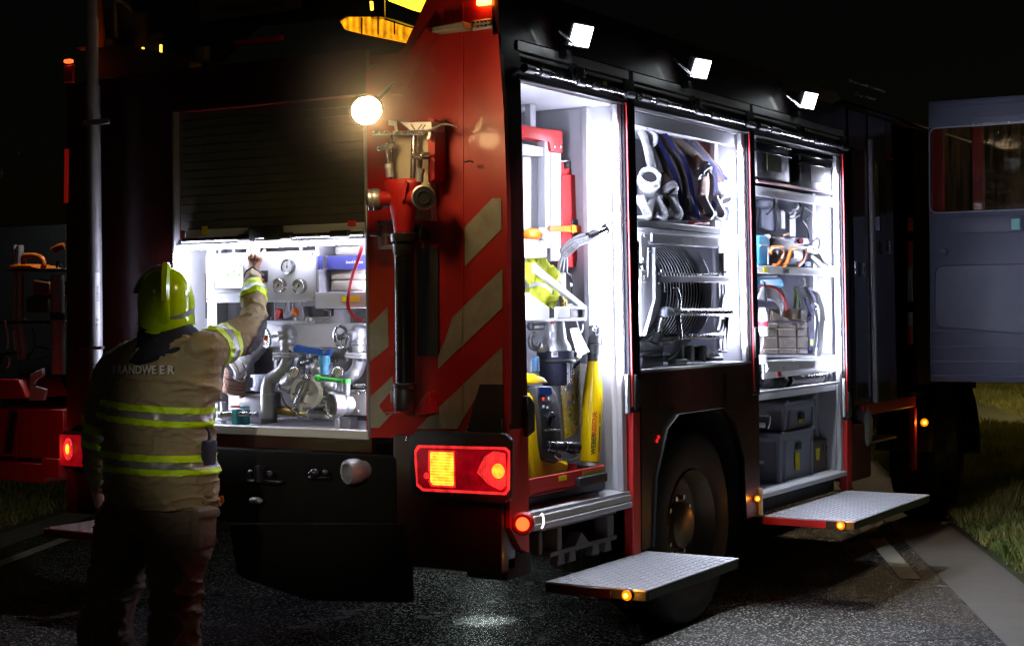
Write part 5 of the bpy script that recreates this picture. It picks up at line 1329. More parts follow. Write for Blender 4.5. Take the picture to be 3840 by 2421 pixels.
# bags at the left edge
bg1 = thing('small_bag', 'white and orange first aid pouch hanging high at the locker edge', 'pouch', P5(190, 1500, -.12))
mb = MB(); poly(P5, [(105, 1342), (180, 1345), (260, 1350), (262, 1460), (105, 1460)], -.10, .10, mb, .012, 3); mb.build('pouch', M['white'], bg1)
mb = MB(); mb.sphere(P5(165, 1315, -.13), .045, (1, .9, .65), 16, 10); mb.build('orange_cloth', M['orange'], bg1)
mb = MB(); mb.sphere(P5(225, 1318, -.12), .038, (.8, .7, .9), 14, 10); mb.build('white_cloth', M['white'], bg1)
vest = thing('safety_vest', 'crumpled fluorescent yellow vest stuffed above the tool tray', 'vest', P6(210, 400, -.15))
def blob(c, r, s, amp, seed, mb, n=28, k=18, fr=9.0):
    c = Vector(c); rings = []
    for j in range(1, k):
        a = math.pi * j / k; ring = []
        for i in range(n):
            d = Vector((math.sin(a) * math.cos(2 * math.pi * i / n), math.sin(a) * math.sin(2 * math.pi * i / n), -math.cos(a)))
            f = 1 + amp * noise.noise(d * fr * .25 + Vector((seed, 0, 0))) * 2 + amp * .5 * noise.noise(d * fr * .7 + Vector((0, seed, 0)))
            ring.append(c + Vector((d.x * s[0], d.y * s[1], d.z * s[2])) * (r * f))
        rings.append(ring)
    mb.loft(rings)
    return mb
vy = mat('yellow_vest_cloth', (0.72, 0.78, 0.06), 0.6, 0, 0.12, 9, 0.4, 60)
mb = MB(); blob(P6(205, 270, -.20), .085, (.9, .85, 1.15), .28, 2.0, mb); mb.build('fabric', vy, vest)
mb = MB(); blob(P6(150, 180, -.18), .05, (.8, .6, 1.3), .3, 5.0, mb); mb.build('fabric', vy, vest)
mb = MB(); mb.ribbon(spl([P6(130, 262, -.10), P6(175, 250, -.095), P6(225, 265, -.10), P6(265, 300, -.12)], 4), (0, 0.2, 1), .016, .002); mb.build('tape', M['silver'], vest)
# hydraulic cutter
cu_ = thing('hydraulic_cutter', 'hydraulic rescue tool with silver body and black strapped sleeve', 'rescue tool', PA(330, 1350, -.2))
mb = MB()
c = PA(325, 430, -.17)
mb.lathe(c + Vector((0, 0, -.0)), (0, 0, 1), [(.075, -.02), (.073, 0.0), (.055, .03), (.048, .085), (.043, .125), (.02, .128)], 28)
mb.sphere(PA(540, 490, -.15), .032, (.9, 1.15, 1.2), 16, 10); mb.sphere(PA(200, 440, -.17), .03, (.9, 1, .8), 14, 10)
mb.loft([[PA(X, Y, xx) for X, Y, xx in ((480, 250, -.13), (560, 240, -.14), (560, 240, -.19), (480, 250, -.2))], [PA(X, Y, xx) for X, Y, xx in ((560, 540, -.12), (680, 480, -.13), (680, 480, -.17), (560, 540, -.19))]])
mb.build('body', M['cast'], cu_)
mb = MB(); q = PA(288, 315, -.118); mb.box(q.x, q.x + .004, q.y - .012, q.y + .012, q.z - .018, q.z + .014); mb.build('label', M['inkw'], cu_)
mb = MB(); q = PA(305, 190, -.125); mb.box(q.x, q.x + .003, q.y - .018, q.y + .008, q.z - .006, q.z + .006); mb.build('label', M['redm'], cu_)
mb = MB()
rings = []
for Y, r in ((470, .082), (560, .083), (600, .080), (760, .068), (825, .052)):
    cc = PA(330, Y, -.17); rings.append([cc + Vector((math.cos(a) * r, math.sin(a) * r * 1.05, 0)) for a in [2 * math.pi * k / 28 for k in range(28)]])
mb.loft(rings); mb.build('sleeve', M['navy'], cu_)
mb = MB(); cc = PA(330, 575, -.17); mb.torus(cc, (0, 0, 1), .086, .008, 32, 8); mb.sphere(PA(530, 505, -.105), .014, n=12, k=8); mb.build('handle_ring', M['black'], cu_)
mb = MB(); q = PA(325, 512, -.083); mb.box(q.x - .004, q.x + .001, q.y - .022, q.y + .028, q.z - .011, q.z + .012); o = mb.build('plate', M['inkw'], cu_)
for k in range(3):
    mb = MB(); qq = q + Vector((.002, -.014 + .014 * k, .002)); mb.box(qq.x, qq.x + .001, qq.y - .003, qq.y + .001, qq.z - .005, qq.z + .005); mb.build('mark', M['ink'], cu_)
for (X, Y, s_) in ((222, 690, .0145), (440, 700, .0150)):
    dyy = (X - 330) * .00035
    q = PA(X, Y, -.102)
    q.x = -.17 + math.sqrt(max(0, .0755 ** 2 - ((q.y - PA(330, Y, -.17).y) / 1.05) ** 2)) + .004
    tdir = Vector((-.25 if X > 330 else .35, 1, 0)).normalized() if False else Vector((0, 1, 0))
    nrm2 = Vector((1, (q.y - PA(330, Y, -.17).y) * 9, 0)).normalized()
    yd = Vector((-nrm2.y, nrm2.x, 0))
    text('WEBER RESCUE', q + nrm2 * .002, (0, 0.0, 1), -yd, .0135, M['inkw'], cu_, bold=.0003)
    mb = MB(); mb.obox(q + nrm2 * .001 + yd * .011, (.002, .002, .085), None); mb.build('print_line', M['inkw'], cu_)
mb = MB(); mb.tube(spl([PA(120, 300, -.15), PA(80, 350, -.15), PA(90, 430, -.15), PA(140, 450, -.14), PA(170, 400, -.14)], 5), .012, 10); mb.cyl(PA(85, 230, -.17), PA(200, 225, -.17), .016, n=12); mb.sphere(PA(85, 225, -.17), .02, n=10, k=6); mb.build('hand_grip', M['black'], cu_)
mb = MB(); q = PA(100, 600, -.13); mb.box(q.x, q.x + .03, q.y - .015, q.y + .015, q.z - .04, q.z + .03, .006); mb.build('bracket', mat('dark_blue_bracket', (.02, .06, .12), .4), cu_)
# perforated steel arm behind
pa = thing('perforated_bracket', 'upright steel bracket with four round holes tapering downwards', 'bracket', PA(470, 1330, -.2))
def holed(px, holes, x, t, m, par):
    # strip built from quads round each hole
    mb = MB()
    (l0, l1), (r0, r1) = px
    def L(f): return (l0[0] + (l1[0] - l0[0]) * f, l0[1] + (l1[1] - l0[1]) * f)
    def R(f): return (r0[0] + (r1[0] - r0[0]) * f, r0[1] + (r1[1] - r0[1]) * f)
    N = 16
    f_prev = 0.0
    def band(fa, fb):
        mb.prism([PA(*L(fa), x), PA(*R(fa), x), PA(*R(fb), x), PA(*L(fb), x)], (-t, 0, 0))
    for f, rr_ in holes:
        ha = rr_ / abs(l1[1] - l0[1]) * 1.5
        fa, fb = f - ha, f + ha
        band(f_prev, fa); f_prev = fb
        cx = (L(f)[0] + R(f)[0]) / 2; cy = (L(f)[1] + R(f)[1]) / 2
        outer = []
        quad = [L(fa), R(fa), R(fb), L(fb)]
        for e in range(4):
            for k in range(4):
                a, b_ = quad[e], quad[(e + 1) % 4]
                outer.append((a[0] + (b_[0] - a[0]) * k / 4, a[1] + (b_[1] - a[1]) * k / 4))
        inner = []
        for (ox, oy) in outer:
            an = math.atan2(oy - cy, ox - cx); inner.append((cx + math.cos(an) * rr_ * .85, cy + math.sin(an) * rr_))
        for k in range(16):
            k2 = (k + 1) % 16
            mb.prism([PA(*outer[k], x), PA(*outer[k2], x), PA(*inner[k2], x), PA(*inner[k], x)], (-t, 0, 0))
    band(f_prev, 1.0)
    return mb.build('holed_web', m, par, weld=False)
holed((((385, 800), (430, 1370)), ((580, 600), (515, 1330))), [(.02 + .02, 30), (.22, 37), (.46, 30), (.66, 24)], -.19, .006, M['steel'], pa)
mb = MB(); poly(PA, [(580, 600), (665, 600), (600, 1110), (580, 1320), (515, 1320)], -.188, .03, mb, .002); mb.build('flange', M['steel'], pa)
# power unit
pu = thing('power_unit', 'yellow and black portable hydraulic pump unit in the bottom of the narrow locker', 'pump unit', P6(210, 1310, -.2))
mb = MB(); poly(PA, [(20, 880), (70, 905), (130, 950), (160, 1040), (185, 1180), (195, 1400), (230, 1600), (380, 1640), (480, 1580), (470, 1700), (300, 1790), (120, 1810), (20, 1830)], -.10, .30, mb, .018, 3); mb.build('housing', M['yellow'], pu)
mb = MB(); poly(PA, [(20, 690), (120, 708), (220, 750), (285, 798), (150, 808), (20, 822)], -.10, .24, mb, .012, 3); mb.build('top_handle', M['yellow'], pu)
mb = MB(); poly(PA, [(150, 830), (300, 832), (345, 900), (385, 1080), (395, 1270), (380, 1420), (420, 1560), (350, 1620), (230, 1590), (200, 1400), (185, 1180), (160, 1000)], -.075, .16, mb, .012, 3); pp_ = mb.build('control_face', M['black'], pu)
mb = MB(); poly(PA, [(165, 845), (290, 845), (300, 915), (175, 915)], -.071, .004, mb); mb.build('display', mat('dark_blue_display', (.01, .03, .15), .15), pu)
for X, Y in ((215, 965), (270, 965), (215, 1040), (255, 1050)):
    mb = MB(); q = PA(X, Y, -.07); mb.cyl(q + Vector((-.004, 0, 0)), q + Vector((.004, 0, 0)), .008 if Y < 1000 else .006, n=12); mb.build('button', M['inkred'] if (X, Y) == (215, 965) else M['crate'], pu)
mb = MB(); mb.tube(spl([PA(225, 1130, -.065), PA(240, 1160, -.06), PA(290, 1105, -.055), PA(330, 1140, -.055), PA(280, 1175, -.06)], 4), .006, 8); mb.cyl(PA(290, 1190, -.08), PA(290, 1190, -.055), .02, n=14); mb.build('pull_cord', M['blackgloss'], pu)
mb = MB(); mb.tube([PA(230, 1278, -.065), PA(385, 1275, -.065)], .004, 6); mb.build('carry_rail', M['steel'], pu)
for X, x_ in ((300, -.07), (480, -.11)):
    mb = MB(); c = PA(X, 1450, x_); d = Vector((.25, .93, -.15)).normalized()
    mb.lathe(c - d * .05, d, [(.018, 0), (.024, .01), (.022, .03), (.027, .04), (.025, .055), (.030, .06), (.030, .095), (.022, .098), (.018, .07)], 22); mb.build('quick_coupling', M['blackgloss'], pu)
    mb = MB(); mb.torus(c - d * .038, d, .0245, .0025, 20, 5); mb.build('coupling_ring', M['steel'], pu)
mb = MB(); mb.tube(spl([P6(265, 1215, -.08), P6(300, 1245, -.07), P6(370, 1250, -.08), P6(420, 1220, -.1)], 6), .0035, 6); mb.build('wire_loop', M['steel'], pu)
# rescue ram
rm = thing('rescue_ram', 'yellow rescue ram standing upright with a black head and printed side', 'rescue ram', P6(475, 1265, -.14))
pt, pb = P6(498, 690, -.13), P6(474, 1260, -.13)
mb = MB(); d = (pt - pb); L = d.length; mb.lathe(pb, d, [(.046, 0), (.048, .006), (.048, L * .62), (.036, L * .9), (.030, L)], 28); mb.build('cylinder', M['yellow'], rm)
mb = MB(); mb.lathe(pt, d, [(.031, 0), (.031, .03), (.036, .032), (.036, .075), (.030, .08), (.034, .085), (.030, .115), (.016, .12)], 24); mb.build('collar', M['black'], rm)
hd = pt + d.normalized() * .115
mb = MB()
for s_ in (-1, 1):
    mb.prism([hd + Vector((.012, s_ * .004, 0)), hd + Vector((.012, s_ * .026, .004)), hd + Vector((.012, s_ * .034, .045)), hd + Vector((.012, s_ * .016, .055)), hd + Vector((.012, s_ * .006, .04))], (-.03, 0, 0), .003)
mb.build('jaw_head', M['steel'], rm)
mb = MB(); mb.lathe(pb - d.normalized() * .03, d, [(.06, 0), (.06, .012), (.044, .03)], 20); mb.build('foot', M['black'], rm)
face = Vector((.75, -.66, 0)).normalized(); side = Vector((.66, .75, 0))
un_ = d.normalized()
base = P6(455, 1150, -.13); base = pb + un_ * ((P6(450, 1175, -.13) - pb).dot(un_))
f0 = pb + face * .0488 - side * .004
text('WEBER', f0 + un_ * (.055 + .03), un_, -side, .030, M['ink'], rm, bold=.0006)
text('RESCUE', f0 + un_ * (.055 + .125), un_, -side, .030, M['inkred'], rm, bold=.0006)
text('SYSTEMS', pb + (face * .85 + side * .5).normalized() * .0490 + un_ * .205, un_, -(side * .85 - face * .5), .0125, M['ink'], rm)
q = pb + (face * .85 + side * .5).normalized() * .0488 + un_ * .105
mb = MB(); mb.cyl(q - un_ * .06, q + un_ * .06, .0022, n=6); mb.build('print_line', M['ink'], rm)
# red slide-out tray
rt = thing('slide_out_tray', 'red slide-out tray carrying the pump unit and the ram', 'tray', P6(300, 1440, -.1))
mb = MB(); poly(P6, [(128, 1342), (565, 1296), (565, 1330), (215, 1448), (128, 1448)], -.02, .02, mb, .002)
zt0 = P6(300, 1325, -.02).z
mb = MB(); y_a, y_b = .19, P6(562, 1300, -.04).y
zt0 = P6(300, 1328, -.04).z
mb.box(-.56, -.04, y_a, y_b, zt0 - .075, zt0 - .062, .002); mb.box(-.052, -.04, y_a + .05, y_b, zt0 - .075, zt0, .003)
mb.prism([(-.04, y_a + .05, zt0 - .075), (-.075, y_a, zt0 - .075), (-.087, y_a, zt0 - .075), (-.052, y_a + .055, zt0 - .075)], (0, 0, .075), 0.0)
mb.box(-.56, -.05, y_a, y_a + .008, zt0 - .075, zt0); mb.box(-.56, -.05, y_b - .008, y_b, zt0 - .075, zt0)
mb.build('tray', M['redm'], rt)
mb = MB(); q = P6(322, 1352, -.036); mb.box(-.0395, -.037, q.y - .035, q.y + .035, q.z - .012, q.z + .010); mb.build('yellow_label', M['ylabel'], rt)
mb = MB(); q0, q1 = P6(432, 1325, -.038), P6(560, 1305, -.038); mb.box(-.0395, -.037, q0.y, q1.y, q0.z - .016, q0.z + .006); mb.build('yellow_label', mat('worn_yellow_tape', (.35, .2, .02), .6, 0, .4, 30), rt)
mb = MB(); a, b_ = P6(406, 1375, -.02), P6(565, 1370, -.02); mb.box(-.036, -.01, a.y, b_.y, a.z - .022, a.z + .018, .005, 2); mb.build('handle', M['black'], rt)
mb = MB(); mb.box(-.56, -.05, .19, y_b - .01, zt0 - .0615, zt0 - .055); mb.build('mat', M['rubber'], rt)
for k in range(8):   # nothing but a dark gap and a runner under the tray
    pass
mb = MB(); mb.box(-.55, -.12, .20, 1.08, .765, .80, .004); tp('tray_runner', mb, M['black'])

# ------------------------------------------------------------------ things in locker two: hoses above, reel below
def P3(X, Y, x): return S(2340 + X * .4348, 200 + Y * .4348, x)
def P2(X, Y, x): return S(2340 + X * .3951, 820 + Y * .3951, x)
zs = P2(400, 95, -.03).z
mb = MB(); mb.box(-.5, -.05, C2[0] + .004, C2[1] - .05, 1.985, 1.992, .001); mb.box(-.062, -.05, C2[0] + .004, C2[1] - .05, 1.93, 1.9845, .002); tp('hose_shelf', mb, M['alup'])
mb = MB(); mb.box(-.08, -.05, C2[0] + .004, C2[1] - .06, 2.478, 2.545, .003); tp('hanger_beam', mb, M['alup'])
mb = MB(); mb.box(-.30, -.07, C2[0] + .004, P3(585, 690, -.1).y, 2.475, 2.505, .003); tp('hanger_rail', mb, M['white'])
mb = MB(); poly(P3, [(520, 705), (600, 665), (800, 690), (870, 705), (620, 725)], -.2, .2, mb, .003); tp('red_top_plate', mb, M['redm'])
mb = MB(); poly(P3, [(635, 700), (780, 692), (780, 700), (637, 712)], -.195, .004, mb); tp('plate_slot', mb, M['black'])
mb = MB(); poly(P3, [(800, 710), (820, 710), (822, 1010), (800, 990)], -.35, .02, mb); poly(P3, [(850, 705), (880, 705), (884, 1080), (852, 1060)], -.3, .03, mb); tp('wall_profile', mb, M['white'])
def hose(label, pts, hm, r, cpl, strap, hook, cm='alu', fl=.36, x=-.12):
    t_ = thing('hanging_hose', label, 'fire hose', P3(*pts[-1], x), 'folded hoses with blue straps hung in the middle locker')
    mb = MB(); P = spl([P3(X, Y, x) for X, Y in pts], 8); mb.tube(P, r, 14, flat=fl, up=(1, 0.0, 0)); mb.build('hose_fold', hm, t_)
    mb = MB(); P = spl([P3(X + 26, Y + 6, x - .05) for X, Y in pts], 8); mb.tube(P, r * .9, 12, flat=fl, up=(1, 0, 0)); mb.build('hose_fold', hm, t_)
    if cpl:
        (X, Y), (DX, DY), rr, ln = cpl
        c = P3(X, Y, x + .05); c0 = P3(X - DX, Y - DY, x + .02); d = (c - c0).normalized(); d = (d + Vector((.45, -.15, 0))).normalized()
        mb = MB(); mb.lathe(c - d * ln, d, [(rr * .45, 0), (rr * .8, ln * .15), (rr * .85, ln * .6), (rr * .92, ln * .62), (rr * .92, ln * .68)], 26); mb.build('hose_end', hm if cm != 'white' else M['white'], t_)
        mb = MB(); mb.lathe(c - d * ln * .34, d, [(rr * .93, 0), (rr * 1.12, .004), (rr * 1.12, ln * .16), (rr, ln * .17), (rr * 1.05, ln * .19), (rr * 1.05, ln * .32), (rr * .85, ln * .34), (rr * .72, ln * .30), (rr * .66, ln * .1), (.002, ln * .08)], 28)
        for k in (0, math.pi):
            s, t = frame_of(d); q = c + (s * math.cos(k) + t * math.sin(k)) * rr * .92; mb.obox(q, (.014, .014, .014), None, .003)
        mb.build('coupling', M[cm], t_)
        mb = MB(); mb.cyl(c - d * ln * .1, c - d * ln * .09, rr * .68, n=20); mb.build('bore', M['black'], t_)
    if strap:
        mb = MB(); P = spl([P3(X, Y, x + .035) for X, Y in strap], 6); mb.ribbon(P, (.35, .94, 0), .034, .003); mb.build('strap', M['blue'], t_)
    if hook:
        mb = MB(); q = P3(hook[0], hook[1], -.075); mb.box(q.x - .012, q.x + .012, q.y - .014, q.y + .014, q.z - .022, q.z + .02, .003); mb.torus(q + Vector((.01, 0, -.026)), (1, 0, 0), .010, .003, 14, 6); mb.build('hook', M['black'], t_)
    return t_
hose('white-ended hose hanging first from the rear pillar', [(140, 640), (190, 760), (230, 960), (260, 1200), (200, 1400)], M['white'], .040, ((225, 1050), (-45, -200), .052, .20), None, (182, 590), 'white', x=-.10)
hose('hose looped behind the white-ended one, its silver coupling pointing down', [(215, 650), (300, 800), (360, 960), (400, 1140), (330, 1380)], M['darkhose'], .040, ((415, 1200), (55, 150), .042, .12), [(180, 620), (250, 640), (300, 760), (370, 900), (440, 1060), (490, 1250), (520, 1440)], (312, 605), x=-.13)
hose('dark hose with the widest blue strap, no coupling showing', [(310, 660), (400, 790), (480, 930), (540, 1160), (500, 1400)], M['darkhose'], .044, None, [(315, 640), (370, 720), (440, 830), (510, 900), (560, 1050), (600, 1250), (640, 1430)], (435, 635), x=-.11)
hose('brown hose with a black rubber end facing down', [(430, 690), (520, 770), (620, 880), (680, 1100), (640, 1350)], M['brownhose'], .043, ((700, 1040), (70, 150), .048, .14), [(440, 650), (520, 740), (600, 800), (700, 900), (770, 990), (790, 1150), (760, 1420)], (553, 665), 'galv', x=-.14)
hose('hanging hose nearest the cab with a bright open coupling at its lower end', [(560, 760), (680, 900), (800, 1020), (870, 1150), (850, 1350)], M['darkhose'], .042, ((885, 1280), (30, 170), .044, .15), [(550, 690), (620, 790), (700, 880), (830, 1030), (940, 1140), (985, 1230), (900, 1330), (880, 1440)], None, 'white', x=-.16)
mb = MB(); c = P3(222, 735, -.10); mb.lathe(c, (.9, -.4, -.1), [(.036, -.02), (.045, 0), (.045, .012), (.034, .015), (.030, -.005), (.002, -.01)], 24)
o = mb.build('hose_adaptor', M['white']); tag(o, 'round white ringed hose adaptor showing behind the first hanging hose', 'adaptor')
# lower white loops of the hoses
for k, X in enumerate((160, 300, 430, 570, 700, 800)):
    P = spl([P3(X - 30, 1230, -.10), P3(X - 5, 1290, -.10), P3(X + 35, 1360, -.10), P3(X + 38, 1405, -.10), P3(X + 5, 1432, -.10), P3(X - 40, 1410, -.11)], 5)
    o = MB(); o.ribbon(P, (1, 0.0, 0), .05, .012)
    tag(o.build('hose_bight', M['white'] if k < 3 else M['alup'], None), ['white hose loop resting at the rear end of the hose shelf', 'second white hose loop along the hose shelf', 'third white hose loop along the hose shelf', 'grey hose loop in the middle of the hose shelf', 'grey hose loop under the brown hose on the shelf', 'last grey hose loop, at the cab end of the shelf'][k], 'hose loop', 'hose loops along the shelf')
mb = MB(); mb.box(-.35, -.05, 1.25, 2.3, 1.993, 2.03, .006); tp('hose_cradle', mb, M['black'])
mb = MB(); poly(P3, [(600, 1480), (640, 1450), (700, 1465), (745, 1450), (740, 1480)], -.06, .05, mb, .002); tp('red_shelf_stop', mb, M['redm'])

# hose reel
hr = thing('hose_reel', 'black hose wound on a reel in a polished metal frame', 'hose reel', (-.33, 1.85, 1.33))
yc0, yc1 = P2(470, 700, -.05).y, P2(800, 700, -.05).y
ax_x, ax_z, RR = -.37, P2(600, 700, -.08).z, .275
mb = MB()
pts = []
turns = 12
for k in range(turns * 40 + 1):
    a = 2 * math.pi * k / 40
    pts.append((ax_x + RR * math.cos(a), yc0 + (yc1 - yc0) * k / (turns * 40), ax_z + RR * math.sin(a)))
mb.tube(pts, .0115, 10); mb.build('wound_hose', M['blackhose'], hr)
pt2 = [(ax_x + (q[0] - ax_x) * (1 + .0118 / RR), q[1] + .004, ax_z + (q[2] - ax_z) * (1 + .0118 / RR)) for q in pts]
mb = MB(); mb.tube(pt2, .0026, 5); mb.build('hose_highlight_line', M['alu'], hr)  # highlight on each hose turn, put in as a pale thread
mb = MB(); mb.cyl((ax_x, yc0 - .02, ax_z), (ax_x, yc1 + .02, ax_z), RR - .012, n=40); mb.build('drum', M['black'], hr)
for y_, m_, q_ in ((yc0 - .045, 'black', .62), (yc1 + .04, 'galv', 1.0)):
    mb = MB(); mb.lathe((ax_x, y_, ax_z), (0, 1, 0), [(.31 * q_, -.006), (.325 * q_, -.002), (.325 * q_, .004), (.31 * q_, .008)], 44); mb.build('reel_flange', M[m_], hr)
mb = MB(); mb.prism([P2(X, Y, -.045) for X, Y in ((232, 270), (305, 272), (308, 770), (215, 1110), (155, 1105), (155, 560), (232, 560))], (-.008, 0, 0), .002)
mb.prism([P2(X, Y, -.030) for X, Y in ((293, 272), (305, 272), (313, 775), (213, 1110), (202, 1108), (300, 770))], (-.03, 0, 0), .002); mb.build('side_plate', M['alup'], hr)
mb = MB(); mb.prism([P2(X, Y, -.035) for X, Y in ((155, 130), (225, 135), (222, 420), (160, 420))], (-.008, 0, 0), .004); mb.prism([P2(X, Y, -.035) for X, Y in ((155, 480), (222, 485), (225, 605), (158, 605))], (-.008, 0, 0), .004); mb.build('side_bracket', M['white'], hr)
mb = MB()
for X, Y in ((182, 380), (178, 460), (200, 555), (258, 315), (340, 520), (340, 610), (255, 225), (195, 160)): q = P2(X, Y, -.025); mb.cyl(q + Vector((-.008, 0, 0)), q + Vector((.004, 0, 0)), .008, n=6)
mb.build('bolt', M['steel'], hr, each=True)
mb = MB(); mb.prism([P2(X, Y, -.04) for X, Y in ((268, 135), (895, 178), (895, 270), (270, 238))], (-.012, 0, 0), .002); mb.prism([P2(X, Y, -.036) for X, Y in ((270, 232), (895, 268), (895, 277), (270, 243))], (-.02, 0, 0), .001); mb.build('top_beam', M['alup'], hr)
mb = MB(); mb.prism([P2(X, Y, -.038) for X, Y in ((555, 183), (642, 188), (640, 248), (557, 244))], (-.001, 0, 0)); mb.build('label', M['inkw'], hr)
mb = MB(); mb.prism([P2(X, Y, -.035) for X, Y in ((345, 542), (1000, 548), (1000, 605), (345, 602))], (-.012, 0, 0), .002); mb.build('cross_strap', M['galv'], hr)
mb = MB(); mb.tube(spl([P2(370, 508, -.02), P2(450, 508, -.02), P2(640, 528, -.015), P2(800, 526, -.02), P2(940, 512, -.02)], 5), .004, 8); mb.sphere(P2(355, 495, -.02), .009, n=8, k=6); mb.sphere(P2(965, 505, -.02), .009, n=8, k=6); mb.build('guide_wire', M['steel'], hr)
mb = MB(); mb.cyl(P2(430, 885, -.03), P2(1000, 888, -.03), .0205, n=16); mb.cyl(P2(355, 1118, -.05), P2(940, 1110, -.05), .0175, n=16); mb.build('guide_tube', M['steel'], hr)
mb = MB(); mb.tube(spl([P2(432, 885, -.03), P2(380, 880, -.03), P2(370, 930, -.032)], 5), .024, 14); mb.build('elbow', M['crate'], hr)
mb = MB(); mb.cyl(P2(362, 940, -.03), P2(322, 1100, -.05), .020, n=16); mb.build('swivel_tube', M['steel'], hr)
mb = MB(); mb.cyl(P2(322, 1095, -.05), P2(290, 1180, -.06), .024, n=16); mb.build('swivel_end', M['black'], hr)
mb = MB(); mb.prism([P2(X, Y, -.06) for X, Y in ((945, 320), (985, 335), (985, 540), (950, 545))], (-.02, 0, 0), .004); mb.prism([P2(X, Y, -.06) for X, Y in ((955, 620), (1000, 650), (990, 780), (930, 850), (940, 760), (965, 700))], (-.01, 0, 0), .002); mb.build('right_bracket', M['galv'], hr)
mb = MB(); mb.prism([P2(X, Y, -.07) for X, Y in ((900, 180), (935, 185), (935, 1240), (905, 1240))], (-.02, 0, 0), .002); mb.build('right_upright', M['alup'], hr)
mb = MB(); mb.prism([P2(X, Y, -.05) for X, Y in ((965, 930), (1000, 930), (950, 1080), (940, 1240), (970, 1240), (990, 1100))], (-.008, 0, 0), .001); mb.prism([P2(X, Y, -.06) for X, Y in ((905, 950), (960, 950), (930, 1060), (880, 1060))], (-.02, 0, 0), .002); mb.build('lower_bracket', M['galv'], hr)
mb = MB(); mb.tube(spl([P2(490, 660, -.03), P2(520, 760, -.025), P2(515, 950, -.025), P2(530, 1130, -.03), P2(490, 1260, -.04), P2(400, 1325, -.06)], 8), .0125, 12); mb.build('hose_tail', M['blackhose'], hr)
# bits lying on the floor of the middle locker
def boxthing(name, label, cat, fn, pts, x, t, m, w=.004, group=None):
    mb = MB(); mb.prism([fn(X, Y, x) for X, Y in pts], (-t, 0, 0), w)
    o = mb.build(name, m); tag(o, label, cat, group); return o
boxthing('rubber_box', 'black box standing under the side plate of the reel', 'box', P2, [(168, 1310), (375, 1295), (375, 1392), (168, 1412)], -.05, .12, M['black'])
boxthing('box_lid', 'loose dark lid lying on the black box under the reel', 'lid', P2, [(180, 1275), (360, 1262), (372, 1285), (180, 1303)], -.04, .12, M['blackgloss'])
mb = MB()
for X0, X1 in ((548, 575), (640, 672), (755, 780)):
    mb.prism([P2(X, Y, -.04) for X, Y in ((X0, 1200), (X1, 1202), (X1, 1360), (X0, 1345))], (-.14, 0, 0), .003)
mb.prism([P2(X, Y, -.06) for X, Y in ((548, 1200), (780, 1203), (780, 1215), (548, 1215))], (-.1, 0, 0), .0); mb.prism([P2(X, Y, -.05) for X, Y in ((548, 1340), (780, 1345), (780, 1360), (548, 1360))], (-.12, 0, 0), .0)
mb.prism([P2(X, Y, -.05) for X, Y in ((782, 1210), (860, 1265), (920, 1310), (940, 1330), (782, 1350))], (-.03, 0, 0), .004)
o = mb.build('wheel_chock', M['galv']); o.data.materials[0] = mat('dark_grey_rubber', (.04, .04, .045), .6, 0, .3, 9, .1); tag(o, 'dark ribbed wheel chock with a sloping end', 'wheel chock')
boxthing('rubber_block', 'small low black block in front of the ribbed wheel chock', 'block', P2, [(498, 1332), (605, 1328), (605, 1375), (500, 1380)], -.03, .05, M['black'])
boxthing('rubber_block', 'wide low black block under the sloping chock end', 'block', P2, [(810, 1315), (945, 1308), (948, 1345), (812, 1352)], -.03, .05, M['black'])
mb = MB(); c = P2(935, 1258, -.06); mb.sphere(c, .05, (.5, .95, .16), 18, 8); o = mb.build('rubber_disc', M['black']); tag(o, 'flat black oval pad below the lower reel bracket', 'pad')
mb = MB()
for k in range(4): q = P2(385 + k * 15, 1282, -.05); mb.sphere(q, .008, n=8, k=6)
o = mb.build('chain_links', M['galv']); tag(o, 'short bit of chain beside the black box under the reel', 'chain')
boxthing('reel_base', 'dark motor housing behind the lower reel tube', 'motor housing', P2, [(160, 1160), (480, 1165), (480, 1250), (160, 1262)], -.14, .2, M['black'])

# ------------------------------------------------------------------ things in locker three
def P4(X, Y, x): return S(2800 + X * .428, 400 + Y * .428, x)
def P7(X, Y, x): return S(2800 + X * .3293, 1000 + Y * .3293, x)
def P8(X, Y, x): return S(2750 + X * .4611, 1400 + Y * .4611, x)
def shelf(fn, X0, Y0, X1, Y1, h, name='locker_shelf', m='alup', d=.5):
    a, b_ = fn(X0, Y0, -.03), fn(X1, Y1, -.03)
    z = (a.z + b_.z) / 2
    mb = MB(); mb.box(-d, -.05, a.y, b_.y, z - .008, z, .001); mb.box(-.062, -.05, a.y, b_.y, z - h, z - .0085, .002); return tp(name, mb, M[m])
shelf(P4, 100, 700, 800, 795, .055)
sh2 = shelf(P4, 110, 1385, 815, 1425, .045)
a = P4(190, 1428, -.03)
mb = MB(); mb.box(-.0495, -.047, a.y - .03, a.y + .03, a.z - .012, a.z + .012); mb.build('yellow_label', M['ylabel'], sh2)
a = P4(380, 1440, -.03)
mb = MB(); mb.box(-.0495, -.047, a.y - .03, a.y + .03, a.z - .012, a.z + .012); mb.build('brown_label', M['cardb'], sh2)
shelf(P7, 232, 1010, 1060, 1065, .10)
sh4 = shelf(P7, 150, 1410, 1060, 1325, .05)
mb = MB(); mb.box(-.03, -.018, C3[0] + .01, C3[1] - .05, P7(400, 1395, -.03).z - .01, P7(400, 1380, -.03).z, .003); mb.build('edge_trim', M['alu'], sh4)
mb = MB(); mb.prism([P7(X, Y, -.02) for X, Y in ((230, 1070), (780, 1060), (780, 1150), (430, 1190), (232, 1200))], (-.01, 0, 0), .002); tp('drawer_front', mb, M['alup'])
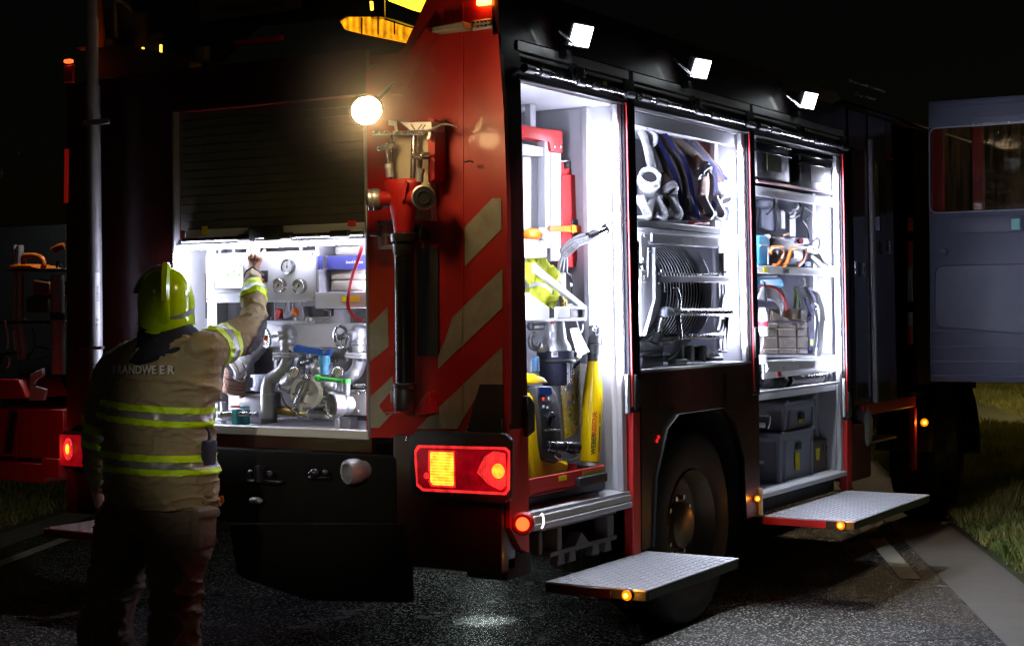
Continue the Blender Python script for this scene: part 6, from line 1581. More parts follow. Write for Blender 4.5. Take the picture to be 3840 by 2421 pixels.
for X, Y in ((245, 1160), (420, 1148), (595, 1130), (755, 1120)):
    q = P7(X, Y, -.018); mb = MB(); mb.sphere(q, .006, n=8, k=5); tp('rivet', mb, M['steel'])
# two black bins on the top shelf
for k, (X0, X1, Ya, Yb, lab) in enumerate(((88, 370, 300, 650, 'black storage bin on the top shelf, nearer the hose reel'), (478, 745, 385, 740, 'black storage bin on the top shelf, nearer the cab'))):
    b_ = thing('storage_bin', lab, 'storage bin', P4((X0 + X1) / 2, Yb, -.1), 'black bins on the top shelf')
    aa, cc = P4(X0, (Ya + Yb) / 2, -.05), P4(X1, (Ya + Yb) / 2, -.05)
    z0 = P4((X0 + X1) / 2, (640 + .13 * X0) + 20, -.05).z; z0 = P4((X0 + X1) / 2, Yb - 15, -.05).z; z1 = P4((X0 + X1) / 2, Ya + (30 if k == 0 else 55), -.05).z
    mb = MB(); mb.box(-.42, -.05, aa.y, cc.y, z0, z1, .006, 2); mb.build('bin', M['black'], b_)
    mb = MB(); mb.box(-.43, -.035, aa.y - .02, cc.y + .02, z1 - .06, z1 - .045, .002); mb.box(-.43, -.035, aa.y - .02, cc.y + .02, z1 - .012, z1 + .002, .002); mb.build('rim', M['blackgloss'], b_)
    mb = MB(); mb.box(-.049, -.046, aa.y + (cc.y - aa.y) * .3, aa.y + (cc.y - aa.y) * .72, z0 + (z1 - z0) * .22, z0 + (z1 - z0) * .70); mb.build('label', mat('olive_label', (.05, .055, .008), .6), b_)
mb = MB(); poly(P4, [(375, 300), (440, 320), (440, 720), (375, 690)], -.12, .02, mb, .003); tp('bin_divider', mb, M['crate'])
mb = MB(); poly(P4, [(95, 640), (780, 752), (780, 770), (95, 662)], -.025, .01, mb, .001); tp('shelf_lip', mb, mat('pink_edged_lip', (.6, .35, .38), .4))
mb = MB(); mb.tube(spl([P4(745, 645, -.06), P4(780, 690, -.05), P4(820, 680, -.06), P4(760, 760, -.06)], 5), .004, 6); tp('cable_loop', mb, M['galv'])
# grey machine hanging under the top shelf
gm_ = thing('hanging_motor', 'grey motor unit hung under the top shelf with cables below', 'motor', P4(350, 900, -.2))
mb = MB(); q = P4(370, 850, -.18); mb.lathe(q, (0, 0, 1), [(.03, -.05), (.06, -.03), (.07, 0), (.07, .04), (.04, .05)], 24); mb.sphere(P4(170, 850, -.2), .06, (1, 1.1, .6), 16, 10); mb.build('casing', M['crate'], gm_, each=True)
mb = MB(); poly(P4, [(300, 905), (340, 905), (340, 1070), (303, 1070)], -.2, .03, mb, .004); poly(P4, [(375, 880), (430, 880), (430, 1140), (380, 1140)], -.25, .03, mb, .004); mb.build('bracket', M['alup'], gm_, each=True)
mb = MB(); mb.tube(spl([P4(450, 820, -.1), P4(470, 870, -.1), P4(440, 920, -.1), P4(370, 960, -.1), P4(400, 980, -.1), P4(460, 950, -.11)], 6), .005, 6); mb.tube(spl([P4(500, 880, -.15), P4(480, 980, -.15), P4(530, 1060, -.15), P4(545, 1150, -.15)], 6), .006, 6); mb.tube(spl([P4(600, 900, -.2), P4(560, 960, -.2), P4(600, 1030, -.2), P4(610, 1120, -.2), P4(570, 1190, -.18)], 6), .006, 6); mb.tube(spl([P4(500, 880, -.18), P4(560, 930, -.18), P4(520, 1000, -.18)], 6), .006, 6); mb.tube(spl([P4(240, 800, -.13), P4(235, 880, -.12), P4(180, 940, -.12)], 6), .008, 6); mb.build('cable', M['black'], gm_, each=True)
mb = MB(); poly(P4, [(425, 900), (440, 895), (430, 955), (412, 950)], -.09, .02, mb, .003); mb.build('connector', M['inkw'], gm_)
mb = MB(); poly(P4, [(470, 825), (620, 840), (625, 870), (480, 875)], -.35, .03, mb, .004); tp('red_rear_plate', mb, M['redm'])
mb = MB(); poly(P4, [(105, 750), (280, 770), (280, 1100), (105, 1060)], -.45, .02, mb, .003); tp('rear_cabinet', mb, M['crate'])
mb = MB(); poly(P4, [(628, 870), (645, 870), (648, 1160), (630, 1160)], -.35, .02, mb); poly(P4, [(680, 870), (710, 870), (712, 1400), (682, 1400)], -.3, .03, mb); tp('wall_profile', mb, M['white'])
# orange handled tools, blue case
bc = boxthing('blue_case', 'light blue plastic tool case beside the orange handles', 'tool case', P4, [(105, 1125), (205, 1130), (208, 1385), (105, 1385)], -.08, .25, M['bluel'], .01)
mb = MB(); mb.tube([P4(115, 1215, -.07), P4(180, 1215, -.07), P4(188, 1240, -.07), P4(188, 1380, -.07)], .006, 6); o = mb.build('case_handle', M['crate'], bc)
mb = MB(); mb.sphere(P4(180, 1140, -.09), .02, (1, 1.3, .8), 12, 8); mb.build('latch', M['inkw'], bc)
for k, (X0, lab) in enumerate(((250, 'orange curved handles of the tool next to the light blue case'), (400, 'orange curved handles of the tool next to the coiled cable'))):
    t_ = thing('bolt_cutter', lab, 'hand tool', P4(X0, 1390, -.1), 'orange handled tools on the middle shelf')
    mb = MB()
    w_ = 60 if k == 0 else 65
    mb.tube(spl([P4(X0 - 45, 1290, -.06), P4(X0 - 30, 1240, -.06), P4(X0 + 10, 1232, -.06), P4(X0 + 60, 1240, -.06), P4(X0 + 68, 1280, -.06), P4(X0 + 50, 1340, -.06), P4(X0 + 15, 1390, -.06), P4(X0 - 10, 1390, -.06)] if k == 0 else [P4(320, 1392, -.05), P4(350, 1370, -.05), P4(375, 1290, -.05), P4(400, 1245, -.05), P4(450, 1236, -.05), P4(510, 1245, -.05), P4(518, 1290, -.05), P4(495, 1350, -.05), P4(450, 1395, -.05)], 6), .0115, 10)
    mb.build('handle', M['orange'], t_)
    mb = MB(); mb.tube(spl([P4(X0 - 42, 1262, -.045), P4(X0 - 10, 1240, -.045), P4(X0 + 50, 1245, -.045), P4(X0 + 75, 1275, -.045), P4(X0 + 55, 1335, -.045)] if k == 0 else [P4(395, 1255, -.036), P4(440, 1245, -.036), P4(505, 1248, -.036), P4(520, 1280, -.036), P4(505, 1345, -.036), P4(460, 1398, -.036)], 6), .004, 6); mb.build('grip_edge', M['inkw'], t_)
    mb = MB(); mb.cyl(P4(X0 - 10, 1300, -.1), P4(X0 + 20, 1180, -.3), .02, n=12); mb.build('arm', M['black'], t_)
dt = thing('cutting_tool', 'black and grey machine with a red knob lying behind the orange handles', 'power tool', P4(400, 1390, -.25))
mb = MB(); poly(P4, [(205, 1130), (330, 1140), (420, 1200), (500, 1230), (500, 1385), (210, 1385)], -.14, .2, mb, .015, 2); mb.build('body', M['black'], dt)
mb = MB(); poly(P4, [(300, 1160), (420, 1145), (540, 1150), (565, 1210), (440, 1215)], -.2, .15, mb, .012, 2); mb.build('cover', M['crate'], dt)
mb = MB(); q = P4(458, 1175, -.19); mb.cyl(q, q + Vector((.02, -.01, 0)), .018, n=14); mb.build('knob', M['redm'], dt)
mb = MB(); mb.cyl(P4(310, 1130, -.2), P4(370, 1112, -.2), .008, n=8); mb.build('bar', M['orange'], dt)
cb = thing('cable_coil', 'black electric cable coiled loosely beside the orange handles', 'cable', P4(600, 1390, -.1))
mb = MB()
for k in range(7):
    o_ = k * 9; mb.tube(spl([P4(500, 1230 + o_, -.10 - .01 * k), P4(570, 1235 + o_, -.09 - .01 * k), P4(640, 1280 + o_, -.09 - .008 * k), P4(670, 1350 + o_ * .3, -.10 - .008 * k)], 6), .0055, 6)
mb.tube(spl([P4(560, 1200, -.14), P4(620, 1150, -.14), P4(640, 1190, -.14), P4(630, 1240, -.14)], 5), .005, 6); mb.tube(spl([P4(670, 1360, -.08), P4(740, 1400, -.05), P4(800, 1430, -.045)], 5), .004, 6)
mb.build('coil', M['blackhose'], cb)
mb = MB(); poly(P4, [(565, 1300), (585, 1300), (670, 1385), (665, 1400), (640, 1400), (565, 1325)], -.07, .01, mb, .001); mb.build('holder', M['inkw'], cb)
boxthing('blue_box', 'small dark blue box in front of the coiled cable', 'box', P4, [(510, 1355), (562, 1357), (562, 1405), (510, 1405)], -.06, .05, M['bluep'])
# lower middle shelf: blue case, lifting bag, wooden blocks, straps
boxthing('teal_case', 'teal blue case lying behind the wooden blocks', 'case', P7, [(150, 130), (400, 120), (430, 200), (420, 235), (150, 215)], -.30, .15, M['bluel'], .01)
boxthing('grey_case', 'pale grey case standing behind the wooden blocks', 'case', P7, [(150, 95), (470, 98), (475, 360), (430, 400), (150, 380)], -.42, .08, M['crate'], .01)
lb = thing('lifting_bag', 'curved white loop of webbing with a red rim over the blocks', 'lifting strap', P7(400, 540, -.1))
mb = MB(); P = spl([P7(150, 290, -.12), P7(230, 280, -.11), P7(320, 300, -.10), P7(385, 370, -.09), P7(412, 450, -.08), P7(400, 535, -.08)], 6); mb.ribbon(P, (.25, .45, 1), .085, .01); mb.build('web', M['white'], lb)
mb = MB(); P = spl([P7(150, 218, -.10), P7(250, 225, -.09), P7(350, 260, -.08), P7(415, 340, -.07), P7(450, 430, -.065), P7(445, 500, -.065)], 6); mb.tube(P, .005, 6); mb.build('rim', M['rope'], lb)
mb = MB(); mb.obox(P7(210, 285, -.09), (.01, .02, .12), Matrix.Rotation(.2, 3, 'X'), .003); mb.build('buckle', M['steel'], lb)
cols = ((195, 355, 'bottle-side'), (370, 565, 'middle'), (580, 700, 'strap-side'))
rows = ((640, 695, 'top'), (702, 795, 'second'), (802, 925, 'third'), (932, 990, 'bottom'))
rnd = random.Random(9)
for X0, X1, cn_ in cols:
    for Y0, Y1, rn_ in rows:
        j = rnd.uniform(-4, 4)
        boxthing('wooden_block', '%s grey wooden block in the %s stack of cribbing' % (rn_, cn_), 'wooden block', P7, [(X0 + j, Y0), (X1 + j, Y0), (X1 + j, Y1), (X0 + j, Y1)], -.08 - rnd.uniform(0, .008), .25, M['wood'], .004, 'stacked wooden cribbing blocks')
boxthing('wooden_wedge', 'short grey wooden wedge on the cribbing, beside the white bottle', 'wooden wedge', P7, [(205, 495), (290, 490), (290, 615), (215, 615)], -.10, .2, M['wood'], .004)
boxthing('wooden_wedge', 'long sloping wooden wedge on top of the middle stack', 'wooden wedge', P7, [(296, 500), (470, 590), (500, 615), (296, 615)], -.085, .15, M['wood'], .004)
boxthing('brown_block', 'brown wooden block beside a pale one on top of the cribbing', 'wooden block', P7, [(515, 478), (615, 478), (615, 610), (515, 605)], -.08, .15, M['woodb'], .005)
boxthing('pale_block', 'pale narrow wooden block standing against the brown one', 'wooden block', P7, [(618, 480), (680, 482), (682, 618), (620, 612)], -.075, .15, M['wood'], .005)
mb = MB(); mb.prism([P7(X, Y, -.0787) for X, Y in ((602, 955), (670, 952), (672, 966), (604, 970))], (-.002, 0, 0)); o = mb.build('slot_mark', M['ink']); attach(o, bpy.data.objects['wooden_block.011'])
boxthing('dark_case', 'dark folded cloth lying between the wedge and the brown block', 'cloth', P7, [(400, 545), (500, 480), (512, 480), (512, 600), (470, 585)], -.13, .1, M['cardb'], .01)
mb = MB(); c = P7(180, 620, -.05); mb.lathe(c + Vector((0, 0, -.08)), (0, 0, 1), [(.03, 0), (.032, .01), (.032, .12), (.02, .14), (.02, .155)], 20); o = mb.build('spray_can', M['inkw']); tag(o, 'white spray bottle with a red label beside the cribbing', 'bottle')
mb = MB(); mb.cyl(c + Vector((0, 0, -.03)), c + Vector((0, 0, 0.0)), .0327, n=20); o2 = mb.build('label', M['rope'], o)
mb = MB(); mb.tube(spl([P7(160, 760, -.05), P7(185, 800, -.05), P7(180, 880, -.05), P7(160, 950, -.05)], 5), .006, 8); mb.cyl(P7(175, 1000, -.05), P7(175, 1100, -.05), .03, n=14); o = mb.build('hand_lamp', M['crate']); tag(o, 'grey hand tool standing below the white bottle', 'tool')
sr = thing('strap_bundle', 'bundle of dark blue and white straps hanging between the blocks and the cab', 'straps', P7(800, 1000, -.1))
mb = MB(); mb.ribbon(spl([P7(545, 470, -.09), P7(555, 380, -.09), P7(560, 300, -.09), P7(550, 240, -.09)], 5), (.2, 1, 0), .03, .004); mb.ribbon(spl([P7(600, 470, -.08), P7(605, 380, -.08), P7(590, 300, -.08), P7(560, 240, -.08)], 5), (.2, 1, 0), .022, .004); mb.build('green_strap', mat('green_strap_web', (.25, .38, .03), .6, 0, .2, 20), sr)
mb = MB(); mb.ribbon(spl([P7(640, 475, -.07), P7(630, 380, -.07), P7(600, 290, -.07), P7(565, 230, -.07), P7(640, 222, -.07)], 5), (.2, 1, 0), .045, .004); mb.ribbon(spl([P7(720, 260, -.09), P7(790, 300, -.08), P7(830, 400, -.07), P7(860, 520, -.06), P7(850, 700, -.06), P7(840, 900, -.07), P7(820, 1040, -.08)], 5), (.2, 1, 0), .05, .004); mb.ribbon(spl([P7(780, 480, -.075), P7(800, 600, -.07), P7(790, 760, -.07), P7(775, 900, -.07), P7(760, 980, -.08)], 5), (.2, 1, 0), .025, .004); mb.build('white_strap', M['white'], sr)
mb = MB(); mb.ribbon(spl([P7(700, 235, -.12), P7(760, 300, -.11), P7(770, 420, -.10), P7(735, 560, -.10), P7(735, 760, -.10), P7(740, 980, -.10)], 6), (.2, 1, 0), .075, .006); mb.ribbon(spl([P7(680, 350, -.11), P7(720, 470, -.10), P7(760, 560, -.09)], 6), (.2, 1, 0), .05, .006); mb.ribbon(spl([P7(830, 620, -.085), P7(840, 760, -.085), P7(820, 920, -.085)], 5), (.2, 1, 0), .045, .006); mb.build('blue_strap', M['blue'], sr)
mb = MB(); mb.ribbon(spl([P7(630, 180, -.06), P7(690, 280, -.055), P7(740, 370, -.055), P7(790, 430, -.055)], 5), (.2, 1, .2), .035, .005); mb.obox(P7(635, 175, -.06), (.03, .04, .05), None, .008); mb.build('grey_strap', M['galv'], sr)
mb = MB(); q = P7(738, 860, -.085); mb.box(q.x, q.x + .004, q.y - .028, q.y + .02, q.z - .02, q.z + .02); mb.build('yellow_tag', M['hiviz'], sr)
mb = MB(); mb.tube(spl([P7(770, 420, -.05), P7(800, 460, -.045), P7(770, 480, -.05)], 5), .006, 6); mb.obox(P7(900, 590, -.05), (.01, .03, .03), Matrix.Rotation(.6, 3, 'X'), .002); mb.cyl(P7(690, 600, -.07), P7(715, 605, -.06), .014, n=12); mb.build('ratchet', M['steel'], sr)
mb = MB(); q = P7(1042, 345, -.02); mb.box(q.x - .004, q.x, q.y - .01, q.y + .012, q.z - .012, q.z + .012); o = mb.build('yellow_tag', M['hiviz'], T)
# cylinder and black bag under the drawer
cy = thing('silver_cylinder', 'silver gas cylinder with a black strap lying under the drawer front', 'cylinder', P7(600, 1330, -.12))
c0, c1 = P7(420, 1270, -.12), P7(800, 1235, -.12)
mb = MB(); mb.cyl(c0, c1, .060, n=28); mb.build('bottle', M['steel'], cy)
mb = MB(); mb.cyl(c1 + Vector((0, -.0, 0)), c1 + Vector((0, .035, 0)), .064, n=24); mb.cyl(c1 + Vector((0, .06, 0)), c1 + Vector((0, .11, 0)), .062, n=24); mb.build('strap', M['black'], cy)
mb = MB(); blob(P7(280, 1290, -.14), .09, (1, 1.15, .75), .12, 3, mb); o = mb.build('black_bag', M['rubber']); tag(o, 'soft black bag beside the silver cylinder', 'bag')
mb = MB(); poly(P7, [(352, 1155), (388, 1152), (402, 1230), (395, 1252), (360, 1250)], -.035, .006, mb, .002); rtg = mb.build('red_tag', M['redm'], o)
# crates in the bottom of locker three
def crate(X0, X1, Y0, Y1, Xm, lab, Yr):
    t_ = thing('crate', lab, 'crate', P8((X0 + X1) / 2, Y1, -.1), 'grey stacking crates in the bottom of the front locker')
    a, b_ = P8(X0, (Y0 + Y1) / 2, -.10), P8(X1, (Y0 + Y1) / 2, -.10)
    z0, z1 = P8(X0 + 60, Y1, -.10).z, P8(X0 + 60, Y0, -.10).z
    x0_, x1_ = -.46, -.10
    mb = MB()
    rg_ = lambda ins, z: [Vector((x0_ + ins, a.y + ins, z)), Vector((x1_ - ins, a.y + ins, z)), Vector((x1_ - ins, b_.y - ins, z)), Vector((x0_ + ins, b_.y - ins, z))]
    mb.loft([rg_(.018, z0), rg_(.006, z1 - .05)]); mb.build('body', M['crate'], t_)
    mb = MB(); mb.box(x0_ - .004, x1_ + .004, a.y - .004, b_.y + .004, z1 - .052, z1 - .002, .004, 2); mb.box(x0_ - .010, x1_ + .012, a.y - .012, b_.y + .012, z1 - .014, z1, .003); mb.build('rim', M['crate'], t_)
    mb = MB()
    for f in (.16, ):
        y_ = a.y + (b_.y - a.y) * f; mb.loft([[Vector((x1_ - .018, y_ - .012, z0)), Vector((x1_ + .002, y_ - .010, z0 + .002)), Vector((x1_ + .002, y_ + .010, z0 + .002)), Vector((x1_ - .018, y_ + .012, z0))], [Vector((x1_ - .008, y_ - .012, z1 - .05)), Vector((x1_ + .014, y_ - .010, z1 - .05)), Vector((x1_ + .014, y_ + .010, z1 - .05)), Vector((x1_ - .008, y_ + .012, z1 - .05))]])
    for y_ in (a.y + .008, b_.y - .008): mb.box(x1_ - .02, x1_ + .003, y_ - .012, y_ + .012, z0 + .002, z1 - .05, .003)
    mb.build('corner_rib', M['crate'], t_, each=True)
    mb = MB(); yc = (a.y + b_.y) / 2 + .03; mb.box(x1_ - .004, x1_ + .0055, yc - .045, yc + .045, z1 - .115, z1 - .075, .008, 2); mb.build('hand_hole', M['black'], t_)
    mb = MB(); mb.box(x1_ - .006, x1_ - .001, yc - .04, yc + .02, z0 + (z1 - z0) * .18, z0 + (z1 - z0) * .55); mb.build('yellow_label', M['ylabel'], t_)
    mb = MB()
    for y_ in (a.y + .02, b_.y - .03): mb.cyl((x1_ + .004, y_, z1 + .004), (x1_ + .004, y_ + .03, z1 + .004), .007, n=8)
    mb.build('lid_clip', M['inkw'], t_)
crate(415, 655, 225, 455, 0, 'upper grey lidded crate of the stack in the front locker', 0)
crate(378, 645, 475, 880, 0, 'lower, larger grey crate of the stack in the front locker', 0)
b_ = boxthing('brown_box', 'brown box with a yellow label beside the stacked crates', 'box', P8, [(650, 560), (835, 510), (850, 760), (655, 835)], -.12, .30, M['cardb'], .006)
for nm, pts, m_ in (('yellow_label', [(672, 610), (705, 600), (700, 700), (676, 705)], 'ylabel'),):
    mb = MB(); mb.prism([P8(X, Y, -.118) for X, Y in pts], (-.001, 0, 0)); mb.build(nm, M[m_], b_)
mb = MB(); q = P8(745, 600, -.115); mb.torus(q, (1, 0, 0), .028, .006, 20, 6); mb.build('handle_ring', M['cardb'], b_)
boxthing('red_base_tray', 'flat red tray under the brown box', 'tray', P8, [(660, 820), (850, 765), (850, 785), (665, 838)], -.10, .3, M['redm'], .002)
lt_ = thing('rescue_lamp', 'small lamp with a ribbed white head beside the upper crate', 'lamp', P8(250, 480, -.1))
mb = MB(); 
for k in range(5): mb.prism([P8(X, Y, -.06) for X, Y in ((262 - 8 * k, 300 + 11 * k), (268 + 6 * k, 300 + 11 * k), (270 + 7 * k, 305 + 11 * k), (258 - 8 * k, 305 + 11 * k))], (-.03, 0, 0))
mb.build('ribs', M['inkw'], lt_)
mb = MB(); poly(P8, [(212, 395), (265, 400), (262, 440), (212, 435)], -.07, .06, mb, .004); mb.tube([P8(300, 350, -.06), P8(298, 400, -.06), P8(283, 450, -.06)], .003, 6); mb.build('base', M['inkw'], lt_)
boxthing('white_box', 'flat pale box low down behind the crates', 'box', P8, [(210, 700), (295, 712), (293, 745), (210, 730)], -.2, .15, M['white'], .004)
boxthing('dark_bag', 'dark soft case standing behind the stacked crates', 'case', P8, [(212, 500), (375, 480), (375, 880), (212, 900)], -.28, .2, M['cardb'], .03)
# ------------------------------------------------------------------ firefighter
PY = -0.65
FF = thing('person', 'firefighter in khaki turnout gear and bright yellow helmet reaching up to the control panel', 'person', (-1.32, PY, 0))
def Z7(X, Y, y=PY): return Q(300 + X * .9695, 950 + Y * .9695, y)
def Z7w(X, Y, y=PY): return un(300 + X * .9695, 950 + Y * .9695, 1, y)
def fp(name, mb, m, **k): return mb.build(name, m, FF, leaning=False, **k)
def fold(p, amp, seed=0.0):
    q = Vector((p.x * 5 + p.z * 5 + seed, p.y * 5, p.z * 9 - p.x * 5))
    r = Vector((p.x * 16 + p.z * 14, p.y * 13 + seed, p.z * 26 - p.x * 12))
    a = noise.noise(q * .75); b = noise.noise(r * .55 + Vector((7, 0, seed))); c = noise.noise(r * 1.3)
    ra = max(0.0, 1 - abs(a) * 4.2) ** 2; rb = max(0.0, 1 - abs(b) * 3.6) ** 2; rc = max(0.0, 1 - abs(c) * 3.2) ** 2
    return amp * (ra * 1.0 + rb * .7 + rc * .28 - .45)
# torso outline rows: (Y in the enlargement, left X, right X, depth radius)
rows = [(972, 128, 506, .165), (930, 112, 508, .170), (880, 110, 507, .168), (830, 108, 510, .165), (770, 105, 499, .160), (700, 100, 487, .158), (640, 98, 490, .158), (580, 98, 498, .160),
        (520, 98, 515, .158), (460, 98, 528, .152), (410, 112, 530, .140), (370, 140, 515, .122), (335, 185, 485, .10), (312, 235, 440, .085)]
TW = []
for Y, XA, XB, d in rows:
    a, b = Z7w(XA + 20, Y), Z7w(XB - 3, Y)
    # a tilted axis: his right side is turned towards the locker
    TW.append(((a.x + b.x) / 2, (b.x - a.x) / 2, d, (a.z + b.z) / 2))
TW.reverse()
TW = [t for t in TW]
TW.sort(key=lambda t: t[3])
AXR = math.radians(-14)
ZL = Z7w(360, 445).z
def torso(z, th, off=0.0, fa=.019):
    fa *= 0.2 + 0.8 * min(1.0, (abs(z - ZL) / .05) ** 2)
    i = 0
    while i < len(TW) - 2 and TW[i + 1][3] < z: i += 1
    t0, t1 = TW[i], TW[i + 1]
    f = max(0, min(1, (z - t0[3]) / (t1[3] - t0[3])))
    f = f * f * (3 - 2 * f) if False else f
    cx, hw, d = (t0[k] + (t1[k] - t0[k]) * f for k in range(3))
    e = .95
    c_, s_ = math.cos(th), math.sin(th)
    px = math.copysign(abs(c_) ** e, c_) * hw; py = math.copysign(abs(s_) ** e, s_) * d
    # shallow hollow down the spine
    p = Vector((cx + px, PY + py, z))
    n_ = Vector((px / (hw * hw), py / (d * d), 0)).normalized()
    fo = fold(Vector((p.x, p.y, z)), fa)
    return p + n_ * (off + fo)
NT = 120
zs_ = [TW[0][3] + (TW[-1][3] - TW[0][3]) * k / 170 for k in range(171)]
rings = [[torso(z, 2 * math.pi * i / NT) for i in range(NT)] for z in zs_]
mb = MB(); mb.loft(rings); mb.loft([[torso(z, 2 * math.pi * i / NT, -.02) for i in range(NT)] for z in (TW[0][3] + .001, TW[0][3] + .05)]); jk = fp('jacket', mb, M['khaki'], smooth=70)
def band(za, zb, mname, off, nm, fa=.019, tilt=0.0):
    R_ = []
    for z in [za + (zb - za) * k / 4 for k in range(5)]:
        R_.append([torso(z + tilt * math.cos(2 * math.pi * i / NT), 2 * math.pi * i / NT, off, fa) for i in range(NT)])
    inner = [[torso(z + tilt * math.cos(2 * math.pi * i / NT), 2 * math.pi * i / NT, off - .004, fa) for i in range(NT)] for z in (zb, za)]
    mb = MB(); mb.loft(R_ + inner, cap=False, loop=True)
    o = mb.build(nm, M[mname], jk, leaning=False, smooth=60); return o
zA = Z7w(420, 575).z; k_ = (Z7w(420, 575).z - Z7w(420, 650).z)
t_ = -.016
for zt_ in (Z7w(400, 577).z, Z7w(400, 768).z):
    tl_ = t_ if zt_ > 1.1 else -.004
    band(zt_ - .026, zt_, 'hiviz', .004, 'yellow_band', tilt=tl_); band(zt_ - .054, zt_ - .0275, 'silver', .004, 'silver_band', tilt=tl_); band(zt_ - .081, zt_ - .0555, 'hiviz', .004, 'yellow_band', tilt=tl_)
# shoulder seam yoke and gathered back pleat
zy = Z7w(350, 425).z
band(zy - .003, zy + .003, 'khaki', .004, 'yoke_seam')
# lettering across the shoulders, laid on the cloth
zl = Z7w(360, 445).z
word = 'BRANDWEER'
def back_arc(s):                    # walk along the cloth, right to left across the shoulders
    a0 = min((abs(torso(zl, math.radians(a)).x - Z7w(450, 445).x), a) for a in range(270, 350))[1]
    a, acc, last = float(a0), 0.0, torso(zl, math.radians(a0), .0165)
    while acc < s and a > 190:
        a -= .5; p = torso(zl, math.radians(a), .0165); acc += (p - last).length; last = p
    return last, torso(zl, math.radians(a + 4), .0045) - torso(zl, math.radians(a - 4), .0045)
for i, ch in enumerate(word[::-1]):
    p, xd = back_arc(.012 + .0365 * i + (.006 if i > 3 else 0))
    text(ch, p + Vector((0, -.003, 0)), xd, (0, 0, 1), .046, M['inkw'], jk, name='letter', bold=.0012, leaning=False)
# sleeves
def sleeve(path, radii, nm, seed, bands=(), fa=.012, squash=.85):
    P = spl(path, 10)
    R0 = []
    for i in range(len(P)):
        f = i / 10; k = min(int(f), len(radii) - 2); R0.append(radii[k] + (radii[k + 1] - radii[k]) * (f - k))
    s = None; frames = []
    for j in range(len(P)):
        d = (P[min(j + 1, len(P) - 1)] - P[max(j - 1, 0)]).normalized()
        s = frame_of(d)[0] if s is None else (s - d * s.dot(d)).normalized()
        frames.append((d, s, s.cross(d).normalized()))
    def ring(j, off):
        j0 = min(int(j), len(P) - 1); j1 = min(j0 + 1, len(P) - 1); f = j - j0
        c = P[j0].lerp(P[j1], f); d, s, t = frames[j0]; r = R0[j0] + (R0[j1] - R0[j0]) * f
        out = []
        for i in range(64):
            a = 2 * math.pi * i / 64; dr = s * math.cos(a) + t * math.sin(a)
            out.append(c + dr * (r + off + fold(c + dr * r + Vector((0, 0, seed)), fa * .8, seed)))
        return out
    mb = MB(); mb.loft([ring(j, 0) for j in [k * .34 for k in range(0, int((len(P) - 1) / .34) + 1)]]); o = mb.build(nm, M['khaki'], jk, leaning=False, smooth=70)
    for (j0, j1, mm) in bands:
        outer = [ring(j0 + (j1 - j0) * k / 4, .004) for k in range(5)]
        mb = MB(); mb.loft(outer + [ring(j1, .0005), ring(j0, .0005)], cap=False, loop=True)
        mb.build('yellow_band' if mm == 'hiviz' else 'silver_band', M[mm], o, leaning=False, smooth=60)
    return o, P, ring
shR = Z7w(478, 385, PY + .00)
elb = Z7w(640, 312, PY + .27)
wrs = Z7w(668, 85, -.045)
armR, PR_, ringR = sleeve([Z7w(440, 400, PY - .0), shR, Z7w(560, 350, PY + .13), elb, Z7w(668, 240, PY + .40), Z7w(672, 160, PY + .49), wrs], [.065, .086, .077, .070, .057, .048, .039], 'sleeve', 3.0,
    ((15.2, 17.4, 'hiviz'), (17.5, 19.6, 'silver'), (19.7, 21.9, 'hiviz'), (46.8, 49.0, 'hiviz'), (49.1, 51.3, 'silver'), (51.4, 53.8, 'hiviz')), .017)
# dark elbow patch on the outside of the bend
mb = MB()
pr = []
for j in range(25, 42):
    rg_ = ringR(j, .0045)
    cen = sum(rg_, Vector()) / len(rg_)
    dirw = Vector((.55, -.45, -.62)).normalized()
    idx = max(range(64), key=lambda i: (rg_[i] - cen).normalized().dot(dirw))
    w = int(7 * math.sin(math.pi * (j - 24) / 18) ** .5) + 1
    pr.append((rg_, idx))
rows_ = []
for q_, (rg_, idx) in enumerate(pr):
    sc_w = math.sin(math.pi * (q_ + .5) / 17) ** .55 * .95
    row = []
    for k in range(17):
        f_ = idx + (k - 8) * sc_w * 1.6
        i0 = int(math.floor(f_)); row.append(rg_[i0 % 64].lerp(rg_[(i0 + 1) % 64], f_ - i0))
    rows_.append(row)
mb._faces([v for r in rows_ for v in r], [(j * 17 + i, j * 17 + i + 1, (j + 1) * 17 + i + 1, (j + 1) * 17 + i) for j in range(16) for i in range(16)])
mb.build('elbow_patch', M['patch'], armR, leaning=False, smooth=70)
sleeve([Z7w(205, 415), Z7w(140, 450), Z7w(98, 560, PY - .01), Z7w(74, 700, PY + .02), Z7w(70, 800, PY + .08), Z7w(90, 900, PY + .14)], [.078, .084, .074, .066, .058, .050], 'sleeve', 8.0, ((26, 28, 'hiviz'), (28.1, 30, 'silver'), (30.1, 32, 'hiviz')), .012)
# navy collar
mb = MB(); cR = []
for (X, Y, rx, ry) in ((342, 412, .160, .150), (342, 392, .172, .162), (340, 366, .160, .150), (335, 335, .135, .128), (330, 300, .105, .10)):
    c = Z7w(X, Y); cR.append([c + Vector((math.cos(a) * rx, math.sin(a) * ry, .035 * math.cos(a) + .012 * math.sin(a))) for a in [2 * math.pi * k / 36 for k in range(36)]])
mb.loft(cR); fp('collar', mb, M['navy'], smooth=70)
# belt strap end and cuff
rg_ = ringR(57.5, .002)
mb = MB(); mb.tube(ringR(59.5, .001), .004, 6, loop=True); mb.build('cuff', M['navy'], armR, leaning=False)
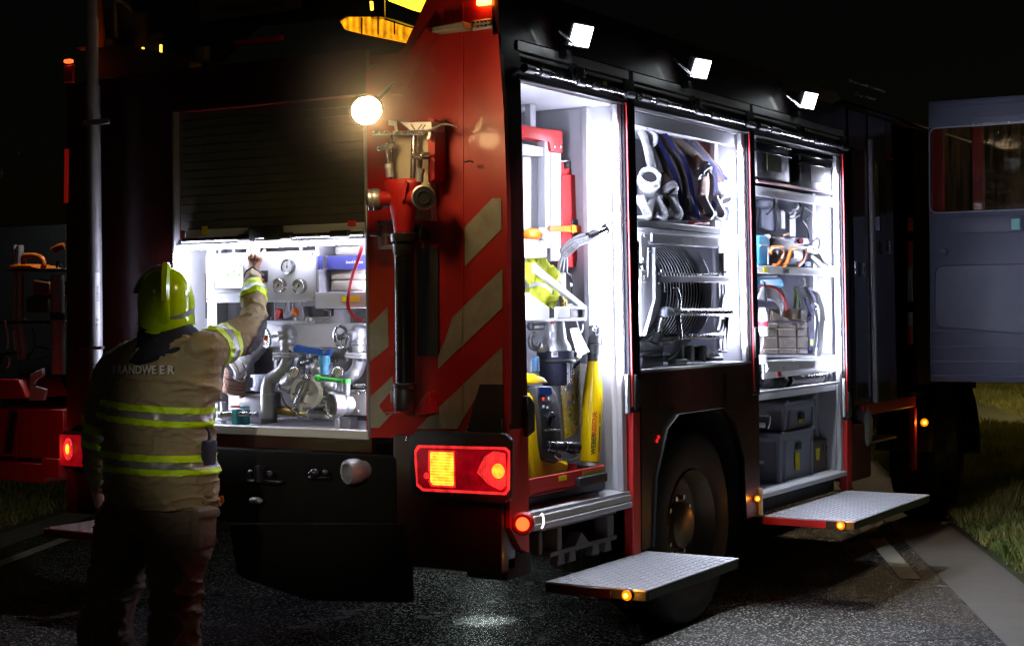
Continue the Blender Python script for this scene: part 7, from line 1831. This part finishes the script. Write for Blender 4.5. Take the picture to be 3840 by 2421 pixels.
# trousers
def leg(rows, nm, seed):
    R_ = []
    P = []
    for (Y, XA, XB, dy, yo) in rows:
        a, b = Z7w(XA, Y, PY + yo), Z7w(XB, Y, PY + yo); P.append(((a.x + b.x) / 2, PY + yo, (a.z + b.z) / 2, (b.x - a.x) / 2, dy))
    out = []
    for i in range(len(P) - 1):
        for k in range(14):
            t = k / 14
            v = [P[i][m] + (P[i + 1][m] - P[i][m]) * t for m in range(5)]; out.append(v)
    out.append(list(P[-1]))
    for cx, cy, cz, hw, hd in out:
        rr_ = []
        for i in range(84):
            a = 2 * math.pi * i / 84; dr = Vector((math.cos(a), math.sin(a), 0))
            p = Vector((cx + dr.x * hw, cy + dr.y * hd, cz)); rr_.append(p + dr * fold(p + Vector((0, 0, seed)), .019, seed))
        R_.append(rr_)
    return R_
L1 = [(925, 150, 345, .145, 0), (1000, 118, 300, .14, 0), (1080, 100, 278, .125, 0), (1160, 78, 258, .115, 0), (1250, 48, 228, .10, .01), (1330, 40, 205, .10, .02), (1420, 28, 190, .10, .02), (1520, 12, 182, .10, .03), (1600, 5, 178, .10, .03), (1680, 5, 175, .10, .03)]
L2 = [(925, 260, 497, .145, 0), (1000, 262, 497, .14, 0), (1080, 268, 496, .125, 0), (1160, 282, 486, .115, 0), (1250, 294, 460, .10, 0), (1330, 296, 450, .10, 0), (1420, 300, 446, .10, 0), (1520, 304, 436, .10, .0), (1600, 305, 434, .10, 0), (1680, 305, 434, .10, 0)]
mb = MB(); mb.loft(leg(L1, 'a', 21.0)); mb.loft(leg(L2, 'b', 33.0))
# rump joins the legs into one garment
rp_ = []
for (Y, XA, XB, d) in ((905, 128, 497, .155), (980, 122, 497, .155), (1050, 112, 497, .14), (1095, 112, 494, .11)):
    a, b = Z7w(XA, Y), Z7w(XB, Y); cx, hw, cz = (a.x + b.x) / 2, (b.x - a.x) / 2, (a.z + b.z) / 2
    rp_.append([Vector((cx + math.cos(t) * hw, PY + math.sin(t) * d, cz)) + Vector((math.cos(t), math.sin(t), 0)) * fold(Vector((cx + math.cos(t) * hw, PY + math.sin(t) * d, cz)), .009, 5.0) for t in [2 * math.pi * k / 48 for k in range(48)]])
mb.loft(rp_); tr = fp('trousers', mb, M['trouser'], smooth=70)
mb = MB(); c = Z7w(470, 1060, PY - .05); mb.obox(c + Vector((.01, 0, 0)), (.05, .12, .17), Matrix.Rotation(.06, 3, 'Y'), .018, 3); mb.build('pocket', M['trouser'], tr, leaning=False)
mb = MB(); c = Z7w(470, 1003, PY - .05); mb.obox(c + Vector((.018, 0, 0)), (.055, .13, .04), Matrix.Rotation(.06, 3, 'Y'), .012, 2); mb.build('pocket_flap', M['trouser'], tr, leaning=False)
for seedy, X in ((1, 92), (2, 370)):
    c = Z7w(X, 1640, PY + (.03 if seedy == 1 else 0))
    mb = MB(); mb.loft([[Vector((c.x + math.cos(t) * rx, c.y + oy + math.sin(t) * ry, z)) for t in [2 * math.pi * k / 24 for k in range(24)]] for z, rx, ry, oy in ((0, .055, .15, .05), (.03, .056, .15, .05), (.07, .052, .125, .035), (.12, .05, .085, 0), (.30, .058, .07, 0), (.36, .06, .07, 0))])
    fp('boot', mb, M['rubber'])
# radio / hook hanging at the right hip
mb = MB(); mb.tube(spl([Z7w(486, 668), Z7w(500, 690), Z7w(498, 720), Z7w(490, 728)], 4), .006, 8); mb.obox(Z7w(498, 770), (.03, .07, .10), Matrix.Rotation(.1, 3, 'Y'), .008, 2); fp('belt_hook', mb, M['navy'])
# body: neck, head, and the raised right hand in one skin surface
bmx = bmesh.new()
hz = lambda X, Y, y: Q(850 + X * .2306, 850 + Y * .2306, y)
hw_ = lambda X, Y, y: un(850 + X * .2306, 850 + Y * .2306, 1, y)
verts = []; edges = []; rad = []
def V(p, r, prev=None):
    verts.append(Vector(p)); rad.append(r)
    if prev is not None: edges.append((prev, len(verts) - 1))
    return len(verts) - 1
hc = Z7w(330, 215)
r0 = V(Z7w(330, 640), .10)
ch_ = V(Z7w(335, 480), .12, r0)
nk = V(Z7w(335, 385), .055, ch_)
n2 = V(Z7w(333, 330), .055, nk)
h1 = V(hc + Vector((0, .01, -.02)), .078, n2)
h2 = V(hc + Vector((0, .01, .05)), .070, h1)
s1 = V(Z7w(450, 405), .06, ch_)
s2 = V(Z7w(540, 360, PY + .10), .045, s1)
e1 = V(elb, .038, s2)
e2 = V(Z7w(668, 240, PY + .40), .034, e1)
wy = -.004
w1 = V(hw_(440, 760, wy), .023, e2)
pm = V(hw_(455, 640, wy + .000), .031, w1)
ll = [V(Z7w(150, 460), .06, ch_)]
ll.append(V(Z7w(75, 560), .045, ll[-1])); ll.append(V(Z7w(52, 700, PY + .02), .038, ll[-1])); ll.append(V(Z7w(50, 850, PY + .1), .03, ll[-1]))
lh = V(Z7w(70, 930, PY + .15), .028, ll[-1]); V(Z7w(75, 985, PY + .18), .02, lh)
bone = [(( 395, 560), (365, 470), (352, 400), (372, 372)), ((435, 545), (418, 450), (430, 385), (452, 358)), ((480, 548), (490, 460), (508, 385), (528, 360)), ((520, 580), (560, 510), (605, 420), (628, 372))]
me = bpy.data.meshes.new('body'); 
def skin_obj(name, verts, edges, rad, parent, m, root=0, sub=2):
    me = bpy.data.meshes.new(name); me.from_pydata(verts, edges, [])
    o = bpy.data.objects.new(name, me); COL.objects.link(o)
    md = o.modifiers.new('skin', 'SKIN')
    for i, sv in enumerate(me.skin_vertices[0].data):
        sv.radius = (rad[i], rad[i]); sv.use_root = (i == root)
    md.use_smooth_shade = True
    sb = o.modifiers.new('sub', 'SUBSURF'); sb.levels = sub; sb.render_levels = sub
    bpy.context.view_layer.update()
    dg = bpy.context.evaluated_depsgraph_get()
    nm = bpy.data.meshes.new_from_object(o.evaluated_get(dg))
    bpy.data.objects.remove(o)
    nm.name = name
    nm.polygons.foreach_set('use_smooth', [True] * len(nm.polygons))
    nm.materials.clear(); nm.materials.append(m)
    o = bpy.data.objects.new(name, nm); COL.objects.link(o); attach(o, parent)
    return o
fr_ = [.0108, .0112, .0108, .0098]
for k, (a, b, c, d) in enumerate(bone):
    v = V(hw_(*a, wy - .006), .0140, pm)
    v = V(hw_(*b, wy - .012), fr_[k], v)
    v = V(hw_(*c, wy + .012), fr_[k] * .95, v)
    V(hw_(*d, wy + .030), fr_[k] * .85, v)
v = V(hw_(370, 640, wy + .02), .013, pm); v = V(hw_(335, 560, wy + .05), .011, v); V(hw_(330, 500, wy + .07), .009, v)
body = skin_obj('body', verts, edges, rad, FF, M['skin'])
mb = MB(); q0, q1 = hw_(490, 480, wy - .012), hw_(500, 430, wy - .004); mb.torus(hw_(492, 500, wy - .008), q1 - q0, .0108, .0016, 18, 6); fp('ring', mb, M['gold'])
# helmet: shell, comb ridge, brim, tape
hc = Z7w(333, 195, PY + .01)
HR = Matrix.Rotation(math.radians(40), 3, 'Z') @ Matrix.Rotation(math.radians(12), 3, 'X')
def hv(v): return hc + HR @ v
rings = []
for j in range(1, 26):
    el = math.radians(-38 + 128 * (j - 1) / 24.4)
    ring = []
    for i in range(56):
        az = 2 * math.pi * i / 56
        rx, ry, rz = .116, .142, .150
        ce = math.cos(el)
        p = Vector((math.cos(az) * rx * ce, math.sin(az) * ry * ce, math.sin(el) * rz))
        if el < -.25:
            f = 1 + .22 * ((-.25 - el) / .4) ; p.x *= f; p.y *= f * 1.02
        ring.append(hv(p))
    rings.append(ring)
mb = MB(); mb.loft(rings); hm = mb.build('helmet', M['helmet'], FF, leaning=False, smooth=60)
rim = rings[0]
mb = MB(); mb.tube(rim, .006, 8, loop=True); mb.build('brim_edge', M['helmet'], hm, leaning=False)
mb = MB(); pts = []
for k in range(29):
    el = math.radians(-30 + 190 * k / 28); pts.append(hv(Vector((0, -math.cos(el) * .146, math.sin(el) * .155))))
sec = []
for k, p in enumerate(pts):
    d = (pts[min(k + 1, 28)] - pts[max(k - 1, 0)]).normalized(); out = (p - hc).normalized(); sd = d.cross(out).normalized()
    w = .022; hgt = .020 * math.sin(math.pi * min(1, (k + 1.5) / 30))
    sec.append([p - sd * w, p - sd * w * .45 + out * hgt, p + sd * w * .45 + out * hgt, p + sd * w, p + sd * w * .5 - out * .02, p - sd * w * .5 - out * .02])
mb.loft(sec); mb.build('comb', M['helmet'], hm, leaning=False, smooth=50)
mb = MB()
vs = []
for el_ in (-17, -9):
    for k in range(16):
        az = math.radians(-78 + 62 * k / 15); el = math.radians(el_ + 7 * k / 15); ce = math.cos(el)
        vs.append(hv(Vector((math.cos(az) * .1185 * ce, math.sin(az) * .1445 * ce, math.sin(el) * .152))))
mb._faces(vs, [(k, k + 1, k + 17, k + 16) for k in range(15)])
mb.build('reflective_tape', M['silver'], hm, leaning=False)
mb = MB()
nk_ = []
for z, r in ((-.09, .108), (-.13, .115), (-.17, .118)):
    nk_.append([hc + Vector((math.cos(2 * math.pi * k / 30) * r, math.sin(2 * math.pi * k / 30) * r * 1.05 + .0, z)) for k in range(30)])
mb.loft(nk_); fp('neck_guard', mb, M['navy'])
mb = MB(); pts = []
for k in range(15):
    el = math.radians(15 + 95 * k / 14); pts.append(hv(Vector((-math.cos(el) * .126, .02, math.sin(el) * .160))))
mb.ribbon(pts, (0, 1, 0), .03, .003); mb.build('visor_edge', M['silver'], hm, leaning=False)

# ------------------------------------------------------------------ standpipe on the rear corner
sp_ = thing('standpipe', 'red and black hydrant standpipe with two outlets clamped on the rear corner', 'standpipe', Q(1522, 1540, -.12))
YS = -.125
def P9(X, Y, y=YS): return Q(1300 + X * .6917, 600 + Y * .6917, y)
def PT(X, Y, y=YS): return Q(1440 + X * .3295, 400 + Y * .3295, y)
mb = MB(); bt = P9(318, 1240); tp_ = P9(318, 500); mb.cyl(bt, (bt.x, YS, tp_.z), .0405, n=28); mb.build('pipe', M['blackgloss'], sp_)
x_ = bt.x
mb = MB(); mb.lathe((x_, YS, P9(318, 1350).z), (0, 0, 1), [(.03, -.006), (.046, 0), (.050, .02), (.050, .07), (.046, .085), (.050, .09), (.050, .105), (.042, .11)], 28); mb.build('foot_claw', M['black'], sp_)
mb = MB(); mb.lathe((x_, YS, P9(318, 500).z), (0, 0, 1), [(.041, -.015), (.046, 0), (.046, .035), (.040, .04), (.052, .045), (.055, .075), (.048, .08)], 28); mb.build('clamp_ring', M['black'], sp_)
mb = MB()
R_ = []
for Y, rx, ry in ((395, .040, .040), (330, .046, .042), (250, .062, .044), (180, .078, .045), (130, .088, .044), (112, .086, .040), (104, .075, .034)):
    c = P9(315, Y); R_.append([Vector((x_ + math.cos(a) * rx, YS + math.sin(a) * ry, c.z)) for a in [2 * math.pi * k / 36 for k in range(36)]])
mb.loft(R_); hd_ = mb.build('head', M['red'], sp_, smooth=60)
mb = MB(); a, b_ = PT(250, 835, YS - .047), PT(215, 1070, YS - .045); mb.tube([a, b_], .0065, 8)
for k in range(9): mb.sphere(a.lerp(b_, (k + 1) / 10) + Vector((.008, -.004, 0)), .004, n=8, k=5)
mb.build('cast_rib', M['redm'], hd_)
for (X, Y, d, r, m_) in ((166, 218, Vector((-.80, -.58, -.05)), .047, 'cast'), (440, 205, Vector((.55, -.82, -.04)), .051, 'cast')):
    c = P9(X, Y); d = d.normalized(); c.y = YS - .03
    hb = Vector((x_, YS, c.z))
    mb = MB(); mb.cyl(hb, c - d * .01, .034, n=22); mb.build('outlet_neck', M['red'], sp_)
    mb = MB(); mb.lathe(c - d * .035, d, [(.036, 0), (r * .9, .006), (r, .012), (r, .035), (r * .93, .038), (r * .96, .043), (r * .96, .055), (r * .8, .06)], 30); mb.build('outlet_coupling', M['cast'], sp_)
    mb = MB(); mb.cyl(c + d * .018, c + d * .0265, r * .86, n=28); mb.torus(c + d * .026, d, r * .5, .004, 20, 6); mb.build('blank_cap', M['black'], sp_)
for (wx, wy_, bx, by, r, tl) in ((25, 450, 72, 800, .036, (-.1, -.45, 1)), (430, 560, 400, 850, .041, (.15, -.30, 1))):
    w = PT(wx, wy_, YS - .01); b_ = PT(bx, by, YS); ax = (w - b_).normalized()
    mb = MB(); mb.cyl(b_, b_ + ax * .042, .018, .015, n=16); mb.lathe(b_ + ax * .036, ax, [(.0, 0), (.0185, 0), (.0185, .018), (.0, .018)], 6); mb.build('gland', M['galv'], sp_)
    mb = MB(); mb.cyl(b_ + ax * .04, w, .0065, n=10); mb.build('spindle', M['steel'], sp_)
    wa = Vector(tl).normalized(); mb = MB(); mb.torus(w, wa, r, .0068, 28, 8); s, t = frame_of(wa)
    for k in range(3):
        a = 2 * math.pi * k / 3; mb.cyl(w, w + (s * math.cos(a) + t * math.sin(a)) * r, .006, .006, 8)
    mb.sphere(w, .011, n=10, k=6); mb.build('handwheel', M['steel'], sp_)
# mounting bracket on the truck behind it
cream = mat('cream_bracket_board', (.55, .50, .38), .55, 0, .1, 8, .05)
mb = MB(); mb.prism([PT(X, Y, -.05) for X, Y in ((95, 290), (495, 290), (548, 1300), (100, 1240))], (0, .045, 0), .003); bk = tp('standpipe_bracket', mb, cream, 'cream bracket board carrying the standpipe')
mb = MB(); mb.prism([PT(X, Y, -.09) for X, Y in ((495, 125), (575, 140), (578, 300), (580, 830), (500, 860))], (0, .085, 0), .003); mb.build('side_cheek', M['red'], bk)
mb = MB(); mb.prism([PT(X, Y, -.13) for X, Y in ((170, 170), (300, 180), (540, 165), (545, 270), (300, 275))], (0, .10, 0), .004); mb.prism([PT(X, Y, -.15) for X, Y in ((48, 152), (130, 165), (140, 285), (120, 285), (118, 215), (48, 210))], (0, .012, 0), .002); mb.build('top_lug', M['white'], bk)
mb = MB(); mb.prism([PT(X, Y, -.1325) for X, Y in ((300, 205), (310, 200), (355, 260), (345, 265))], (0, .002, 0)); mb.prism([PT(X, Y, -.1325) for X, Y in ((425, 200), (435, 203), (390, 262), (380, 262))], (0, .002, 0)); mb.prism([PT(X, Y, -.1325) for X, Y in ((465, 205), (475, 207), (440, 255), (430, 255))], (0, .002, 0)); mb.build('slot', M['black'], bk)
ky = thing('hydrant_key', 'steel T-shaped hydrant key clipped behind the standpipe valves', 'hydrant key', PT(330, 800, -.09))
mb = MB(); mb.cyl(PT(-120, 305, -.14), PT(460, 295, -.14), .010, n=12); mb.cyl(PT(345, 310, -.10), PT(330, 830, -.10), .0125, n=12); mb.cyl(PT(60, 280, -.15), PT(85, 860, -.10), .007, n=10); mb.build('bar', M['steel'], ky)
mb = MB(); mb.prism([PT(X, Y, -.12) for X, Y in ((480, 235), (505, 215), (520, 290), (540, 310), (525, 360), (490, 390), (475, 340))], (0, .012, 0), .003); mb.build('forked_end', M['cast'], ky)
wr = thing('hooked_wrench', 'curved steel hose wrench sticking out sideways from the standpipe bracket', 'wrench', P9(280 + 100, -120, -.14))
mb = MB(); P = spl([PT(510, 275, -.13), PT(580, 245, -.14), (PT(680, 200, -.15)), PT(790, 215, -.16), PT(850, 232, -.16)], 6); mb.tube(P, [.011] * 8 + [.009] * 8 + [.006] * 8 + [.003] * (len(P) - 24), 8, flat=.5); mb.build('shaft', M['cast'], wr)
mb = MB()
def P9b(X, Y): return P9(X, Y, -.06)
for pts in (((165, 330), (260, 330), (262, 352), (170, 352)), ((165, 330), (185, 330), (190, 480), (170, 480)), ((170, 460), (262, 462), (262, 482), (170, 480)), ((205, 352), (216, 352), (216, 460), (205, 460)), ((365, 348), (402, 350), (404, 440), (388, 440), (385, 370), (365, 370)), ((125, 396), (250, 402), (250, 415), (125, 412))):
    mb.prism([P9b(X, Y) for X, Y in pts], (0, .012, 0), .002)
tp('pipe_clamp', mb, M['galv'], each=True)
mb = MB(); mb.prism([P9(X, Y, -.08) for X, Y in ((240, 370), (395, 372), (402, 400), (398, 432), (380, 440), (250, 440), (235, 410))], (0, .07, 0), .004); tp('clamp_block', mb, M['black'])
mb = MB(); mb.prism([P9(X, Y, -.01) for X, Y in ((378, 480), (495, 470), (497, 1050), (470, 1060), (380, 1065))], (0, .009, 0), .001); tp('backing_strip', mb, M['rubber'])
mb = MB(); mb.prism([P9(X, Y, -.06) for X, Y in ((435, 1260), (445, 1255), (462, 1370), (370, 1384), (375, 1340))], (0, .058, 0), .002); mb.prism([P9(X, Y, -.03) for X, Y in ((232, 1058), (255, 1010), (256, 1060))], (0, .028, 0), .001); tp('foot_cradle', mb, M['redm'], each=True)
mb = MB(); mb.tube([P9(175, 1325, -.10), P9(255, 1235, -.06), P9(262, 1360, -.10)], .0025, 6); mb.tube([P9(175, 1325, -.10), P9(180, 1370, -.12), P9(290, 1366, -.12)], .002, 6); tp('foot_wire', mb, M['galv'])
mb = MB(); q = P9(245, 1280, -.15); mb.box(q.x - .006, q.x + .008, -.155, -.12, q.z - .025, q.z + .022, .003); tp('latch_tab', mb, M['galv'])
for pts in (((640, 1490), (650, 1455), (660, 1438)), ((845, 1480), (845, 1440), (845, 1405)), ((322, 1518), (326, 1500), (335, 1490))):
    mb = MB(); mb.tube([P9(X, Y, -.02) for X, Y in pts], .0022, 6); tp('edge_bead', mb, M['steel'])
mb = MB(); mb.prism([P9(X, Y, -.004) for X, Y in ((640, 1500), (700, 1290), (722, 1215), (848, 1215), (850, 1480))], (0, .0025, 0)); tp('lamp_housing_cover', mb, M['rubber'])
q = Q(1755, 620, -.04)
mb = MB(); mb.tube(spl([Q(1745, 608, -.05), Q(1760, 604, -.05), Q(1775, 608, -.04)], 4), .004, 6); tp('small_hook', mb, M['steel'])

# ------------------------------------------------------------------ rack swung out on the left side of the truck
YR = 0.45
def PL(X, Y, y=YR): return Q(X * .428, 850 + Y * .428, y)
rk = thing('swing_out_rack', 'dark equipment rack pulled out beyond the rear corner of the truck, lit red from below', 'equipment rack', Q(120, 1740, YR))
mb = MB(); a, b_ = Q(-90, 1740, YR), Q(238, 1535, YR); mb.box(a.x, b_.x, YR, YR + .5, a.z + .05, b_.z, .006); mb.build('drawer', M['redm'], rk)
mb = MB(); a, b_ = Q(-90, 1790, YR), Q(175, 1735, YR); mb.box(a.x, b_.x, YR - .03, YR + .5, a.z, b_.z - .001, .006); mb.build('drawer_base', M['redm'], rk)
mb = MB(); a, b_ = Q(172, 1785, YR - .05), Q(236, 1720, YR - .05); mb.box(a.x, b_.x, YR - .08, YR - .04, a.z, b_.z, .003); mb.build('corner_plate', M['redm'], rk)
for u in (60, 125):
    mb = MB(); a = Q(u, 1640, YR - .004); mb.box(a.x - .006, a.x + .006, YR - .008, YR - .001, Q(u, 1720, YR).z, Q(u, 1540, YR).z, .002); mb.build('drawer_rib', M['redm'], rk)
mb = MB(); mb.rp([(60, 1545), (35, 1700), (20, 1700), (42, 1545)], YR - .05, .02, .003); mb.build('strap', M['black'], rk)
mb = MB(); mb.prism([PL(X, Y, YR - .1) for X, Y in ((-60, 1330), (160, 1335), (230, 1500), (-60, 1510))], (0, .3, 0), .005); mb.build('tilted_tray', M['redm'], rk)
mb = MB(); mb.prism([PL(X, Y, YR - .12) for X, Y in ((265, 1290), (370, 1240), (372, 1300), (300, 1340), (285, 1400), (400, 1420), (380, 1520), (250, 1520))], (0, .02, 0), .003); mb.build('bracket', M['alup'], rk)
for X0, X1 in ((120, 142), (150, 205)):
    mb = MB(); mb.tube([PL((X0 + X1) / 2, 160), PL((X0 + X1) / 2, 820), PL((X0 + X1) / 2 + 20, 1000), PL((X0 + X1) / 2 + 40, 1160)], (X1 - X0) * .00024 + .006, 10); mb.build('post', M['galv'], rk)
mb = MB(); a, b_ = PL(80, 390), PL(560, 365); mb.box(a.x, b_.x, YR - .04, YR + .3, a.z, b_.z, .004); mb.build('shelf', M['black'], rk)
mb = MB(); a, b_ = PL(-50, 850), PL(580, 825); mb.box(a.x, b_.x, YR - .02, YR + .3, a.z, b_.z, .004); mb.build('shelf', M['black'], rk)
mb = MB(); a, b_ = Q(-60, 1530, YR + .48), Q(60, 980, YR + .48); mb.box(a.x - .1, Q(240, 1000, YR + .48).x, YR + .48, YR + .5, a.z, b_.z + .2); mb.build('rear_board', M['rubber'], rk)
mb = MB(); a = PL(215, 800, YR - .05); mb.box(a.x, a.x + .02, YR - .06, YR - .05, a.z - .010, a.z + .001); mb.build('white_tag', M['inkw'], rk)
for Xs in (((45, 815), (60, 900), (72, 1000), (62, 1070)), ((62, 1130), (80, 1150), (80, 1210), (62, 1238))):
    mb = MB(); mb.ribbon(spl([PL(X, Y, YR - .03) for X, Y in Xs], 5), (1, 0, 0), .012, .004); mb.build('white_strip', M['inkw'], rk)
mb = MB(); mb.ribbon([PL(118, 905, YR - .03), PL(125, 1000, YR - .03), PL(135, 1085, YR - .03)], (1, 0, 0), .006, .003); mb.build('white_strip', M['inkw'], rk)
mb = MB(); mb.tube(spl([PL(10, 1200), PL(20, 1120), PL(120, 1105), PL(220, 1110), PL(245, 1160)], 5), .007, 6); mb.tube(spl([PL(280, 880), PL(300, 950), PL(290, 1080), PL(170, 1200), PL(180, 1300)], 5), .003, 6); mb.build('cables', M['black'], rk)
mb = MB(); mb.tube(spl([PL(320, 1050), PL(400, 1065), PL(460, 1080)], 5), .005, 6); mb.tube(spl([PL(330, 1160), PL(400, 1135), PL(455, 1130)], 5), .004, 6); mb.build('green_line', mat('dark_green_hose', (.02, .06, .03), .5), rk)
gc = thing('suction_tube', 'grey suction tube standing on the rack beside the truck corner', 'suction tube', PL(520, 1300, .2))
mb = MB(); a, b_ = PL(512, 1290, .2), PL(508, 420, .2); mb.cyl((a.x, .2, a.z), (a.x, .2, b_.z), .034, n=24); mb.build('tube', M['galv'], gc)
mb = MB(); z = PL(510, 785, .2).z; mb.cyl((a.x, .2, z - .018), (a.x, .2, z + .018), .037, n=24); mb.build('strap', M['black'], gc)
cs = thing('chainsaw', 'chainsaw with an orange handle resting on the upper rack shelf', 'chainsaw', PL(300, 370, YR))
mb = MB(); mb.tube(spl([PL(205, 330, YR - .08), PL(205, 265, YR - .08), PL(250, 250, YR - .08), PL(320, 255, YR - .08), PL(370, 280, YR - .08), PL(385, 330, YR - .08), PL(375, 362, YR - .08)], 6), .014, 10); mb.build('handle', M['orange'], cs)
mb = MB(); mb.prism([PL(X, Y, YR - .06) for X, Y in ((60, 345), (150, 320), (260, 340), (310, 362), (60, 364))], (0, .2, 0), .012, 2); mb.build('housing', M['orange'], cs)
mb = MB(); mb.prism([PL(X, Y, YR - .05) for X, Y in ((280, 460), (440, 480), (440, 600), (280, 600))], (0, .15, 0), .01); o = mb.build('fuel_can', M['orange']); o.data.materials[0] = mat('brown_can', (.16, .06, .02), .5); tag(o, 'brownish orange can hanging under the upper rack shelf', 'can')
mb = MB(); mb.prism([PL(X, Y, YR - .05) for X, Y in ((220, 610), (300, 600), (430, 610), (430, 750), (220, 750))], (0, .15, 0), .01); o = mb.build('green_can', M['orange']); o.data.materials[0] = mat('dark_green_can', (.03, .04, .02), .5); tag(o, 'dark green can below the brownish one on the rack', 'can')
ob = thing('orange_tool', 'orange and silver tool head high on the rack at the truck edge', 'tool', PL(530, 350, .3))
mb = MB(); mb.tube(spl([PL(455, 200, .3), PL(500, 175, .3), PL(560, 160, .3)], 5), .012, 8); mb.tube([PL(480, 220, .3), PL(560, 185, .3)], .008, 8); mb.build('handle', M['orange'], ob)
mb = MB(); mb.cyl(PL(505, 300, .29), PL(497, 362, .29), .006, n=8); mb.tube(spl([PL(505, 315, .29), PL(530, 320, .29), PL(545, 345, .29), PL(568, 345, .29)], 4), .003, 6); mb.build('hook', M['steel'], ob)
for X, Y in ((95, 555), (66, 1083), (45, 1186)):
    pass
for (u, v, r) in ((88, 573, .02), (15, 648, .035)):
    q = Q(u, v, 1.5); mb = MB(); mb.sphere(q, r, (1, .4, 1), 12, 8)
    o = mb.build('far_reflector', M['galv'], leaning=False); tag(o, 'faint grey %s shape in the dark beyond the truck' % ('small' if r < .03 else 'larger'), 'reflector')
# ------------------------------------------------------------------ street lamps outside the frame (one mirrors in the door glass, the far one is added)
def street(name, base, h, aim, lab, size, mt):
    t_ = thing(name, lab, 'street lamp', base)
    b = Vector(base); mb = MB(); mb.cyl(b, b + Vector((0, 0, h)), .07, .04, 12); mb.cyl(b + Vector((0, 0, h)), b + Vector((0, 0, h)) + Vector(aim) * .6, .03, .03, 10); mb.build('pole', M['galv'], t_, leaning=False)
    c = b + Vector((0, 0, h - .03)) + Vector(aim) * .8
    mb = MB(); mb.box(c.x - .2, c.x + .2, c.y - .2, c.y + .2, c.z, c.z + .06, .02); mb.build('lamp_head', M['galv'], t_, leaning=False)
    mb = MB(); mb.box(c.x - size, c.x + size, c.y - size, c.y + size, c.z - .03, c.z - .001, .01); mb.build('lamp_glass', mt, t_, leaning=False)
street('street_lamp', (-4.6, -13.5, 0), 4.6, (.7, .7, 0), 'street lamp on the road behind the photographer', .10, M['street'])
street('street_lamp', (-.02, 18.0, 0), 5.0, (-.7, -.7, 0), 'added unseen street lamp ahead of the truck, lighting verge and road', .14, emit('added_far_lamp_light', (1.0, .74, .42), 1300))


# added lamp out of view, brightens the firefighter's right side
tl_ = thing('added_tripod_lamp', 'added unseen tripod lamp brightening the firefighter from behind the photographer', 'work lamp', (1.35, -5.7, 0))
mb = MB(); mb.cyl((1.35, -5.7, .7), (1.35, -5.7, 2.4), .018, n=10); mb.build('mast', M['black'], tl_, leaning=False)
for k in range(3):
    a = 2 * math.pi * k / 3; mb = MB(); mb.cyl((1.35, -5.7, .8), (1.35 + math.cos(a) * .45, -5.7 + math.sin(a) * .45, 0.01), .014, n=8); mb.build('leg', M['black'], tl_, leaning=False)
aim = (Vector((-0.74, -0.65, 1.22)) - Vector((1.35, -5.7, 2.45))).normalized()
hp = Vector((1.35, -5.7, 2.45))
mb = MB(); mb.lathe(hp - aim * .12, aim, [(.02, 0), (.09, .03), (.11, .11), (.10, .12)], 20); mb.build('head', M['black'], tl_, leaning=False)
mb = MB(); mb.lathe(hp + aim * .001, aim, [(.10, 0), (.06, .006)], 20); mb.build('glass', emit('added_tripod_light', (1, .88, .68), 3), tl_, leaning=False)
li = bpy.data.lights.new('added_tripod_beam', 'SPOT'); li.energy = 360; li.color = (1.0, 0.90, 0.72); li.spot_size = math.radians(13.5); li.spot_blend = 1.0; li.shadow_soft_size = 0.05
lo = bpy.data.objects.new('added_tripod_beam', li); COL.objects.link(lo); lo.parent = tl_; lo.rotation_euler = aim.to_track_quat('-Z', 'Y').to_euler(); lo.location = hp + aim * .03 - base_of(tl_)
